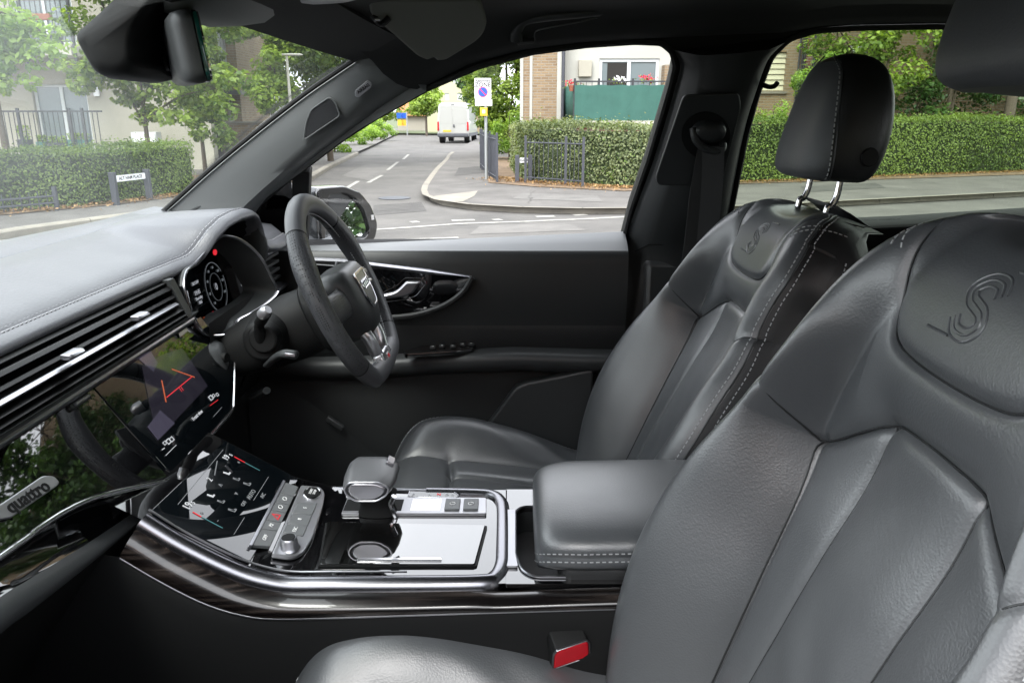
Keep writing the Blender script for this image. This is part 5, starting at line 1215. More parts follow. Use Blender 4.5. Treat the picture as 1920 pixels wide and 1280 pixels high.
# flat area pieces
fp = Pl(V(-.1, 0, ZT), (1, 0, 0), (0, 1, 0))
lid = rpoly(fp.pts([(612, 981), (598, 1062), (892, 1062), (912, 987)]), .003, 3)
fp.plate('lid_gap', [grow(lid, 1.012)], .002, M['plastic_dk'], cn, h=.0004)
lid_o = fp.plate('stowage_lid', [grow(lid, .985)], .004, M['gloss_lid'], cn, h=.0016, bevel=.0008)
a_, b_ = fp.px(670, 1054), fp.px(828, 1054)
fp.plate('lid_handle', [rpoly([(a_.x, a_.y - .003), (b_.x, b_.y - .003), (b_.x, b_.y + .003), (a_.x, a_.y + .003)], .001, 2)], .003, M['chrome'], cn, h=.0045, bevel=.0008)
a_, b_ = fp.px(640, 966), fp.px(912, 966); c_, d_ = fp.px(652, 934), fp.px(912, 936)
fp.plate('shift_gate', [rpoly([(a_.x, a_.y), (b_.x, b_.y), (d_.x, d_.y), (c_.x, c_.y)], .003, 3)], .005, M['silver'], cn, h=.001, bevel=.001)
s0, s1 = fp.px(643, 962), fp.px(758, 940)
fp.plate('gate_slot', [[(s0.x, s0.y + .002), (s1.x, s0.y + .002), (s1.x, s1.y), (s0.x, s1.y)]], .003, M['plastic_dk'], cn, h=.0026)
s0, s1 = fp.px(770, 961), fp.px(828, 940)
fp.plate('thumb_rest', [[(s0.x, s0.y), (s1.x, s0.y), (s1.x, s1.y), (s0.x, s1.y)]], .002, M['chrome'], cn, h=.0035)
for u0, u1 in ((833, 864), (868, 898)):
    s0, s1 = fp.px(u0, 961), fp.px(u1, 941); k_ = fp.plate('brake_key', [rpoly([(s0.x, s0.y), (s1.x, s0.y), (s1.x, s1.y), (s0.x, s1.y)], .0015, 2)], .004, M['button'], cn, h=.0045, bevel=.0008)
    c_ = (s0 + s1) / 2; part('key_symbol', MB().tube([fp.at(c_.x + .004 * math.cos(t), c_.y + .004 * math.sin(t), .007) for t in np.linspace(0, 2*math.pi, 12, endpoint=False)], .0006, 5, closed=True), M['white_ink'], k_)
st0 = rpoly(fp.pts([(765, 934), (768, 923), (850, 925), (861, 931), (856, 936)]), .003, 3)
gs = fp.plate('gear_display', [st0], .002, M['screen'], cn, h=.002); part('gear_display_rim', MB().tube([fp.at(p.x, p.y, .003) for p in st0], .0008, 5, closed=True), M['alu'], cn)
for u, t_, m_ in ((775, 'P', 'glow_white'), (806, 'R', 'glow_white'), (823, 'N', 'glow_red'), (838, 'D', 'glow_white'), (849, 'S', 'glow_white')):
    text('gear_letter', t_, .009, fp.pxat(u, 930, .0034), fp.ex, fp.ey, M[m_], gs)
# rear part: bin, silver strip
a_, b_, c_, d_ = (fp.px(*q) for q in ((952, 1066), (1030, 1066), (1030, 948), (952, 948)))
fp.plate('rear_deck', [rpoly([(fp.px(948, 1090).x, -.149), (.52, -.149), (.52, .108), (fp.px(948, 940).x, .108)], .002, 2), rpoly(fp.pts([(978, 1068), (968, 1040), (968, 958), (980, 951), (1180, 951), (1180, 1080), (1000, 1080)]), .012, 4)], .006, M['gloss'], cn, h=-.004)
bo = rpoly(fp.pts([(978, 1070), (967, 1040), (967, 958), (980, 950), (1180, 950), (1180, 1082), (1000, 1082)]), .012, 4)
part('bin_wall', MB().rings([[fp.at(p.x, p.y, 0) for p in bo], [fp.at(p.x, p.y, -.045) for p in bo]], caps=False), M['plastic'], cn)
part('bin_rim', MB().tube([fp.at(p.x, p.y, .001) for p in bo], .0018, 6, closed=True), M['alu_dk'], cn)
M['bin_mat'] = mat('bin_rubber', (.045, .045, .048), .7, var=(14, .2, (.075, .075, .08)))
fp.plate('bin_mat', [bo], .003, M['bin_mat'], cn, h=-.044)
sl_ = rpoly(fp.pts([(949, 1064), (947, 1060), (950, 958), (966, 958), (966, 1040), (971, 1064)]), .002, 2)
fp.plate('bin_strip', [sl_], .003, M['silver'], cn, h=.0015)
# --- gear lever
gl = thing('gear_lever', 'squat grey and silver gear lever on the centre console', 'gear lever', fp.pxat(700, 955, .003))
gb = fp.pxat(706, 961, 0)
part('lever_neck', MB().rings([superring(gb + V(.002, 0, z), (1, 0, 0), (0, 1, 0), a_, b_, 24, 2.6) for z, a_, b_ in ((.0, .030, .016), (.012, .026, .014), (.026, .024, .013), (.036, .030, .016))]), M['plastic_dk'], gl, sharp=60)
part('lever_trim', MB().tube(smooth_path([gb + V(.030, -.012, .0), gb + V(.024, -.013, .02), gb + V(.030, -.016, .036)], 4), .004, 8), M['chrome'], gl)
hexo = [(-.036, .004), (-.028, .016), (.018, .016), (.036, .007), (.032, -.006), (.015, -.017), (-.018, -.017), (-.032, -.007)]
def hexring(y, k, dz=0, dx=0, r=.007):
    P_ = rpoly([(a * k, b * k) for a, b in hexo], r * k, 5); return [gb + V(p.x - .006 + dx, y, .052 + p.y + dz) for p in P_]
part('lever_head', MB().rings([hexring(-.028, .80, 0), hexring(-.030, .94), hexring(-.024, 1.03), hexring(.0, 1.12, .001), hexring(.030, 1.12, .003), hexring(.044, 1.0, .003), hexring(.048, .7, .003)]), M['grip'], gl, sharp=60)
part('lever_face_ring', MB().tube([p + V(0, -.002, 0) for p in hexring(-.0305, .90)], .0016, 8, closed=True), M['alu'], gl)
part('lever_face', MB().rings([hexring(-.031, .83), hexring(-.034, .72)]), M['alu_dk'], gl, bevel=.001)
part('release_key', MB().obox(gb + V(.026, -.006, .087), V(1, 0, -.55), (0, 1, 0), (.55, 0, 1), .012, .022, .006), M['alu_dk'], gl, bevel=.0015)
# --- armrest
ar_ = thing('armrest', 'padded grey leather armrest with double stitching between the seats', 'armrest', (.2, -.03, .93))
def arm_ring(x, k):
    w0, w1 = -.150, .098; c = (w0 + w1) / 2; hw = (w1 - w0) / 2 * k
    zt = .988 + .004 * math.sin(max(0, min(1, (x - .03) / .4)) * 3.1); out = []
    for a, b in ((-1, -.052), (-1.02, -.036), (-1.0, -.026), (-.985, -.024), (-1.0, -.021), (-.985, -.012), (-.93, -.004), (-.80, .003), (-.4, .008), (0, .009), (.4, .008), (.8, .004), (.95, -.003), (1, -.010), (1, -.052)): out.append(V(x, c + hw * a, zt + b * (1 if k > .99 else (.6 + .4 * k))))
    return out
rg = []
for x, k, dz in ((.030, .66, -.020), (.033, .80, -.012), (.042, .90, -.005), (.060, .965, -.001), (.090, 1, 0)) : rg.append([p + V(0, 0, dz) for p in arm_ring(x, k)])
for x in np.linspace(.10, .50, 14): rg.append(arm_ring(x, 1))
part('armrest_pad', MB().rings(rg), M['leather'], ar_, subsurf=1)
part('armrest_base', MB().box((.060, -.140, .905), (.50, .090, .950)), M['leather_dark'], ar_, bevel=.016, seg=4)
st_ = MB()
for dz, dy in ((-.0185, -.001), (-.0290, -.0022)):
    path = [r[5] * 1 for r in rg]; path = [V(p.x, p.y + dy, r[8].z - .008 + dz + .0) for p, r in zip(path, rg)]
    front = [V(.0285, y, path[0].z) for y in np.linspace(.03, path[0].y + .0, 10)]
    stitches(st_, path, [V(-.2, -1, .2)] * len(path), lift=.0012, r=.0006, L=.0045)
part('armrest_stitching', st_, M['stitch'], ar_, smooth=False, kind='stuff', fixn=False)
# --- buckle
bk = thing('belt_buckle', 'seat belt buckle with bright red release button beside the near seat', 'buckle', U(1070, 1228, Y=-.185))
Bp = Pl(U(1072, 1226, Y=-.190), U(1102, 1210, Y=-.186) - U(1042, 1232, Y=-.196), V(-.25, -.45, .85)); sb_ = 1 if Bp.n.dot(CAM - Bp.P) > 0 else -1
bo_ = rpoly(Bp.pts([(1036, 1252), (1038, 1226), (1044, 1218), (1100, 1199), (1104, 1204), (1105, 1228)]), .002, 3)
rg = [[Bp.at(p.x, p.y, sb_ * h_) for p in grow(bo_, k)] for h_, k in ((.0, 1.03), (-.004, 1.05), (-.03, 1.04), (-.06, .95))]
part('buckle_body', MB().rings(rg), M['plastic_dk'], bk, sharp=40)
Bp.plate('buckle_frame', [grow(bo_, 1.06), grow(bo_, .97)], .003, M['alu_dk'], bk, h=sb_ * .0006, bevel=.0006)
Bp.plate('release_button', [grow(bo_, .95)], .006, M['red'], bk, h=-sb_ * .001, bevel=.002)
G = 'front seats'
seatP = make_seat('near black leather seat filling the right foreground, with an embossed emblem', 'car seat', (.34, -.40, 1.177), 20, G)
seatD = empty_copy(seatP, label='far black leather seat behind the steering wheel, beside the door pillar'); seatD.location = (.39, .365, 1.118)
seatD.rotation_euler = (0, R(4), 0)
hd_ = make_headrest('far black headrest on two chrome posts, in front of the hedge', (.534, .37, 1.393), 5, .045, 'front headrests')
hp_ = empty_copy(hd_, label='near dark grey headrest cropped by the top right corner'); hp_.location = (.395, -.415, 1.515); hp_.rotation_euler = (0, R(6), 0)
for c_ in hp_.children:
    if c_.name.startswith('post'): c_.location = (.085, 0, 0)
# ================================================================ exterior
def ground_mat(name, c1, c2, sc=2.0, rough=.9, fine=60, c3=None):
    m = mat(name, c1, rough); n = m.node_tree; b = n.nodes['Principled BSDF']; tc = n.nodes.new('ShaderNodeTexCoord')
    t = n.nodes.new('ShaderNodeTexNoise'); t.inputs['Scale'].default_value = sc; t.inputs['Detail'].default_value = 8; t.inputs['Roughness'].default_value = .65
    f = n.nodes.new('ShaderNodeTexNoise'); f.inputs['Scale'].default_value = fine; f.inputs['Detail'].default_value = 3
    ad = n.nodes.new('ShaderNodeMath'); ad.operation = 'MULTIPLY_ADD'; ad.inputs[1].default_value = .35; 
    n.links.new(tc.outputs['Object'], t.inputs['Vector']); n.links.new(tc.outputs['Object'], f.inputs['Vector'])
    n.links.new(f.outputs[0], ad.inputs[0]); n.links.new(t.outputs[0], ad.inputs[2])
    cr = n.nodes.new('ShaderNodeValToRGB'); cr.color_ramp.elements[0].position = .48; cr.color_ramp.elements[0].color = (*c1, 1); cr.color_ramp.elements[1].position = .86; cr.color_ramp.elements[1].color = (*c2, 1)
    n.links.new(ad.outputs[0], cr.inputs[0]); n.links.new(cr.outputs[0], b.inputs['Base Color'])
    bp = n.nodes.new('ShaderNodeBump'); bp.inputs['Strength'].default_value = .4; bp.inputs['Distance'].default_value = .01
    n.links.new(f.outputs[0], bp.inputs['Height']); n.links.new(bp.outputs[0], b.inputs['Normal']); return m
def brick_mat(name, c1, c2, mortar, bw=.225, bh=.075, ax='XZ', ms=.012):
    m = mat(name, c1, .85); n = m.node_tree; b = n.nodes['Principled BSDF']; tc = n.nodes.new('ShaderNodeTexCoord')
    sx = n.nodes.new('ShaderNodeSeparateXYZ'); cx = n.nodes.new('ShaderNodeCombineXYZ'); n.links.new(tc.outputs['Object'], sx.inputs[0])
    ad = n.nodes.new('ShaderNodeMath'); ad.operation = 'ADD'; n.links.new(sx.outputs[0], ad.inputs[0]); n.links.new(sx.outputs[1], ad.inputs[1])
    n.links.new(ad.outputs[0], cx.inputs[0]); n.links.new(sx.outputs[2], cx.inputs[1])
    t = n.nodes.new('ShaderNodeTexBrick'); t.inputs['Scale'].default_value = 1; t.inputs['Brick Width'].default_value = bw; t.inputs['Row Height'].default_value = bh; t.inputs['Mortar Size'].default_value = ms; t.inputs['Bias'].default_value = 0.0
    t.inputs['Color1'].default_value = (*c1, 1); t.inputs['Color2'].default_value = (*c2, 1); t.inputs['Mortar'].default_value = (*mortar, 1)
    n.links.new(cx.outputs[0], t.inputs['Vector'])
    no = n.nodes.new('ShaderNodeTexNoise'); no.inputs['Scale'].default_value = .7; no.inputs['Detail'].default_value = 8; n.links.new(tc.outputs['Object'], no.inputs['Vector'])
    mx = n.nodes.new('ShaderNodeMix'); mx.data_type = 'RGBA'; mx.blend_type = 'MULTIPLY'; mx.inputs[0].default_value = .5
    cr = n.nodes.new('ShaderNodeValToRGB'); cr.color_ramp.elements[0].position = .3; cr.color_ramp.elements[0].color = (.55, .52, .5, 1); cr.color_ramp.elements[1].position = .7; cr.color_ramp.elements[1].color = (1.1, 1.1, 1.1, 1)
    n.links.new(no.outputs[0], cr.inputs[0]); n.links.new(t.outputs['Color'], mx.inputs[6]); n.links.new(cr.outputs[0], mx.inputs[7]); n.links.new(mx.outputs[2], b.inputs['Base Color'])
    bp = n.nodes.new('ShaderNodeBump'); bp.inputs['Strength'].default_value = .6; bp.inputs['Distance'].default_value = .01; bp.invert = True
    n.links.new(t.outputs['Fac'], bp.inputs['Height']); n.links.new(bp.outputs[0], b.inputs['Normal']); return m
def leaf_mat(name, dark, light, rough=.45, trans=.35):
    m = bpy.data.materials.new(name); m.use_nodes = True; n = m.node_tree; b = n.nodes['Principled BSDF']; out = n.nodes['Material Output']
    at = n.nodes.new('ShaderNodeAttribute'); at.attribute_name = 'tint'; at.attribute_type = 'GEOMETRY'
    cr = n.nodes.new('ShaderNodeValToRGB'); cr.color_ramp.elements[0].color = (*dark, 1); cr.color_ramp.elements[1].color = (*light, 1)
    n.links.new(at.outputs['Fac'], cr.inputs[0]); n.links.new(cr.outputs[0], b.inputs['Base Color']); b.inputs['Roughness'].default_value = rough; b.inputs['Specular IOR Level'].default_value = .35
    tr = n.nodes.new('ShaderNodeBsdfTranslucent'); mu = n.nodes.new('ShaderNodeMix'); mu.data_type = 'RGBA'; mu.blend_type = 'MULTIPLY'; mu.inputs[0].default_value = 1; mu.inputs[7].default_value = (1.5, 1.5, .7, 1)
    n.links.new(cr.outputs[0], mu.inputs[6]); n.links.new(mu.outputs[2], tr.inputs[0])
    mx = n.nodes.new('ShaderNodeMixShader'); mx.inputs[0].default_value = trans; n.links.new(b.outputs[0], mx.inputs[1]); n.links.new(tr.outputs[0], mx.inputs[2]); n.links.new(mx.outputs[0], out.inputs[0]); return m
M['asphalt'] = ground_mat('road_asphalt', (.072, .069, .065), (.125, .119, .110), .8)
M['pave'] = ground_mat('pavement_asphalt', (.080, .075, .070), (.135, .127, .118), 1.3)
M['kerb'] = mat('kerb_concrete', (.26, .24, .20), .9, bump=('noise', 60, .4, .004), var=(3, .2, (.19, .175, .15)))
M['paint'] = mat('road_paint', (.42, .41, .37), .8, var=(9, .22, (.16, .155, .145)))
M['soil'] = ground_mat('verge_soil', (.10, .07, .045), (.22, .15, .09), 5)
M['ground'] = ground_mat('ground_grass', (.04, .06, .02), (.09, .11, .04), .5)
M['render'] = mat('cream_render', (.38, .36, .30), .9, bump=('noise', 30, .3, .004), var=(.6, .25, (.32, .305, .25)))
M['render_w'] = mat('white_render', (.42, .42, .38), .9, bump=('noise', 30, .3, .004), var=(.8, .25, (.36, .36, .325)))
M['render_y'] = mat('pale_yellow_render', (.44, .42, .28), .9)
M['brick'] = brick_mat('buff_brick', (.30, .215, .125), (.21, .14, .08), (.27, .235, .18))
M['brick_r'] = brick_mat('red_brick', (.22, .085, .05), (.14, .06, .04), (.30, .26, .22))
M['upvc'] = mat('white_upvc', (.55, .57, .58), .35)
M['win_glass'] = mat('window_glass', (.16, .19, .20), .06, spec=.7)
M['dark_room'] = mat('dark_room', (.02, .018, .016), .9)
M['railing'] = mat('black_railing', (.030, .032, .038), .45)
M['rail_grey'] = mat('grey_painted_metal', (.050, .054, .066), .5)
M['screen_g'] = mat('green_screen_cloth', (.028, .095, .078), .8, bump=('noise', 3, .5, .02), var=(2.5, .2, (.036, .118, .095)))
M['galv'] = mat('galvanised_steel', (.38, .40, .40), .4, metal=.6)
M['sign_w'] = mat('sign_white', (.78, .79, .80), .45)
M['sign_k'] = mat('sign_black', (.02, .02, .02), .5)
M['sign_b'] = mat('sign_blue', (.01, .09, .55), .45)
M['sign_r'] = mat('sign_red', (.55, .03, .03), .45)
M['sign_y'] = mat('sign_yellow', (.75, .42, .03), .5)
M['bark'] = mat('bark', (.10, .08, .06), .9, bump=('noise', 20, .8, .02))
M['leaf_hedge'] = leaf_mat('hedge_leaves', (.045, .085, .018), (.24, .33, .085))
M['leaf_hedge2'] = leaf_mat('hedge_leaves_mixed', (.07, .10, .04), (.30, .34, .17))
M['leaf_tree'] = leaf_mat('maple_leaves', (.065, .13, .022), (.36, .48, .10), trans=.45)
M['leaf_lime'] = leaf_mat('lime_green_leaves', (.10, .20, .03), (.34, .48, .11), trans=.5)
M['leaf_dark'] = leaf_mat('laurel_leaves', (.020, .055, .016), (.11, .20, .055), rough=.3, trans=.25)
M['dry_leaf'] = leaf_mat('dry_leaves', (.16, .08, .035), (.40, .26, .12), trans=.15)
M['flower'] = mat('red_flowers', (.55, .02, .05), .6)
M['van_white'] = mat('van_white_paint', (.40, .405, .385), .3, coat=.7)
M['van_grey'] = mat('van_grey_plastic', (.07, .075, .085), .6)
M['lamp_red'] = mat('tail_lamp_red', (.5, .02, .03), .2, coat=1)
M['plate_y'] = mat('number_plate_yellow', (.62, .42, .05), .5)
M['terracotta'] = mat('terracotta_tiles', (.45, .17, .08), .85)

def struct(name, mb, mt, **k):
    o = part(name, mb, mt, None, kind='structure', **k); return o
def sheet(name, L, z, mt, **k):
    """flat ground sheet from plan points"""
    me = plate_mesh([[(p[0], p[1]) for p in L]], .0, 0, (0, 0, z)); me.name = name
    o = part(name, me, mt, None, kind='structure', smooth=False, fixn=False, **k); return o
gsheet = MB().add([(-600, -600, -.09), (600, -600, -.09), (600, 600, -.09), (-600, 600, -.09)], [(0, 1, 2, 3)]); struct('ground', gsheet, M['ground'], smooth=False)
g2 = lambda u, v: U(u, v, Z=0)
E_ = V(.952, .306, 0).normalized(); N_ = V(-.306, .952, 0)
# road surface: main road (near kerb just behind the car) and side street
def P2(a, b, o=V(0, 9.2, 0)): q = o + E_ * a + N_ * b; return (q.x, q.y)
rd = [P2(-90, -11.2), P2(90, -11.2), P2(90, 3.4), P2(14, 2.6), (2.2, 20), (-.5, 47), (6, 90), (-16, 90), (-12, 75), (-6, 20), (-6.4, 11), P2(-90, 1.2)]
sheet('road', rd, 0.0, M['asphalt'])
# opposite pavement, right of the side street, with a rounded kerb
kr = [g2(856, 280), g2(850, 290), g2(838, 305), g2(822, 322), g2(806, 345), g2(797, 362), g2(800, 376), g2(818, 384), g2(850, 391), g2(930, 398), g2(1050, 402), g2(1170, 402), g2(1380, 398), g2(1640, 384), g2(1920, 369)]
kr[0] = V(-2.2, 45, 0)
kr = smooth_path(kr, 4); far_ = kr[-1] + (kr[-1] - kr[-12]).normalized() * 60; kr.append(far_)
sheet('pavement', [tuple(p)[:2] for p in kr] + [(far_.x, far_.y + 30), (2.0, 62), (-1.6, 60)], .10, M['pave'])
def kerb(path, par_name='kerb', w_=.14, h=.105, step=.92):
    P = resample(path, max(3, int(sum((path[i+1] - path[i]).length for i in range(len(path) - 1)) / step)))
    root = bpy.data.objects.new(par_name, None); COL.objects.link(root); root['kind'] = 'structure'
    n_ = 0
    for i in range(len(P) - 1):
        a, b = P[i], P[i+1]; d = (b - a).normalized(); s_ = d.cross(V(0, 0, 1)); 
        if (a + b).y / 2 > 30 or abs(a.x) > 16: continue
        a2, b2 = a + d * .005, b - d * .005
        mb = MB().prism([a2 - s_ * .0 + V(0, 0, -.02), b2 + V(0, 0, -.02), b2 + V(0, 0, h - .015), a2 + V(0, 0, h - .015)], s_ * .012) if False else MB()
        mb.add([a2 + s_*.07 + V(0,0,-.02), b2 + s_*.07 + V(0,0,-.02), b2 + s_*.07 + V(0,0,h-.02), a2 + s_*.07 + V(0,0,h-.02), b2 + s_*.045 + V(0,0,h), a2 + s_*.045 + V(0,0,h), b2 - s_*.07 + V(0,0,h+.003), a2 - s_*.07 + V(0,0,h+.003)], [(0,1,2,3), (3,2,4,5), (5,4,6,7)])
        part('kerbstone', mb, M['kerb'], root, smooth=False); n_ += 1
    return root
kerb(kr[::-1])
# tactile paving slab at the dropped kerb
sheet('crossing_slabs', [tuple(p)[:2] for p in (g2(812, 379), g2(896, 368), g2(890, 378), g2(868, 390), g2(835, 388))], .106, M['kerb'])
# left pavement
kl_px = [(-400, 520), (-150, 476), (0, 447), (97, 434), (190, 420), (290, 407), (400, 396), (480, 385), (540, 365), (590, 332), (625, 312), (670, 290), (700, 276), (735, 258), (760, 247)]
kl = [g2(u, v) for u, v in kl_px]; kl = smooth_path(kl, 4)
sheet('pavement', [tuple(p)[:2] for p in kl] + [(-30, 90), (-60, 60), (-60, 5)], .10, M['pave'])
kerb(kl)
# side-street far end: grass verge
sheet('grass_verge', [(-14, 62), (10, 56), (14, 66), (-14, 72)], .12, M['leaf_grass'] if 'leaf_grass' in M else M['ground'])
# near pavement behind the camera
sheet('pavement', [P2(-90, -11.2), P2(90, -11.2), P2(90, -15), P2(-90, -15)], .10, M['pave'])
# painted markings
def stripe(L, w_, z=.006, name='road_marking'):
    rg = []
    for i, p in enumerate(L):
        d = (L[min(i+1, len(L)-1)] - L[max(i-1, 0)]).normalized(); s_ = d.cross(V(0, 0, 1)); rg.append([p + s_ * w_/2 + V(0,0,z), p - s_ * w_/2 + V(0,0,z)])
    struct(name, MB().rings(rg, closed_ring=False), M['paint'], smooth=False)
stripe([g2(600, 452), g2(690, 432), g2(780, 426), g2(860, 420), g2(980, 416), g2(1100, 411), g2(1190, 406)], .11)
stripe([g2(560, 462), g2(700, 452), g2(860, 446)], .10)
for a, b in (((660, 421), (700, 418)), ((770, 417), (785, 416)), ((847, 414), (890, 413)), ((925, 413), (940, 412)), ((1005, 407), (1040, 406)), ((1075, 404), (1100, 403))): stripe([g2(*a), g2(*b)], .16)
for a, b in (((645, 356), (672, 340)), ((690, 343), (716, 329)), ((727, 319), (746, 304)), ((756, 299), (766, 290)), ((600, 385), (625, 369))): stripe([g2(*a), g2(*b)], .10)
stripe([g2(1375, 397), g2(1640, 383), g2(1920, 367)], .10)
stripe([g2(-300, 505), g2(0, 452), g2(100, 439), g2(200, 425)], .08)
stripe([g2(880, 274), g2(896, 273)], .2)
# repair patches, drain and iron covers
def patch(L, z, c, nm='tarmac_patch'):
    if c not in M: M[c] = ground_mat(c, *{'patch_dark': ((.048, .046, .044), (.085, .081, .076)), 'patch_pale': ((.10, .096, .090), (.15, .143, .133))}[c], 2.2)
    sheet(nm, [tuple(g2(*q))[:2] for q in L], z, M[c])
patch([(700, 385), (790, 379), (800, 396), (700, 404)], .004, 'patch_dark'); patch([(560, 372), (640, 352), (668, 356), (600, 384)], .004, 'patch_dark')
patch([(640, 330), (690, 306), (740, 312), (700, 340)], .004, 'patch_pale'); patch([(860, 322), (905, 318), (912, 332), (852, 338)], .104, 'patch_dark'); patch([(980, 372), (1120, 378), (1130, 390), (960, 384)], .104, 'patch_pale'); patch([(900, 424), (1060, 419), (1100, 432), (880, 440)], .004, 'patch_pale'); patch([(1500, 360), (1640, 352), (1660, 362), (1510, 371)], .104, 'patch_dark')
for (u, v), z in (((740, 372), .006),):
    q = g2(u, v); part('manhole_cover', MB().disc((q.x, q.y, z), (1, 0, 0), (0, 1, 0), .3, 24, (0, 0, .006)), M['rail_grey'], None, kind='structure', smooth=False)
for p0_, p1_ in (((600, 402), (790, 392)), ((700, 300), (780, 296)), ((820, 360), (905, 352)), ((1000, 368), (990, 394)), ((660, 375), (700, 330)), ((1200, 372), (1190, 396))):
    a, b = g2(*p0_), g2(*p1_); P_ = [a.lerp(b, t) + V(rng.uniform(-.05, .05), rng.uniform(-.05, .05), .007 if p0_[0] < 820 else .107) for t in np.linspace(0, 1, 14)]
    struct('tar_seam', MB().rings([[p + V(.0, .02, 0), p - V(0, .02, 0)] for p in P_], closed_ring=False), M['patch_dark'], smooth=False)
# soil under the hedges
sheet('hedge_soil', [tuple(p)[:2] for p in (g2(915, 352), g2(1000, 360), g2(1170, 369), g2(1380, 355), g2(1920, 336), g2(2100, 330))] + [(22, 26), (-.5, 26)], .112, M['soil'])
sheet('hedge_soil', [tuple(p)[:2] for p in (g2(-300, 455), g2(0, 418), g2(200, 398), g2(300, 385), g2(370, 372))] + [(-6.5, 18), (-30, 16)], .112, M['soil'])

# ---------------------------------------------------------------- foliage
def leaf_obj(name, P, N, size, mt, parent=None, tint=None, kind=None, aspect=.62, fold=.25):
    n = len(P); P = np.asarray(P); N = np.asarray(N); N = N / (np.linalg.norm(N, axis=1, keepdims=True) + 1e-9)
    t = rng.normal(size=(n, 3)); t -= (t * N).sum(1, keepdims=True) * N; t /= np.linalg.norm(t, axis=1, keepdims=True) + 1e-9
    b = np.cross(N, t); s = (size * rng.uniform(.65, 1.25, n))[:, None]
    a0 = P - t * s * .5; a1 = P + b * s * aspect * .5 + N * s * fold * .2; a2 = P + t * s * .5; a3 = P - b * s * aspect * .5 + N * s * fold * .2
    Vv = np.stack([a0, a1, a2, a3], 1).reshape(-1, 3)
    if parent is not None: Vv = Vv - np.array(world_off(parent))
    me = bpy.data.meshes.new(name); me.vertices.add(4 * n); me.vertices.foreach_set('co', Vv.astype(np.float32).ravel())
    me.loops.add(4 * n); me.loops.foreach_set('vertex_index', np.arange(4 * n, dtype=np.int32)); me.polygons.add(n)
    me.polygons.foreach_set('loop_start', np.arange(0, 4 * n, 4, dtype=np.int32)); me.polygons.foreach_set('loop_total', np.full(n, 4, np.int32))
    at = me.attributes.new('tint', 'FLOAT', 'FACE'); tv = rng.uniform(0, 1, n) if tint is None else tint; at.data.foreach_set('value', tv.astype(np.float32))
    me.update(); me.validate(); me.materials.append(mt)
    o = bpy.data.objects.new(name, me); COL.objects.link(o)
    if parent is not None: o.parent = parent
    if kind: o['kind'] = kind
    return o
def vnoise(P, f, seed=0):
    r = np.random.default_rng(seed); out = 0
    for k in range(5):
        d = r.normal(size=3); d /= np.linalg.norm(d); out = out + np.sin((P @ d) * f * r.uniform(.6, 1.6) + r.uniform(0, 6.28))
    return out / 5
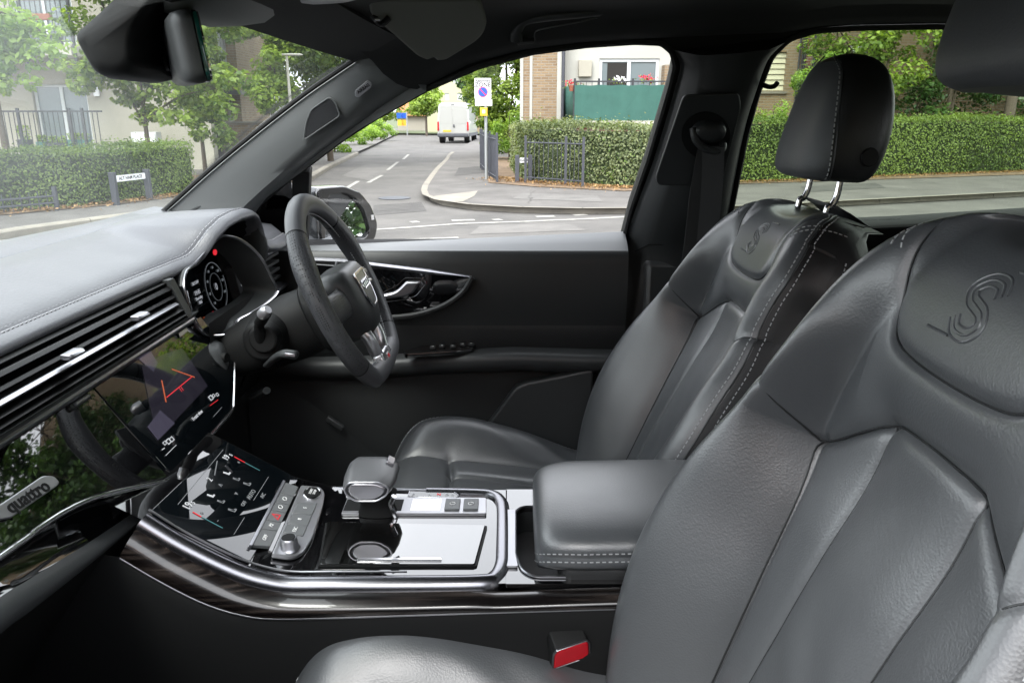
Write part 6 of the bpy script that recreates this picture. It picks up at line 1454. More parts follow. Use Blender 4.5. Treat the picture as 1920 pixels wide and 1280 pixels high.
def hedge(label, path, width, height, mt, density=650, size=.055, z0=.1, top_h=None, patch=None, wob=.06, seed=1, name='hedge'):
    """clipped hedge along a path of plan points (front bottom edge); leaves on all faces over a dark twiggy core"""
    P = [V(p[0], p[1], 0) for p in path]; root = thing(name, label, 'hedge', (P[0].x, P[0].y, z0))
    L = sum((P[i+1] - P[i]).length for i in range(len(P) - 1)); Q = resample(P, max(4, int(L / .25)))
    core = []; pts, nr = [], []
    hs2 = [height if top_h is None else float(np.interp(i / (len(Q) - 1), *top_h)) for i in range(len(Q))]
    for i, p in enumerate(Q):
        d = (Q[min(i+1, len(Q)-1)] - Q[max(i-1, 0)]).normalized(); s_ = V(-d.y, d.x, 0); 
        if s_.y < 0: s_ = -s_
        h = hs2[i]; core.append([p + s_ * .10 + V(0, 0, z0), p + s_ * .07 + V(0, 0, z0 + h * .5), p + s_ * .10 + V(0, 0, z0 + h - .10), p + s_ * (width - .1) + V(0, 0, z0 + h - .10), p + s_ * (width - .1) + V(0, 0, z0)])
        if i + 1 < len(Q):
            seg = (Q[i+1] - p).length
            nf = rng.poisson(seg * h * density); a = rng.uniform(0, seg, nf); z = h * rng.uniform(0, 1, nf) ** .9; dep = np.abs(rng.normal(0, .045, nf))
            base = np.array(p)[None] + np.outer(a, np.array(d)) + np.outer(dep, np.array(s_)) + np.outer(z0 + z, [0, 0, 1])
            pts.append(base); nr.append(np.array(-s_)[None] * 1.0 + rng.normal(0, .55, (nf, 3)) + [0, 0, .35])
            nt_ = rng.poisson(seg * width * density * .8); a = rng.uniform(0, seg, nt_); q = rng.uniform(0, width, nt_)
            base = np.array(p)[None] + np.outer(a, np.array(d)) + np.outer(q, np.array(s_)) + np.outer(z0 + h - np.abs(rng.normal(0, .04, nt_)) + rng.exponential(.025, nt_) * np.where(rng.uniform(0, 1, nt_) < .10, 1.9, 1), [0, 0, 1])
            pts.append(base); nr.append(np.array([0, 0, 1.0])[None] + rng.normal(0, .55, (nt_, 3)))
    pts = np.concatenate(pts); nr = np.concatenate(nr)
    nz = vnoise(pts, 2.2, seed); nz2 = vnoise(pts, 9, seed + 5); pts[:, 2] += np.clip((pts[:, 2] - z0) / height, 0, 1) * (.07 * vnoise(pts, 1.7, seed + 21) + .03 * vnoise(pts, 6, seed + 22)); pts = pts + (nr / np.linalg.norm(nr, axis=1, keepdims=True)) * (nz[:, None] * wob + nz2[:, None] * wob * .4)
    M.setdefault('core', mat('hedge_core_twigs', (.030, .045, .015), .95, bump=('noise', 20, 1, .05)))
    part('twig_core', MB().rings(core, caps=True), M['core'], root, smooth=False)
    tint = np.clip(.42 + .5 * vnoise(pts, 1.3, seed + 9) + .25 * vnoise(pts, 5, seed + 30) + rng.normal(0, .24, len(pts)), 0, 1)
    if patch is not None:
        sel = vnoise(pts, 1.1, seed + 3) + rng.normal(0, .25, len(pts)) > patch
        leaf_obj('foliage', pts[sel], nr[sel], size, M['dry_leaf'] if False else M['leaf_lime'], root, tint[sel]); pts, nr, tint = pts[~sel], nr[~sel], tint[~sel]
    leaf_obj('foliage', pts, nr, size, mt, root, tint)
    return root
def tree(label, base, trunk_h, crown, nleaf, size, mt, tr=.10, cat='tree', name='tree', lean=(0, 0), group=None, tint_b=.45, limbs=7):
    """tapered trunk and limbs, crown of leaf clumps; crown: list of (dx,dy,z,rx,ry,rz)"""
    b = V(*base); root = thing(name, label, cat, b, group)
    c0 = V(b.x + crown[0][0], b.y + crown[0][1], b.z + crown[0][2])
    zt = max(c[2] + c[5] * .6 for c in crown); tk = MB(); pth = smooth_path([b + V(0, 0, -.1), b + V(lean[0] * .3, lean[1] * .3, trunk_h * .5), b + V(lean[0], lean[1], trunk_h), b + V(lean[0] * 1.2, lean[1] * 1.2, zt)], 5)
    tk.tube(pth, list(np.linspace(tr, tr * .25, len(pth))), 9); part('trunk', tk, M['bark'], root)
    lb = MB(); r_ = random.Random(int(abs(b.x * 100 + b.y * 10)))
    P, N, T = [], [], []
    tot = sum(c[3] * c[4] * c[5] for c in crown) ; 
    nleaf = int(nleaf * 1.9); size = size * .80
    for c in crown:
        cc = b + V(c[0], c[1], c[2]); 
        st0_ = pth[min(len(pth) - 1, int(len(pth) * .5) + r_.randint(0, 5))]
        lb.tube(smooth_path([st0_, st0_.lerp(cc, .5) + V(0, 0, .15), cc], 4), list(np.linspace(tr * .42, tr * .1, 9)), 6)
        nc = max(9, int(16 * (c[3] * c[4] * c[5]) ** .45)); n = int(nleaf * c[3] * c[4] * c[5] / tot)
        for k in range(nc):
            u = rng.normal(size=3); u /= np.linalg.norm(u); rr = rng.uniform(.35, 1.0) ** .6
            ctr = np.array(cc) + u * rr * np.array([c[3], c[4], c[5]]) * .86; cr_ = rng.uniform(.32, .58) * min(c[3], c[4], c[5]) ** .7 * .85
            if k % 3 == 0: lb.tube([cc, V(*ctr)], [tr * .12, tr * .04], 5)
            m_ = max(6, n // nc); q = rng.normal(size=(m_, 3)); q /= np.linalg.norm(q, axis=1, keepdims=True); rad = rng.uniform(.25, 1, m_) ** .5
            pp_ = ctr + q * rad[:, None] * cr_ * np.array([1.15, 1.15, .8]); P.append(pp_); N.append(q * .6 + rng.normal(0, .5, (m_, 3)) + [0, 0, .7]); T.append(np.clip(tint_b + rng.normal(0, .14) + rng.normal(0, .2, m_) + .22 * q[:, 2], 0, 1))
    part('limbs', lb, M['bark'], root)
    leaf_obj('crown', np.concatenate(P), np.concatenate(N), size, mt, root, np.concatenate(T)); return root

# hedges
hp = [g2(-350, 452), g2(-120, 430), g2(0, 413), g2(120, 404), g2(230, 392), g2(330, 376), g2(372, 366)]
hedge('long clipped hedge on the left, behind the street name plate', hp, 1.1, .90, M['leaf_hedge'], density=1500, size=.048, seed=3)
hp = [V(-.15, 22.5, 0), V(-.35, 17.5, 0), g2(935, 343), g2(1000, 352), g2(1100, 359), g2(1180, 364), g2(1300, 358)]
hedge('rough mixed hedge at the street corner, behind the railings', [V(-.1, 20.5, 0), V(.15, 17.2, 0), g2(985, 349), g2(1100, 357), g2(1185, 361), g2(1290, 356)], 1.2, 1.16, M['leaf_hedge2'], density=1050, size=.062, seed=8, patch=.55, wob=.11)
hedge('tall clipped hedge along the pavement seen through the rear side window', [g2(1340, 353), g2(1500, 348), g2(1700, 338), g2(1920, 330), g2(2100, 322), g2(2400, 312)], 1.3, 1.30, M['leaf_hedge'], density=950, size=.058, seed=12, patch=.62, wob=.07)
# fallen leaves along the hedges
def litter(path, n, w_, off=0.0):
    P = resample([V(p.x, p.y, 0) for p in path], 60); idx = rng.integers(0, 59, n); f = rng.uniform(0, 1, n)
    A = np.array([tuple(p) for p in P]); q = A[idx] * (1 - f[:, None]) + A[idx + 1] * f[:, None]; d = A[idx + 1] - A[idx]; s_ = np.stack([d[:, 1], -d[:, 0], 0 * d[:, 0]], 1); s_ /= np.linalg.norm(s_, axis=1, keepdims=True); s_[s_[:, 1] > 0] *= -1
    q = q + s_ * (rng.exponential(w_, n) - off)[:, None]; q[:, 2] = .122 + rng.uniform(0, .03, n)
    o = leaf_obj('fallen_leaves', q, np.array([0, 0, 1.0])[None] + rng.normal(0, .35, (n, 3)), .05, M['dry_leaf'], None, None, 'stuff'); return o
litter([g2(925, 343), g2(1000, 352), g2(1100, 359), g2(1180, 364), g2(1300, 358)], 3200, .20, .15)
litter([g2(1340, 353), g2(1500, 348), g2(1700, 338), g2(1920, 330)], 2600, .12, .08)
litter([g2(-120, 430), g2(0, 413), g2(120, 404), g2(230, 392), g2(330, 376)], 1100, .12, .08)

# trees
def cr(*L): return L
p = U(285, 330, Y=15.2); tree('young maple in front of the flats, behind the mirror and the left hedge', (p.x, p.y, .1), 1.6, [(0, 0, 3.0, 1.3, 1.1, 1.2), (-.5, 0, 2.1, .9, .8, .6), (.9, -.1, 2.2, .9, .8, .7), (.2, 0, 4.2, 1.3, 1.1, 1.0), (-1.0, 0, 4.3, .8, .8, .9), (1.5, 0, 3.2, .6, .6, .8), (.5, 0, 1.5, .8, .6, .4), (1.9, 0, 4.3, .9, .8, 1.0), (1.5, 0, 1.9, .7, .6, .6), (.3, 0, 2.5, 1.1, .9, .8)], 9500, .17, M['leaf_tree'], .07)
p = U(20, 330, Y=12.0); tree('bright green maple branches hanging in at the far left edge', (p.x, p.y, .1), 1.5, [(0, 0, 2.6, 1.0, 1.0, .55), (.75, 0, 2.35, .55, .6, .35), (.1, 0, 1.95, .8, .7, .3), (-.8, 0, 3.2, 1.0, 1.0, .8), (.95, -.1, 2.65, .4, .4, .16)], 3000, .15, M['leaf_lime'], .08, tint_b=.6)
p = U(385, 320, Y=18); tree('narrow sapling by the brick tower, right of the mirror', (p.x, p.y, .1), 1.5, [(0, 0, 2.0, .6, .6, .9), (.1, 0, 3.2, .7, .7, .9), (-.3, 0, 4.4, .7, .7, .8), (.35, 0, 1.1, .6, .5, .6)], 3000, .17, M['leaf_tree'], .06)
p = U(520, 320, Y=21); tree('tall leafy tree filling the middle of the windscreen behind the street lamp', (p.x, p.y, .1), 1.6, [(.2, 0, 3.2, 1.1, 1.1, 1.4), (.7, 0, 5.0, 1.2, 1.2, 1.2), (1.5, 0, 3.6, 1.2, 1, 1.5), (.2, 0, 1.9, .8, .8, .7)], 9500, .18, M['leaf_tree'], .10, tint_b=.55)
p = U(620, 300, Y=24); tree('dense tree crown against the windscreen pillar', (p.x, p.y, .1), 1.6, [(.6, 0, 3.4, 1.8, 1.3, 1.7), (-.9, 0, 3.7, 1.3, 1.2, 1.3), (-.6, 0, 2.3, 1.0, 1.0, 1.0), (0, 0, 5.3, 1.7, 1.3, 1.4), (1.8, 0, 4.6, 1.3, 1.2, 1.2), (2.2, 0, 2.8, 1.1, 1.0, 1.0)], 8500, .19, M['leaf_tree'], .11)
p = U(950, 280, Y=29); tree('large dense tree behind the parking sign, beside the brick flats', (p.x, p.y, .1), 1.0, [(0, 0, 2.2, 1.5, 1.3, 1.6), (-.5, 0, 4.2, 1.3, 1.3, 1.3), (.6, 0, 4.4, 1.2, 1.2, 1.4), (.4, 0, 1.2, 1.4, 1.1, .8), (-.9, 0, 2.9, .9, .9, .9)], 9000, .19, M['leaf_tree'], .13)
p = U(955, 280, Y=24.5); tree('feathery pale green shrub left of the brick flats, beyond the hedge', (p.x, p.y, .1), .4, [(0, 0, .8, .7, .7, .6), (.3, 0, 1.3, .4, .5, .5), (-.4, 0, .6, .5, .5, .5)], 2200, .12, M['leaf_lime'], .04, cat='shrub', name='shrub')
p = U(800, 250, Y=58); tree('small round tree left of the white van', (p.x, p.y, .1), 1.6, [(0, 0, 2.6, 1.5, 1.4, 1.2), (-.5, 0, 1.8, 1.2, 1.2, .8), (.5, 0, 3.2, .9, 1.0, .8)], 3500, .26, M['leaf_tree'], .10, tint_b=.6)
p = U(868, 250, Y=50); tree('dark tree just right of the white van roof', (p.x + .8, p.y, .1), 1.6, [(0, 0, 3.6, 1.3, 1.3, 1.7), (.8, 0, 2.2, 1.3, 1.2, 1.4), (.9, 0, 4.2, 1.2, 1.2, 1.2)], 3800, .24, M['leaf_dark'], .12)
p = U(700, 240, Y=62); tree('distant tree above the side street, at the left end', (p.x, p.y, .1), 1.6, [(0, 0, 2.6, 2.2, 1.6, 1.8), (-2.2, 0, 3.0, 1.8, 1.6, 2.0), (2.0, 0, 2.0, 1.3, 1.3, 1.2)], 4200, .28, M['leaf_tree'], .13)
# big shrubs and trees behind the right hedge
big = [((1600, 330, 20.5), [(0, 0, 2.6, 1.5, 1.1, 1.3), (-.9, 0, 3.6, 1.1, 1, .8), (.8, 0, 3.6, 1.2, 1, 1.0), (.2, 0, 5.4, 1.6, 1.2, 1.4), (-.6, 0, 7.2, 1.5, 1.2, 1.3)], 'leafy tree over the hedge directly behind the far headrest', 'leaf_tree', 7500),
       ((1760, 325, 21.5), [(0, 0, 2.0, 1.6, 1.2, 1.3), (.5, 0, 3.6, 1.5, 1.2, 1.3), (-.9, 0, 1.5, 1.0, .8, .8), (.4, 0, 5.6, 1.6, 1.3, 1.5), (0, 0, 7.8, 1.8, 1.4, 1.5), (.2, 0, 10.0, 2.0, 1.4, 1.6)], 'dark glossy laurel right of the far headrest', 'leaf_dark', 12000),
       ((1930, 320, 22.5), [(0, 0, 2.2, 1.8, 1.3, 1.6), (.4, 0, 4.2, 1.7, 1.3, 1.4), (0, 0, 6.4, 2.0, 1.5, 1.6), (.6, 0, 8.6, 2.0, 1.5, 1.6), (0, 0, 10.8, 2.2, 1.6, 1.8)], 'dark broad tree at the right edge below the near headrest', 'leaf_dark', 13000),
       ((2120, 315, 24), [(0, 0, 3.0, 2.2, 1.6, 2.2), (.4, 0, 5.6, 2.0, 1.6, 1.6)], 'tall tree along the road outside the right edge', 'leaf_tree', 6000)]
for (u, v, y), c_, l_, m_, n_ in big:
    p = U(u, v, Y=y); tree(l_, (p.x, p.y, .1), 1.0, c_, n_, .17 if m_ == 'leaf_tree' else .15, M[m_], .12)
p = U(1440, 330, Y=19.5); tree('small bright green bush above the hedge, left of the far headrest', (p.x, p.y, .1), .4, [(0, 0, 1.45, .55, .5, .35), (.3, 0, 1.2, .5, .5, .3)], 1500, .07, M['leaf_lime'], .03, cat='shrub', name='shrub', tint_b=.7)
p = U(1500, 330, Y=20); tree('straggly climbing shrub by the drain pipes', (p.x, p.y, .1), .4, [(0, 0, 2.2, .7, .5, .35), (.7, 0, 2.6, .5, .4, .4)], 1300, .09, M['leaf_lime'], .03, cat='shrub', name='shrub')
for (x, y), l_ in (((13.2, 21.5), 'very tall dark tree over the brick flats, seen in the dashboard reflection'), ((18.5, 23.5), 'very tall dark tree farther right, seen in the dashboard reflection'), ((24, 25), 'very tall dark tree farthest right along the main road')):
    tree(l_, (x, y - 1.2, .1), 5.0, [(0, 0, 8.6, 2.2, 1.5, 1.9), (1.4, 0, 10.6, 2.2, 1.5, 1.9), (-1.3, 0, 11.2, 2.0, 1.5, 1.8), (0, 0, 13.2, 2.4, 1.6, 1.9)], 5500, .26, M['leaf_dark'], .16)
# low planting on the left of the side street
for i, (u, v, y, l_) in enumerate(((665, 268, 30, 'low green shrub at the foot of the windscreen pillar, by the side street'), (705, 250, 38, 'middle low shrub along the left pavement of the side street'), (738, 242, 46, 'farthest low shrub along the left pavement of the side street'))):
    p = U(u, v, Y=y); tree(l_, (p.x - .8, p.y, .1), .2, [(0, 0, .5, 1.2, 1.2, .55), (-.8, 0, .7, 1.0, 1.0, .6)], 1600, .15, M['leaf_lime'], .04, cat='shrub', name='shrub')
# trees behind the car and on the near side (seen in reflections)
for i, (x, y, l_, m_) in enumerate(((13, 7.4, 'street tree on the near pavement, reflected in the wing mirror', 'leaf_dark'), (18, 9.2, 'second street tree on the near pavement, farther back', 'leaf_dark'), (-6, -14, 'garden tree behind the photographer, left of the brick house', 'leaf_dark'), (8, -13, 'garden tree behind the photographer, right of the brick house', 'leaf_dark'))):
    tree(l_, (x, y - (6 if i < 2 else 0), .1), .9 if i < 2 else 1.6, [(0, 0, 2.6, 2.0, 2.0, 1.6), (.3, .5, 1.3, 1.4, 1.4, .9), (.8, .3, 4.2, 1.6, 1.6, 1.3), (-.8, -.4, 4.0, 1.5, 1.5, 1.3), (0, .2, 1.8, 1.5, 1.5, .9)], 3500, .24, M[m_], .13)
# ================================================================ buildings
def wall(name, x0, x1, z0, z1, y, holes, mt, par, th=.3):
    """wall in the XZ plane, facing -Y, with rectangular openings (a,b,c,d = x0,x1,z0,z1)"""
    sp = [[(x0, z0), (x1, z0), (x1, z1), (x0, z1)]] + [[(a, c), (b, c), (b, d), (a, d)] for a, b, c, d in holes]
    return plate(name, sp, th, mt, par, 0, (0, y + th / 2, 0), (1, 0, 0), (0, 0, 1))
def window(x0, x1, z0, z1, y, par, mull=1, name='window', trans=(), inset=.08, fr=.07, glass='win_glass', dep=.07):
    f = MB(); yy = y + inset
    f.box((x0, yy, z0), (x0 + fr, yy + dep, z1)); f.box((x1 - fr, yy, z0), (x1, yy + dep, z1)); f.box((x0 + fr, yy, z1 - fr), (x1 - fr, yy + dep, z1)); f.box((x0 + fr, yy, z0), (x1 - fr, yy + dep, z0 + fr))
    for k in range(1, mull + 1):
        xm = x0 + (x1 - x0) * k / (mull + 1); f.box((xm - fr * .6, yy + .002, z0 + fr), (xm + fr * .6, yy + dep - .002, z1 - fr))
    for t in trans:
        zt = z0 + (z1 - z0) * t; f.box((x0 + fr, yy + .004, zt - .03), (x1 - fr, yy + dep - .004, zt + .03))
    w_ = part(name, f, M['upvc'], par, smooth=False); n = mull + 1
    for k in range(n):
        a = x0 + (x1 - x0) * k / n + fr * .7; b = x0 + (x1 - x0) * (k + 1) / n - fr * .7
        part('pane', MB().box((a, yy + dep * .5, z0 + fr * .8), (b, yy + dep * .5 + .012, z1 - fr * .8)), M[glass], w_, smooth=False)
    return w_
def curtain(x0, x1, z0, z1, y, par, n=22):
    g = [[V(x0 + (x1 - x0) * i / n, y + .03 * math.sin(i * 2.1), z) for z in (z0, z1)] for i in range(n + 1)]
    return part('curtain', MB().rings(g, closed_ring=False), M['curtain'], par)
M['curtain'] = mat('grey_green_curtain', (.33, .40, .39), .9)
M['concrete_y'] = mat('balcony_edge', (.45, .44, .38), .8)
def balcony_rail(label, x0, x1, y, z0, h, step=.12, depth=1.1, posts=(), name='balcony_railing', mt='railing'):
    T = thing(name, label, 'railing', (x0, y, z0))
    part('top_rail', MB().box((x0, y - .025, z0 + h - .04), (x1, y + .025, z0 + h)), M[mt], T, smooth=False)
    part('bottom_rail', MB().box((x0, y - .02, z0 + .08), (x1, y + .02, z0 + .11)), M[mt], T, smooth=False)
    b = None; n = int((x1 - x0) / step)
    for i in range(1, n):
        x = x0 + (x1 - x0) * i / n
        if b is None: b = part('baluster', MB().box((x - .008, y - .008, z0 + .1), (x + .008, y + .008, z0 + h - .03)), M[mt], T, smooth=False); bx = x
        else:
            c = b.copy(); COL.objects.link(c); c.location = (x - bx, 0, 0)
    for x in posts: part('post', MB().box((x - .03, y - .03, z0 - .55), (x + .03, y + .03, z0 + h + .06)), M[mt], T, smooth=False)
    return T
def pu(u, v, Y): q = U(u, v, Y=Y); return q
# --- left flats: cream rendered block with two balconies
YL = 20.0
A = thing('apartment_building', 'cream rendered block of flats at the far left with white patio doors', 'building', (-12, YL, .1))
xl, xr_ = U(-420, 200, Y=YL).x, U(392, 200, Y=YL).x
d1 = (U(64, 200, Y=YL).x, U(166, 200, Y=YL).x, U(100, 287, Y=YL).z, U(110, 158, Y=YL).z)
d2 = (U(28, 60, Y=YL).x, U(142, 60, Y=YL).x, U(80, 82, Y=YL).z, U(80, -50, Y=YL).z)
others = [(d1[0] - 5.2, d1[1] - 5.2, d1[2], d1[3]), (d2[0] - 5.2, d2[1] - 5.2, d2[2], d2[3])] + [(a + dx, b + dx, c + 2.75 + 0, d + 2.75) for (a, b, c, d) in (d2,) for dx in (0, -5.2)]
holes = [d1, d2] + others
wall('wall', xl, xr_, .0, 10.2, YL, holes, M['render'], A)
for i, hh in enumerate(holes):
    window(*hh, YL, A, 1, 'patio_door', inset=.10)
    curtain(hh[0] + .1, hh[1] - .1, hh[2] + .1, hh[3] - .05, YL + .34, A)
part('dark_interior', MB().box((xl, YL + .6, 0), (xr_, YL + .7, 10)), M['dark_room'], A, smooth=False)
part('roof', MB().prism([(xl - .4, YL - .5, 10.2), (xr_ + .3, YL - .5, 10.2), (xr_ + .3, YL + 4, 12.4), (xl - .4, YL + 4, 12.4)], (0, 0, .15)), M['terracotta'], A, smooth=False)
lp = U(180, 170, Y=YL - .06); part('wall_lamp', MB().tube([lp + V(0, 0, -.14), lp + V(0, 0, .14)], .09, 10, flat=(1, .5)), M['sign_w'], A)
# balcony slabs
zb1 = U(100, 293, Y=YL - 1.1).z; zb2 = U(100, 86, Y=YL - 1.1).z
bx0, bx1 = U(-260, 90, Y=YL).x, U(178, 90, Y=YL).x
part('balcony_slab', MB().box((bx0, YL - 1.15, zb2 - .22), (bx1, YL, zb2)), M['concrete_y'], A, smooth=False)
part('balcony_slab', MB().box((bx0, YL - 1.15, zb1 - .10), (bx1 + .5, YL, zb1 + .02)), M['concrete_y'], A, smooth=False)
balcony_rail('black balcony railing on the upper floor of the cream flats', bx0, bx1, YL - 1.1, zb2, 1.05, posts=(U(44, 60, Y=YL - 1.1).x, U(135, 60, Y=YL - 1.1).x))
balcony_rail('black balcony railing on the ground floor of the cream flats, above the brick plinth', bx0, bx1 + .5, YL - 1.1, zb1 + .02, 1.08, posts=(U(38, 240, Y=YL - 1.1).x, U(134, 240, Y=YL - 1.1).x, U(158, 240, Y=YL - 1.1).x))
# brick plinth wall built of single bricks
W = thing('brick_plinth', 'low buff brick plinth wall under the ground floor balcony', 'wall', (bx0, YL - 1.15, .1))
part('mortar_core', MB().box((bx0, YL - 1.13, .0), (bx1 + .5, YL - .9, zb1 - .105)), M['kerb'], W, smooth=False)
M['brick_s'] = mat('single_buff_brick', (.42, .29, .14), .85, var=(6, .3, (.34, .22, .11)), bump=('noise', 60, .4, .003)); M['brick_s2'] = mat('single_dark_brick', (.33, .21, .12), .85, bump=('noise', 60, .4, .003))
vb = U(-30, 200, Y=YL).x; proto = {}
zc = zb1 - .105 - .070; row = 0
while zc > .35 and row < 7:
    x = vb - (.1125 if row % 2 else 0)
    while x < bx1 + .5 - .22:
        mk = 'brick_s2' if random.random() < .3 else 'brick_s'
        if mk not in proto: proto[mk] = part('brick', MB().box((x, YL - 1.146, zc), (x + .213, YL - 1.125, zc + .063)), M[mk], W, bevel=0, smooth=False); proto[mk + 'p'] = (x, zc)
        else:
            c = proto[mk].copy(); COL.objects.link(c); ox, oz = proto[mk + 'p']; c.location = (x - ox, random.uniform(-.002, .002), zc - oz)
        x += .225
    zc -= .075; row += 1
# planters on the lower balcony
for i, (u0, u1, vt, mt_, l_) in enumerate(((90, 124, 268, 'rail_grey', 'long dark planter box on the lower balcony'), (127, 165, 262, 'planter_g', 'green planter box at the right end of the lower balcony'), (70, 86, 266, 'planter_g', 'small pale green pot on the lower balcony'), (34, 56, 262, 'rail_grey', 'bushy potted plant behind the left balcony post'))):
    M.setdefault('planter_g', mat('green_planter', (.05, .16, .13), .6))
    a, b = U(u0, vt, Y=YL - .95).x, U(u1, vt, Y=YL - .95).x; zt = U(80, vt, Y=YL - .95).z
    T = thing('planter', l_, 'planter', ((a + b) / 2, YL - .9, zb1 + .02))
    part('box', MB().prism([(a + .03, YL - 1.03, zb1 + .03), (b - .03, YL - 1.03, zb1 + .03), (b, YL - 1.03, zt), (a, YL - 1.03, zt)], (0, .22, 0)), M[mt_], T, smooth=False)
    n_ = 180; q = np.stack([rng.uniform(a, b, n_), YL - .92 + rng.normal(0, .05, n_), zt + rng.uniform(0, .16 if i != 3 else .35, n_)], 1); leaf_obj('foliage', q, rng.normal(size=(n_, 3)) + [0, 0, .5], .07, M['leaf_tree'], T)
q0 = U(84, 32, Y=YL - 1.12); T = thing('flower_trough', 'faded red flower trough hung on the upper balcony railing', 'planter', q0)
a, b = U(48, 32, Y=YL - 1.14).x, U(98, 32, Y=YL - 1.14).x; M['brown'] = mat('brown_trough', (.28, .10, .06), .8)
part('box', MB().box((a, YL - 1.26, U(80, 39, Y=YL - 1.12).z), (b, YL - 1.14, U(80, 27, Y=YL - 1.12).z)), M['brown'], T, bevel=.01)
T = thing('storage_tub', 'small grey tub standing on the upper balcony', 'tub', U(103, 84, Y=YL - .9)); q = U(103, 84, Y=YL - .9)
part('tub_body', MB().rings([[q + V(sx * k, sy * .12, z) for sx, sy in ((-.18, -1), (.18, -1), (.18, 1), (-.18, 1))] for z, k in ((0, .85), (.2, 1.0), (.22, 1.05))]), M['rail_grey'], T, bevel=.01)
# --- brick stair tower and lower wings further right
def px_box(par, name, u0, u1, v0, v1, Y, dep, mt, **k):
    a = U(u0, v1, Y=Y); b = U(u1, v0, Y=Y); return part(name, MB().box((a.x, Y, a.z), (b.x, Y + dep, b.z)), M[mt], par, smooth=False, **k)
YT = 24.0
B = thing('brick_tower', 'buff brick stair tower with narrow white windows behind the trees', 'building', (U(440, 200, Y=YT).x, YT, .1))
tx0, tx1 = U(398, 200, Y=YT).x, U(452, 200, Y=YT).x
wins = [(U(418, 200, Y=YT).x, U(434, 200, Y=YT).x, U(420, 120, Y=YT).z, U(420, 40, Y=YT).z), (U(425, 200, Y=YT).x, U(437, 200, Y=YT).x, U(420, 248, Y=YT).z, U(420, 180, Y=YT).z)]
wall('wall', tx0, tx1, 0, 9.5, YT, wins, M['brick'], B); part('side_wall', MB().box((tx1 - .3, YT + .31, 0), (tx1, YT + 5, 9.5)), M['brick'], B, smooth=False)
for w_ in wins: window(*w_, YT, B, 1 if w_ is wins[0] else 0, trans=(.33, .66))
part('dark_interior', MB().box((tx0 + .01, YT + .5, 0), (tx1 - .31, YT + .6, 9)), M['dark_room'], B, smooth=False)
part('canopy', MB().box((tx0 - .2, YT - .7, U(430, 178, Y=YT).z), (tx1 + .2, YT - .01, U(430, 174, Y=YT).z + .05)), M['rail_grey'], B, smooth=False)
W2 = thing('garden_wall', 'low brick garden wall below the trees, left of the windscreen pillar', 'wall', (U(420, 280, Y=22).x, 22, .1))
part('wall', MB().box((U(360, 280, Y=22).x, 22, 0), (U(560, 280, Y=22).x, 22.25, U(400, 232, Y=22).z)), M['brick'], W2, smooth=False); part('coping', MB().box((U(360, 280, Y=22).x, 21.96, U(400, 232, Y=22).z + .002), (U(560, 280, Y=22).x, 22.29, U(400, 232, Y=22).z + .06)), M['kerb'], W2, smooth=False)
T = thing('meter_cabinet', 'white meter cabinet against the cream flats beside the sapling', 'cabinet', U(270, 285, Y=19.2)); px_box(T, 'cabinet', 250, 292, 248, 285, 19.2, .3, 'upvc'); px_box(T, 'cabinet_door', 253, 289, 251, 282, 19.17, .028, 'sign_w')
T = thing('white_sign_board', 'white notice board beyond the trees, left of the windscreen pillar', 'sign', U(515, 230, Y=23)); px_box(T, 'panel', 507, 530, 178, 224, 23, .04, 'sign_w'); px_box(T, 'text_lines', 510, 528, 214, 220, 22.99, .008, 'rail_grey'); part('post', MB().cyl(U(519, 224, Y=23.02), V(U(519, 224, Y=23.02).x, 23.02, 0), .03), M['galv'], T)
# --- right flats: brick bay, white render, green screened balcony
YR = 23.0
Cb = thing('apartment_building', 'white and buff brick flats behind the corner hedge, with green screened balcony', 'building', (3, YR, .1))
xa, xb_, xc, xd = (U(u, 180, Y=YR).x for u in (978, 1052, 1262, 1300)); 
x_end = U(2250, 180, Y=YR).x
dr = (U(1126, 150, Y=YR).x, U(1240, 150, Y=YR).x, U(1150, 222, Y=YR).z, U(1150, 108, Y=YR).z)
up = [(dr[0] + dx, dr[1] + dx, dr[2] + 2.75 * k, dr[3] + 2.75 * k) for k in (1, 2) for dx in (0,)]
wall('white_wall', xb_, xd, 0, 9.3, YR + .45, [dr] + up, M['render_w'], Cb)
for i, hh in enumerate([dr] + up):
    w_ = window(*hh, YR + .45, Cb, 1, 'patio_door', inset=.05, fr=.09)
part('open_doorway', MB().box((U(1142, 150, Y=YR).x, YR + .52, dr[2] + .1), (U(1182, 150, Y=YR).x, YR + .53, dr[3] - .12)), M['dark_room'], Cb, smooth=False)
part('roof_lining', MB().box((xb_ + .02, YR + .9, 0), (xd, YR + 1.0, 9)), M['dark_room'], Cb, smooth=False)  # dark backing sheet standing in for the unlit rooms behind the openings
# brick bay (two brick faces with white joint strips)
part('brick_bay', MB().box((xa, YR, 0), (xb_ - .001, YR + 4, 9.3)), M['brick'], Cb, smooth=False)
for u0, u1 in ((975, 981), (993, 998), (1044, 1052)): px = (U(u0, 180, Y=YR).x, U(u1, 180, Y=YR).x); part('corner_strip', MB().box((px[0], YR - .03, 0), (px[1], YR - .001, 9.3)), M['render_w'], Cb, smooth=False)
part('drain_pipe', MB().cyl(V(U(1055, 180, Y=YR).x, YR - .05, 0), V(U(1055, 180, Y=YR).x, YR - .05, 9.2), .05, 12), M['rail_grey'], Cb)
m_ = U(1097, 130, Y=YR + .38); part('meter_box', MB().box((m_.x - .2, YR + .30, m_.z - .22), (m_.x + .2, YR + .449, m_.z + .26)), M['render'], Cb, bevel=.02)
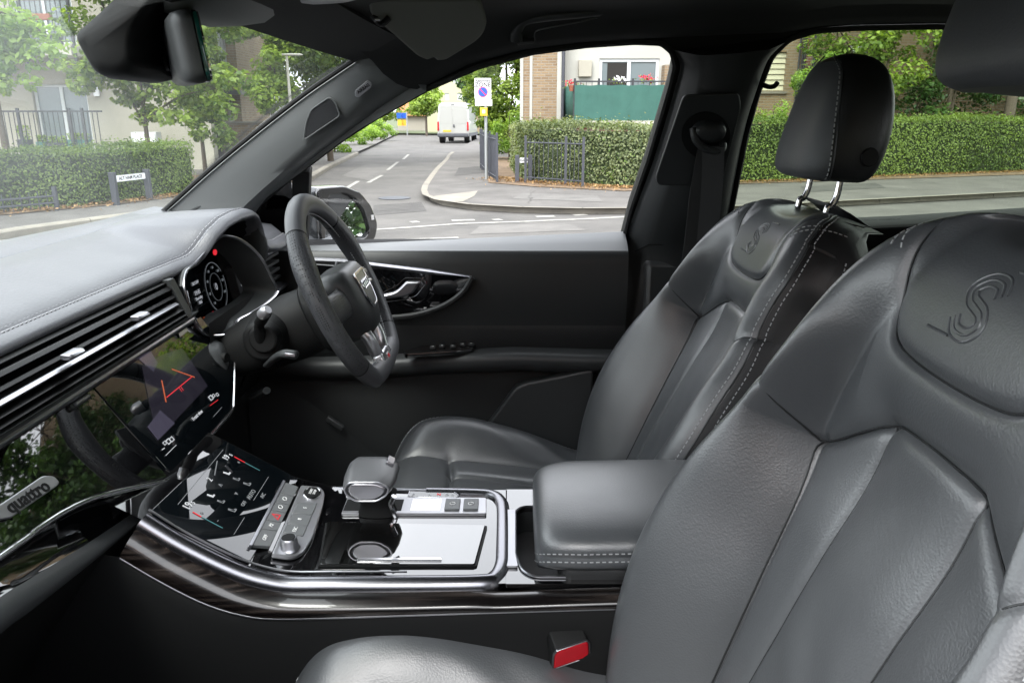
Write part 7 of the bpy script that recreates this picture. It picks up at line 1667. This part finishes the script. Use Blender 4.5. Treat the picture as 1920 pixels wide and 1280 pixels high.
# long brick part further right with cladding bay, pipes and windows
cw = (U(1425, 140, Y=YR).x, U(1472, 140, Y=YR).x, U(1450, 170, Y=YR).z, U(1450, 98, Y=YR).z)
w1 = (U(1562, 140, Y=YR).x, U(1612, 140, Y=YR).x, U(1580, 122, Y=YR).z, U(1580, 92, Y=YR).z)
ups = []
for k in range(4):
    for dx in (0, 3.4, 6.6):
        z_ = w1[2] + 2.7 * k
        if k == 0 and dx == 0: ups.append((w1[0], w1[1] + .25, w1[2] - .15, w1[3] + .1)); continue
        ups.append((w1[0] + dx, w1[0] + dx + 1.15, z_ - .3, z_ + .9))
wall('brick_wall', xd, x_end, 0, 12.6, YR, [cw] + ups, M['brick'], Cb)
for hh in ups: window(*hh, YR, Cb, 1, inset=.06)
part('dark_interior', MB().box((xd, YR + .6, 0), (x_end, YR + .7, 12.4)), M['dark_room'], Cb, smooth=False)
M['board'] = mat('cream_board', (.56, .53, .40), .7)
nb = 7; hgt = (cw[3] - cw[2]) / nb
for i in range(nb): part('cladding_board', MB().prism([(cw[0], YR + .10, cw[2] + hgt * i), (cw[0], YR + .05, cw[2] + hgt * i + .004), (cw[0], YR + .085, cw[2] + hgt * (i + 1) - .012), (cw[0], YR + .12, cw[2] + hgt * (i + 1) - .012)], (cw[1] - cw[0], 0, 0)), M['board'], Cb, smooth=False)
part('bay_sill', MB().box((cw[0] - .1, YR - .06, cw[2] - .09), (cw[1] + .08, YR - .001, cw[2] - .02)), M['kerb'], Cb, smooth=False)
part('red_brick_strip', MB().box((U(1502, 140, Y=YR).x, YR - .04, 0), (U(1521, 140, Y=YR).x, YR - .001, 12.4)), M['brick_r'], Cb, smooth=False)
for u in (1494, 1499.5, 1504, 1522): part('drain_pipe', MB().cyl(V(U(u, 140, Y=YR).x, YR - .08, 0), V(U(u, 140, Y=YR).x, YR - .08, 12.4), .028 if u < 1520 else .05, 10), M['railing'], Cb)
part('roof', MB().prism([(xa - .3, YR - .5, 12.7), (x_end, YR - .5, 12.7), (x_end, YR + 5, 15), (xa - .3, YR + 5, 15)], (0, 0, .15)), M['terracotta'], Cb, smooth=False) if False else None
part('orange_panel', MB().box((U(1247, 140, Y=YR - .2).x, YR - .1, 0), (U(1262, 140, Y=YR - .2).x, YR + .4, 2.9)), M['sign_y'] if False else M['brick'], Cb, smooth=False)
# balcony: slab, railings and green cloth
bz0 = U(1150, 226, Y=YR - 1.2).z; bz1 = U(1150, 160, Y=YR - 1.2).z; gx0 = U(1077, 200, Y=YR - 1.2).x; gx1 = U(1262, 200, Y=YR - 1.2).x
part('balcony_slab', MB().box((gx0, YR - 1.2, bz0 - .12), (gx1 + .6, YR + .44, bz0 - .02)), M['concrete_y'], Cb, smooth=False)
part('plinth', MB().box((gx0 + .1, YR - 1.05, 0), (gx1 + .6, YR - .8, bz0 - .125)), M['brick_r'], Cb, smooth=False)
balcony_rail('thin black railing round the green screened balcony', gx0, gx1 + .6, YR - 1.17, bz0 - .02, bz1 - bz0 + .14, step=.16, posts=(gx0, U(1122, 200, Y=YR - 1.2).x, U(1185, 200, Y=YR - 1.2).x))
sc_ = thing('balcony_screen', 'dark green privacy screen tied along the balcony railing of the white flats', 'privacy screen', (gx0, YR - 1.2, bz0))
nx = 40; g = [[V(gx0 + (gx1 + .5 - gx0) * i / nx, YR - 1.215 + .006 * math.sin(i * 1.3) + .005 * math.sin(i * .47), bz0 + (bz1 - bz0) * z + (.01 * math.sin(i * .9) if z == 1 else 0)) for z in (0, .33, .66, 1)] for i in range(nx + 1)]
o = part('front_cloth', MB().rings(g, closed_ring=False), M['screen_g'], sc_, smooth=False); o.modifiers.new('t', 'SOLIDIFY').thickness = .006
g = [[V(gx0 - .01, YR - 1.2 + 1.5 * i / 12, bz0 + (bz1 - bz0) * z * (1 if i else 1)) + V(-.010 * math.sin(i * 2), 0, 0) for z in (0, .5, 1)] for i in range(13)]
o = part('side_cloth', MB().rings([[p + V(-.20, 0, 0) * (i / 12) for p in r] for i, r in enumerate(g)], closed_ring=False), M['screen_g'], sc_); o.modifiers.new('t', 'SOLIDIFY').thickness = .006
for i, (u, v, l_) in enumerate(((1072, 158, 'red geraniums at the left corner of the green balcony'), (1160, 152, 'pink and white flowers in the middle of the green balcony'), (1214, 150, 'red flowers near the right end of the green balcony'))):
    q = U(u, v, Y=YR - 1.1); T = thing('flower_pot', l_, 'flowers', (q.x, q.y, bz1 - .02)); n_ = 46
    part('pot', MB().tube([V(q.x, q.y, bz1 - .16), V(q.x, q.y, bz1 - .0)], [.06, .09], 12), M['brown'], T)
    leaf_obj('leaves', np.array(q)[None] + rng.normal(0, .09, (n_, 3)) * [1.5, .5, .6], rng.normal(size=(n_, 3)), .07, M['leaf_tree'], T)
    o = leaf_obj('blossoms', np.array(q)[None] + rng.normal(0, .07, (n_, 3)) * [1.5, .5, .6] + [0, -.03, .05], rng.normal(size=(n_, 3)) + [0, -1, .3], .07, M['flower'] if i != 1 else M['sign_w'], T)
# --- pale building beyond the van, orange play fence, distant row
YV = 66
D = thing('apartment_building', 'pale yellow flats beyond the white van', 'building', (U(850, 200, Y=YV).x, YV, .1))
yx0, yx1 = U(800, 180, Y=YV).x, U(876, 180, Y=YV).x
wv = [(U(857, 180, Y=YV).x, U(866, 180, Y=YV).x, U(860, 188, Y=YV).z, U(860, 175, Y=YV).z), (U(850, 180, Y=YV).x, U(862, 180, Y=YV).x, U(860, 156, Y=YV).z, U(860, 142, Y=YV).z), (U(834, 180, Y=YV).x, U(842, 180, Y=YV).x, U(860, 188, Y=YV).z, U(860, 175, Y=YV).z)]
wall('wall', yx0, yx1, 0, 12, YV, wv, M['render_y'], D); part('side_wall', MB().box((yx1 + .001, YV, 0), (yx1 + 1.0, YV + 8, 11)), M['brick'], D, smooth=False)
for hh in wv: window(*hh, YV, D, 1, fr=.12)
part('dark_interior', MB().box((yx0, YV + .6, 0), (yx1, YV + .7, 11)), M['dark_room'], D, smooth=False)
YO = 74
D2 = thing('house', 'low house with an orange tiled roof beyond the side street', 'house', (U(775, 210, Y=YO).x, YO, .1)); a, b = U(745, 210, Y=YO).x, U(800, 210, Y=YO).x
part('wall', MB().box((a, YO, 0), (b, YO + 6, 1.4)), M['render'], D2, smooth=False); part('roof', MB().prism([(a - .3, YO - .4, 1.401), (b + .3, YO - .4, 1.401), (b - .8, YO + 3, 3.6), (a + .8, YO + 3, 3.6)], (0, .3, .1)), M['terracotta'], D2, smooth=False)
px_ = U(755, 236, Y=60); T = thing('construction_hoarding', 'blue and orange barrier boards at the far end of the side street', 'barrier', (px_.x, 60, .1))
for i in range(2):
    px_box(T, 'blue_board', 744 + i * 9, 752 + i * 9, 212, 222, 60 + i * .2, .06, 'sign_b'); px_box(T, 'orange_board', 746 + i * 8, 753 + i * 8, 225, 236, 60 + i * .2, .06, 'sign_y')
part('post', MB().cyl(V(U(763, 236, Y=60).x, 60.1, 0), V(U(763, 236, Y=60).x, 60.1, U(763, 210, Y=60).z), .05), M['galv'], T)
# background tree line
for i, (x, y, l_) in enumerate(((-24, 74, 'far tree left of the orange roof'), (-17, 80, 'far tree above the orange roof'), (4, 78, 'far tree right of the pale yellow flats'), (-30, 40, 'far broad tree beyond the brick tower'))):
    tree(l_, (x, y, .1), 2, [(0, 0, 3.2, 3.2, 2, 2.6), (2.2, 0, 2.4, 2.4, 2, 1.8), (-2.2, 0, 2.6, 2.4, 2, 2.0)], 3200, .4, M['leaf_tree'], .2)
# --- near-side brick house behind the photographer (lights and reflections)
H = thing('house', 'buff brick house behind the photographer, seen only in reflections', 'house', (0, -16, .1))
hw = [(x, x + 1.4, z, z + 1.2) for x in (-9, -5, 3, 7) for z in (.9, 3.6)] + [(-1.2, .2, .1, 2.2)]
ww = wall('wall', -12, 12, 0, 5.6, -16, hw, M['brick'], H)
for hh in hw: window(*hh, -15.95, H, 1)
part('roof', MB().prism([(-12.4, -15.5, 5.6), (12.4, -15.5, 5.6), (12.4, -20, 8.6), (-12.4, -20, 8.6)], (0, 0, .15)), M['terracotta'], H, smooth=False)
part('dark_interior', MB().box((-12, -16.6, 0), (12, -16.5, 5.5)), M['dark_room'], H, smooth=False)

# ================================================================ street furniture, van
def railings(label, path, h, mt, gap=.11, post_every=10, group=None):
    T = thing('railing_fence', label, 'railings', (path[0].x, path[0].y, .1), group); P = resample([V(p.x, p.y, .1) for p in path], max(3, int(sum((path[i+1] - path[i]).length for i in range(len(path) - 1)) / gap)))
    proto_ = None
    for i, p in enumerate(P):
        if i % post_every == 0 or i == len(P) - 1:
            part('post', MB().box((p.x - .026, p.y - .026, .05), (p.x + .026, p.y + .026, h + .16)), M[mt], T, smooth=False)
        elif proto_ is None: proto_ = part('bar', MB().cyl(p + V(0, 0, .05), p + V(0, 0, h), .0075, 6), M[mt], T); p0 = p
        else: c = proto_.copy(); COL.objects.link(c); c.location = p - p0
    for z in (.12, h - .08): part('rail', MB().tube([V(p.x, p.y, z + .1) for p in P], .014, 6), M[mt], T)
    return T
railings('dark metal railings at the street corner in front of the rough hedge', [g2(985, 352), g2(1040, 356), g2(1092, 361)], .92, 'rail_grey', post_every=9)
railings('dark metal railings running back from the corner beside the parking sign', [g2(932, 352), V(-.55, 17.4, 0), V(-.85, 20.5, 0)], .98, 'rail_grey', post_every=12)
railings('low dark railings in front of the left hedge', [g2(-60, 424), g2(40, 414), g2(110, 407)], .30, 'rail_grey', post_every=14)
def nameplate(label, u0, u1, vt, vb, v_ground, Y0_, Y1_, txt, size, over=.06):
    a, b = U(u0, vt, Y=Y0_), U(u1, vt, Y=Y1_); d = V(b.x - a.x, b.y - a.y, 0); L_ = d.length; d.normalize(); c = (a + b) / 2
    T = thing('street_name_sign', label, 'street sign', (c.x, c.y, .1)); zt = c.z; zb_ = zt - (vb - vt) / F * (c.y + 1) * .98
    pl = Pl(V(c.x, c.y, (zt + zb_) / 2), d, (0, 0, 1)); s_ = 1 if pl.n.y < 0 else -1; hh = (zt - zb_) / 2
    pl.plate('name_plate', [rpoly([(-L_/2, -hh), (L_/2, -hh), (L_/2, hh), (-L_/2, hh)], .02, 3)], .02, M['sign_w'], T)
    text('lettering', txt, size, pl.at(0, 0, s_ * .012), d, (0, 0, 1), M['sign_k'], T, bold=.002)
    for k in (-1, 1):
        q = pl.at(k * (L_ / 2 + .05), 0); part('post', MB().box((q.x - .045, q.y - .045, .05), (q.x + .045, q.y + .045, zt + over)), M['rail_grey'], T, bevel=.008)
    return T
nameplate('white street name plate on two grey posts in front of the left hedge', 214, 271, 327, 338, 388, 11.6, 12.3, 'ALT HAM PLACE', .075)
nameplate('small white street name plate on two grey posts at the corner railings', 974, 990, 296, 305, 348, 15.8, 15.85, 'CLOSE', .06)
# parking zone sign
ps = g2(912, 345); T = thing('parking_sign', 'white restricted zone sign with blue no waiting roundel on a grey pole', 'road sign', (ps.x, ps.y, .1)); YS_ = ps.y
zt = U(905, 147, Y=YS_).z; part('pole', MB().cyl(V(ps.x, YS_, .05), V(ps.x, YS_, zt), .035, 16), M['galv'], T)
sp2 = Pl(V(ps.x - .03, YS_ - .05, 0), (1, 0, 0), (0, 0, 1))
L0, R0 = U(890, 170, Y=YS_).x - ps.x + .03, U(921, 170, Y=YS_).x - ps.x + .03; z1_, z2_, z3_ = U(905, 147, Y=YS_).z, U(905, 186, Y=YS_).z, U(905, 199, Y=YS_).z
sp2.plate('zone_plate', [rpoly([(L0, z2_ + .004), (R0, z2_ + .004), (R0, z1_), (L0, z1_)], .015, 3)], .012, M['sign_w'], T)
sp2.plate('hours_plate', [rpoly([(L0 + .01, z3_), (R0 + .02, z3_), (R0 + .02, z2_ - .004), (L0 + .01, z2_ - .004)], .015, 3)], .012, M['sign_w'], T)
cx = (L0 + R0) / 2; rz = U(905, 173, Y=YS_).z; rr0 = (R0 - L0) * .30
def fl(z, s_): return sp2.at(cx, z, (1 if sp2.n.y < 0 else -1) * s_)
sn = 1 if sp2.n.y < 0 else -1
sp2.plate('roundel', [ring2d((cx, rz), rr0, .001)[0]], .003, M['sign_r'], T, h=sn * .008)
sp2.plate('roundel_field', [ring2d((cx, rz), rr0 * .86, .001)[0]], .003, M['sign_b'], T, h=sn * .010)
dd_ = rr0 * .9 * .707; sp2.plate('roundel_bar', [[(cx - dd_ - .008, rz + dd_ - .008), (cx - dd_ + .008, rz + dd_ + .008), (cx + dd_ + .008, rz - dd_ + .008), (cx + dd_ - .008, rz - dd_ - .008)]], .003, M['sign_r'], T, h=sn * .012)
text('lettering', 'Restricted', .078, sp2.at(cx, z1_ - .055, sn * .008), (1, 0, 0), (0, 0, 1), M['sign_k'], T, bold=.0022); text('lettering', 'ZONE', .125, sp2.at(cx, z1_ - .140, sn * .008), (1, 0, 0), (0, 0, 1), M['sign_k'], T, bold=.003)
for i, s__ in enumerate(('8 am - 6 pm', 'Except in', 'signed bays')): text('lettering', s__, .048, sp2.at(cx + .01, z2_ - .035 - i * .047, sn * .0075), (1, 0, 0), (0, 0, 1), M['sign_k'], T)
T = thing('yellow_notice', 'small yellow notice box strapped to the parking sign pole', 'sign', V(ps.x, YS_ - .1, z3_ - .1)); a, b = U(900, 202, Y=YS_ - .12), U(914, 218, Y=YS_ - .12)
part('box', MB().box((a.x, YS_ - .14, b.z), (b.x, YS_ - .06, a.z)), M['sign_y'], T, bevel=.01); part('white_mark', MB().box((a.x + .05, YS_ - .147, b.z + .06), (b.x - .05, YS_ - .141, a.z - .05)), M['sign_w'], T, smooth=False)
# street lamp
q = U(546, 215, Y=17); T = thing('street_lamp', 'slim grey street lamp seen through the windscreen among the trees', 'street lamp', (q.x, 17, .1)); zt = U(536, 103, Y=17).z
part('column', MB().cyl(V(q.x, 17, .0), V(q.x, 17, zt), .045, 12, .028), M['concrete_y'], T); part('lantern', MB().rings([superring(V(q.x + .05, 17, zt) + V(x_, 0, 0), (0, 1, 0), (0, 0, 1), a_, b_, 16) for x_, a_, b_ in ((-.15, .03, .02), (.05, .06, .03), (.25, .06, .025), (.30, .02, .012))]), M['concrete_y'], T)
# --- white van, seen from behind
vc = g2(850, 269); vx, vy = vc.x, vc.y; 
van = thing('van', 'white high-roof panel van parked on the side street with yellow rear plate', 'van', (vx, vy, 0), rot=(0, 0, R(-4)))
Wv = .96; 
def vsec(y, w_, zt, zb_=.42, e=.09):
    return [V(-w_, y, zb_), V(-w_ * 1.02, y, .9), V(-w_, y, 1.4), V(-w_ * .93, y, zt - .25), V(-w_ * .88, y, zt - .07), V(-w_ * .78, y, zt), V(w_ * .78, y, zt), V(w_ * .88, y, zt - .07), V(w_ * .93, y, zt - .25), V(w_, y, 1.4), V(w_ * 1.02, y, .9), V(w_, y, zb_)]
part('body', MB().rings([vsec(0, Wv * .97, 2.36), vsec(.03, Wv, 2.42), vsec(.5, Wv, 2.48), vsec(3.9, Wv, 2.48), vsec(4.4, Wv * .98, 2.1), vsec(5.0, Wv * .95, 1.35), vsec(5.5, Wv * .85, 1.05)]), M['van_white'], van, bevel=.02, sharp=50)
for s_ in (-1, 1):
    dr_ = part('rear_door', MB().rings([[V(s_ * .012, -.012, .62), V(s_ * .86, -.012, .62), V(s_ * .86, -.012, 1.5), V(s_ * .80, -.012, 2.26), V(s_ * .012, -.012, 2.30)], [V(s_ * .012, .02, .62), V(s_ * .86, .02, .62), V(s_ * .86, .02, 1.5), V(s_ * .80, .02, 2.26), V(s_ * .012, .02, 2.30)]]), M['van_white'], van, bevel=.008)
    part('door_panel', MB().prism([(s_ * .06, -.020, 1.22), (s_ * .80, -.020, 1.22), (s_ * .76, -.020, 2.05), (s_ * .06, -.020, 2.08)], (0, .007, 0)), M['van_white'], dr_, bevel=.004)
    part('tail_lamp', MB().box((min(s_ * .87, s_ * .975), -.03, .78), (max(s_ * .87, s_ * .975), .10, 1.32)), M['lamp_red'], van, bevel=.015)
    for y_ in (.75, 4.5):
        w_ = part('wheel', MB().cyl(V(s_ * .62, y_, .33), V(s_ * .95, y_, .33), .33, 24), M['rubber'], van, bevel=.03); part('hub_cap', MB().cyl(V(s_ * .951, y_, .33), V(s_ * .965, y_, .33), .17, 16), M['galv'], w_)
part('door_handle', MB().box((.02, -.06, .98), (.10, -.013, 1.16)), M['van_grey'], van, bevel=.01)
part('number_plate', MB().box((-.62, -.03, .70), (-.12, -.0125, .82)), M['plate_y'], van, smooth=False)
part('rear_bumper', MB().rings([[V(-.97, -.02, .62), V(-.97, -.16, .58), V(-.93, -.16, .40), V(-.9, .0, .36)], [V(.97, -.02, .62), V(.97, -.16, .58), V(.93, -.16, .40), V(.9, .0, .36)]]), M['van_grey'], van, bevel=.03)
part('lower_side', MB().box((.93, .05, .42), (.99, 4.9, .62)), M['van_grey'], van, bevel=.01); part('lower_side', MB().box((-.99, .05, .42), (-.93, 4.9, .62)), M['van_grey'], van, bevel=.01)
van.scale = (.88, .88, .86)
part('roof_lamp', MB().box((-.10, -.02, 2.335), (.12, .02, 2.37)), M['van_grey'], van, smooth=False)
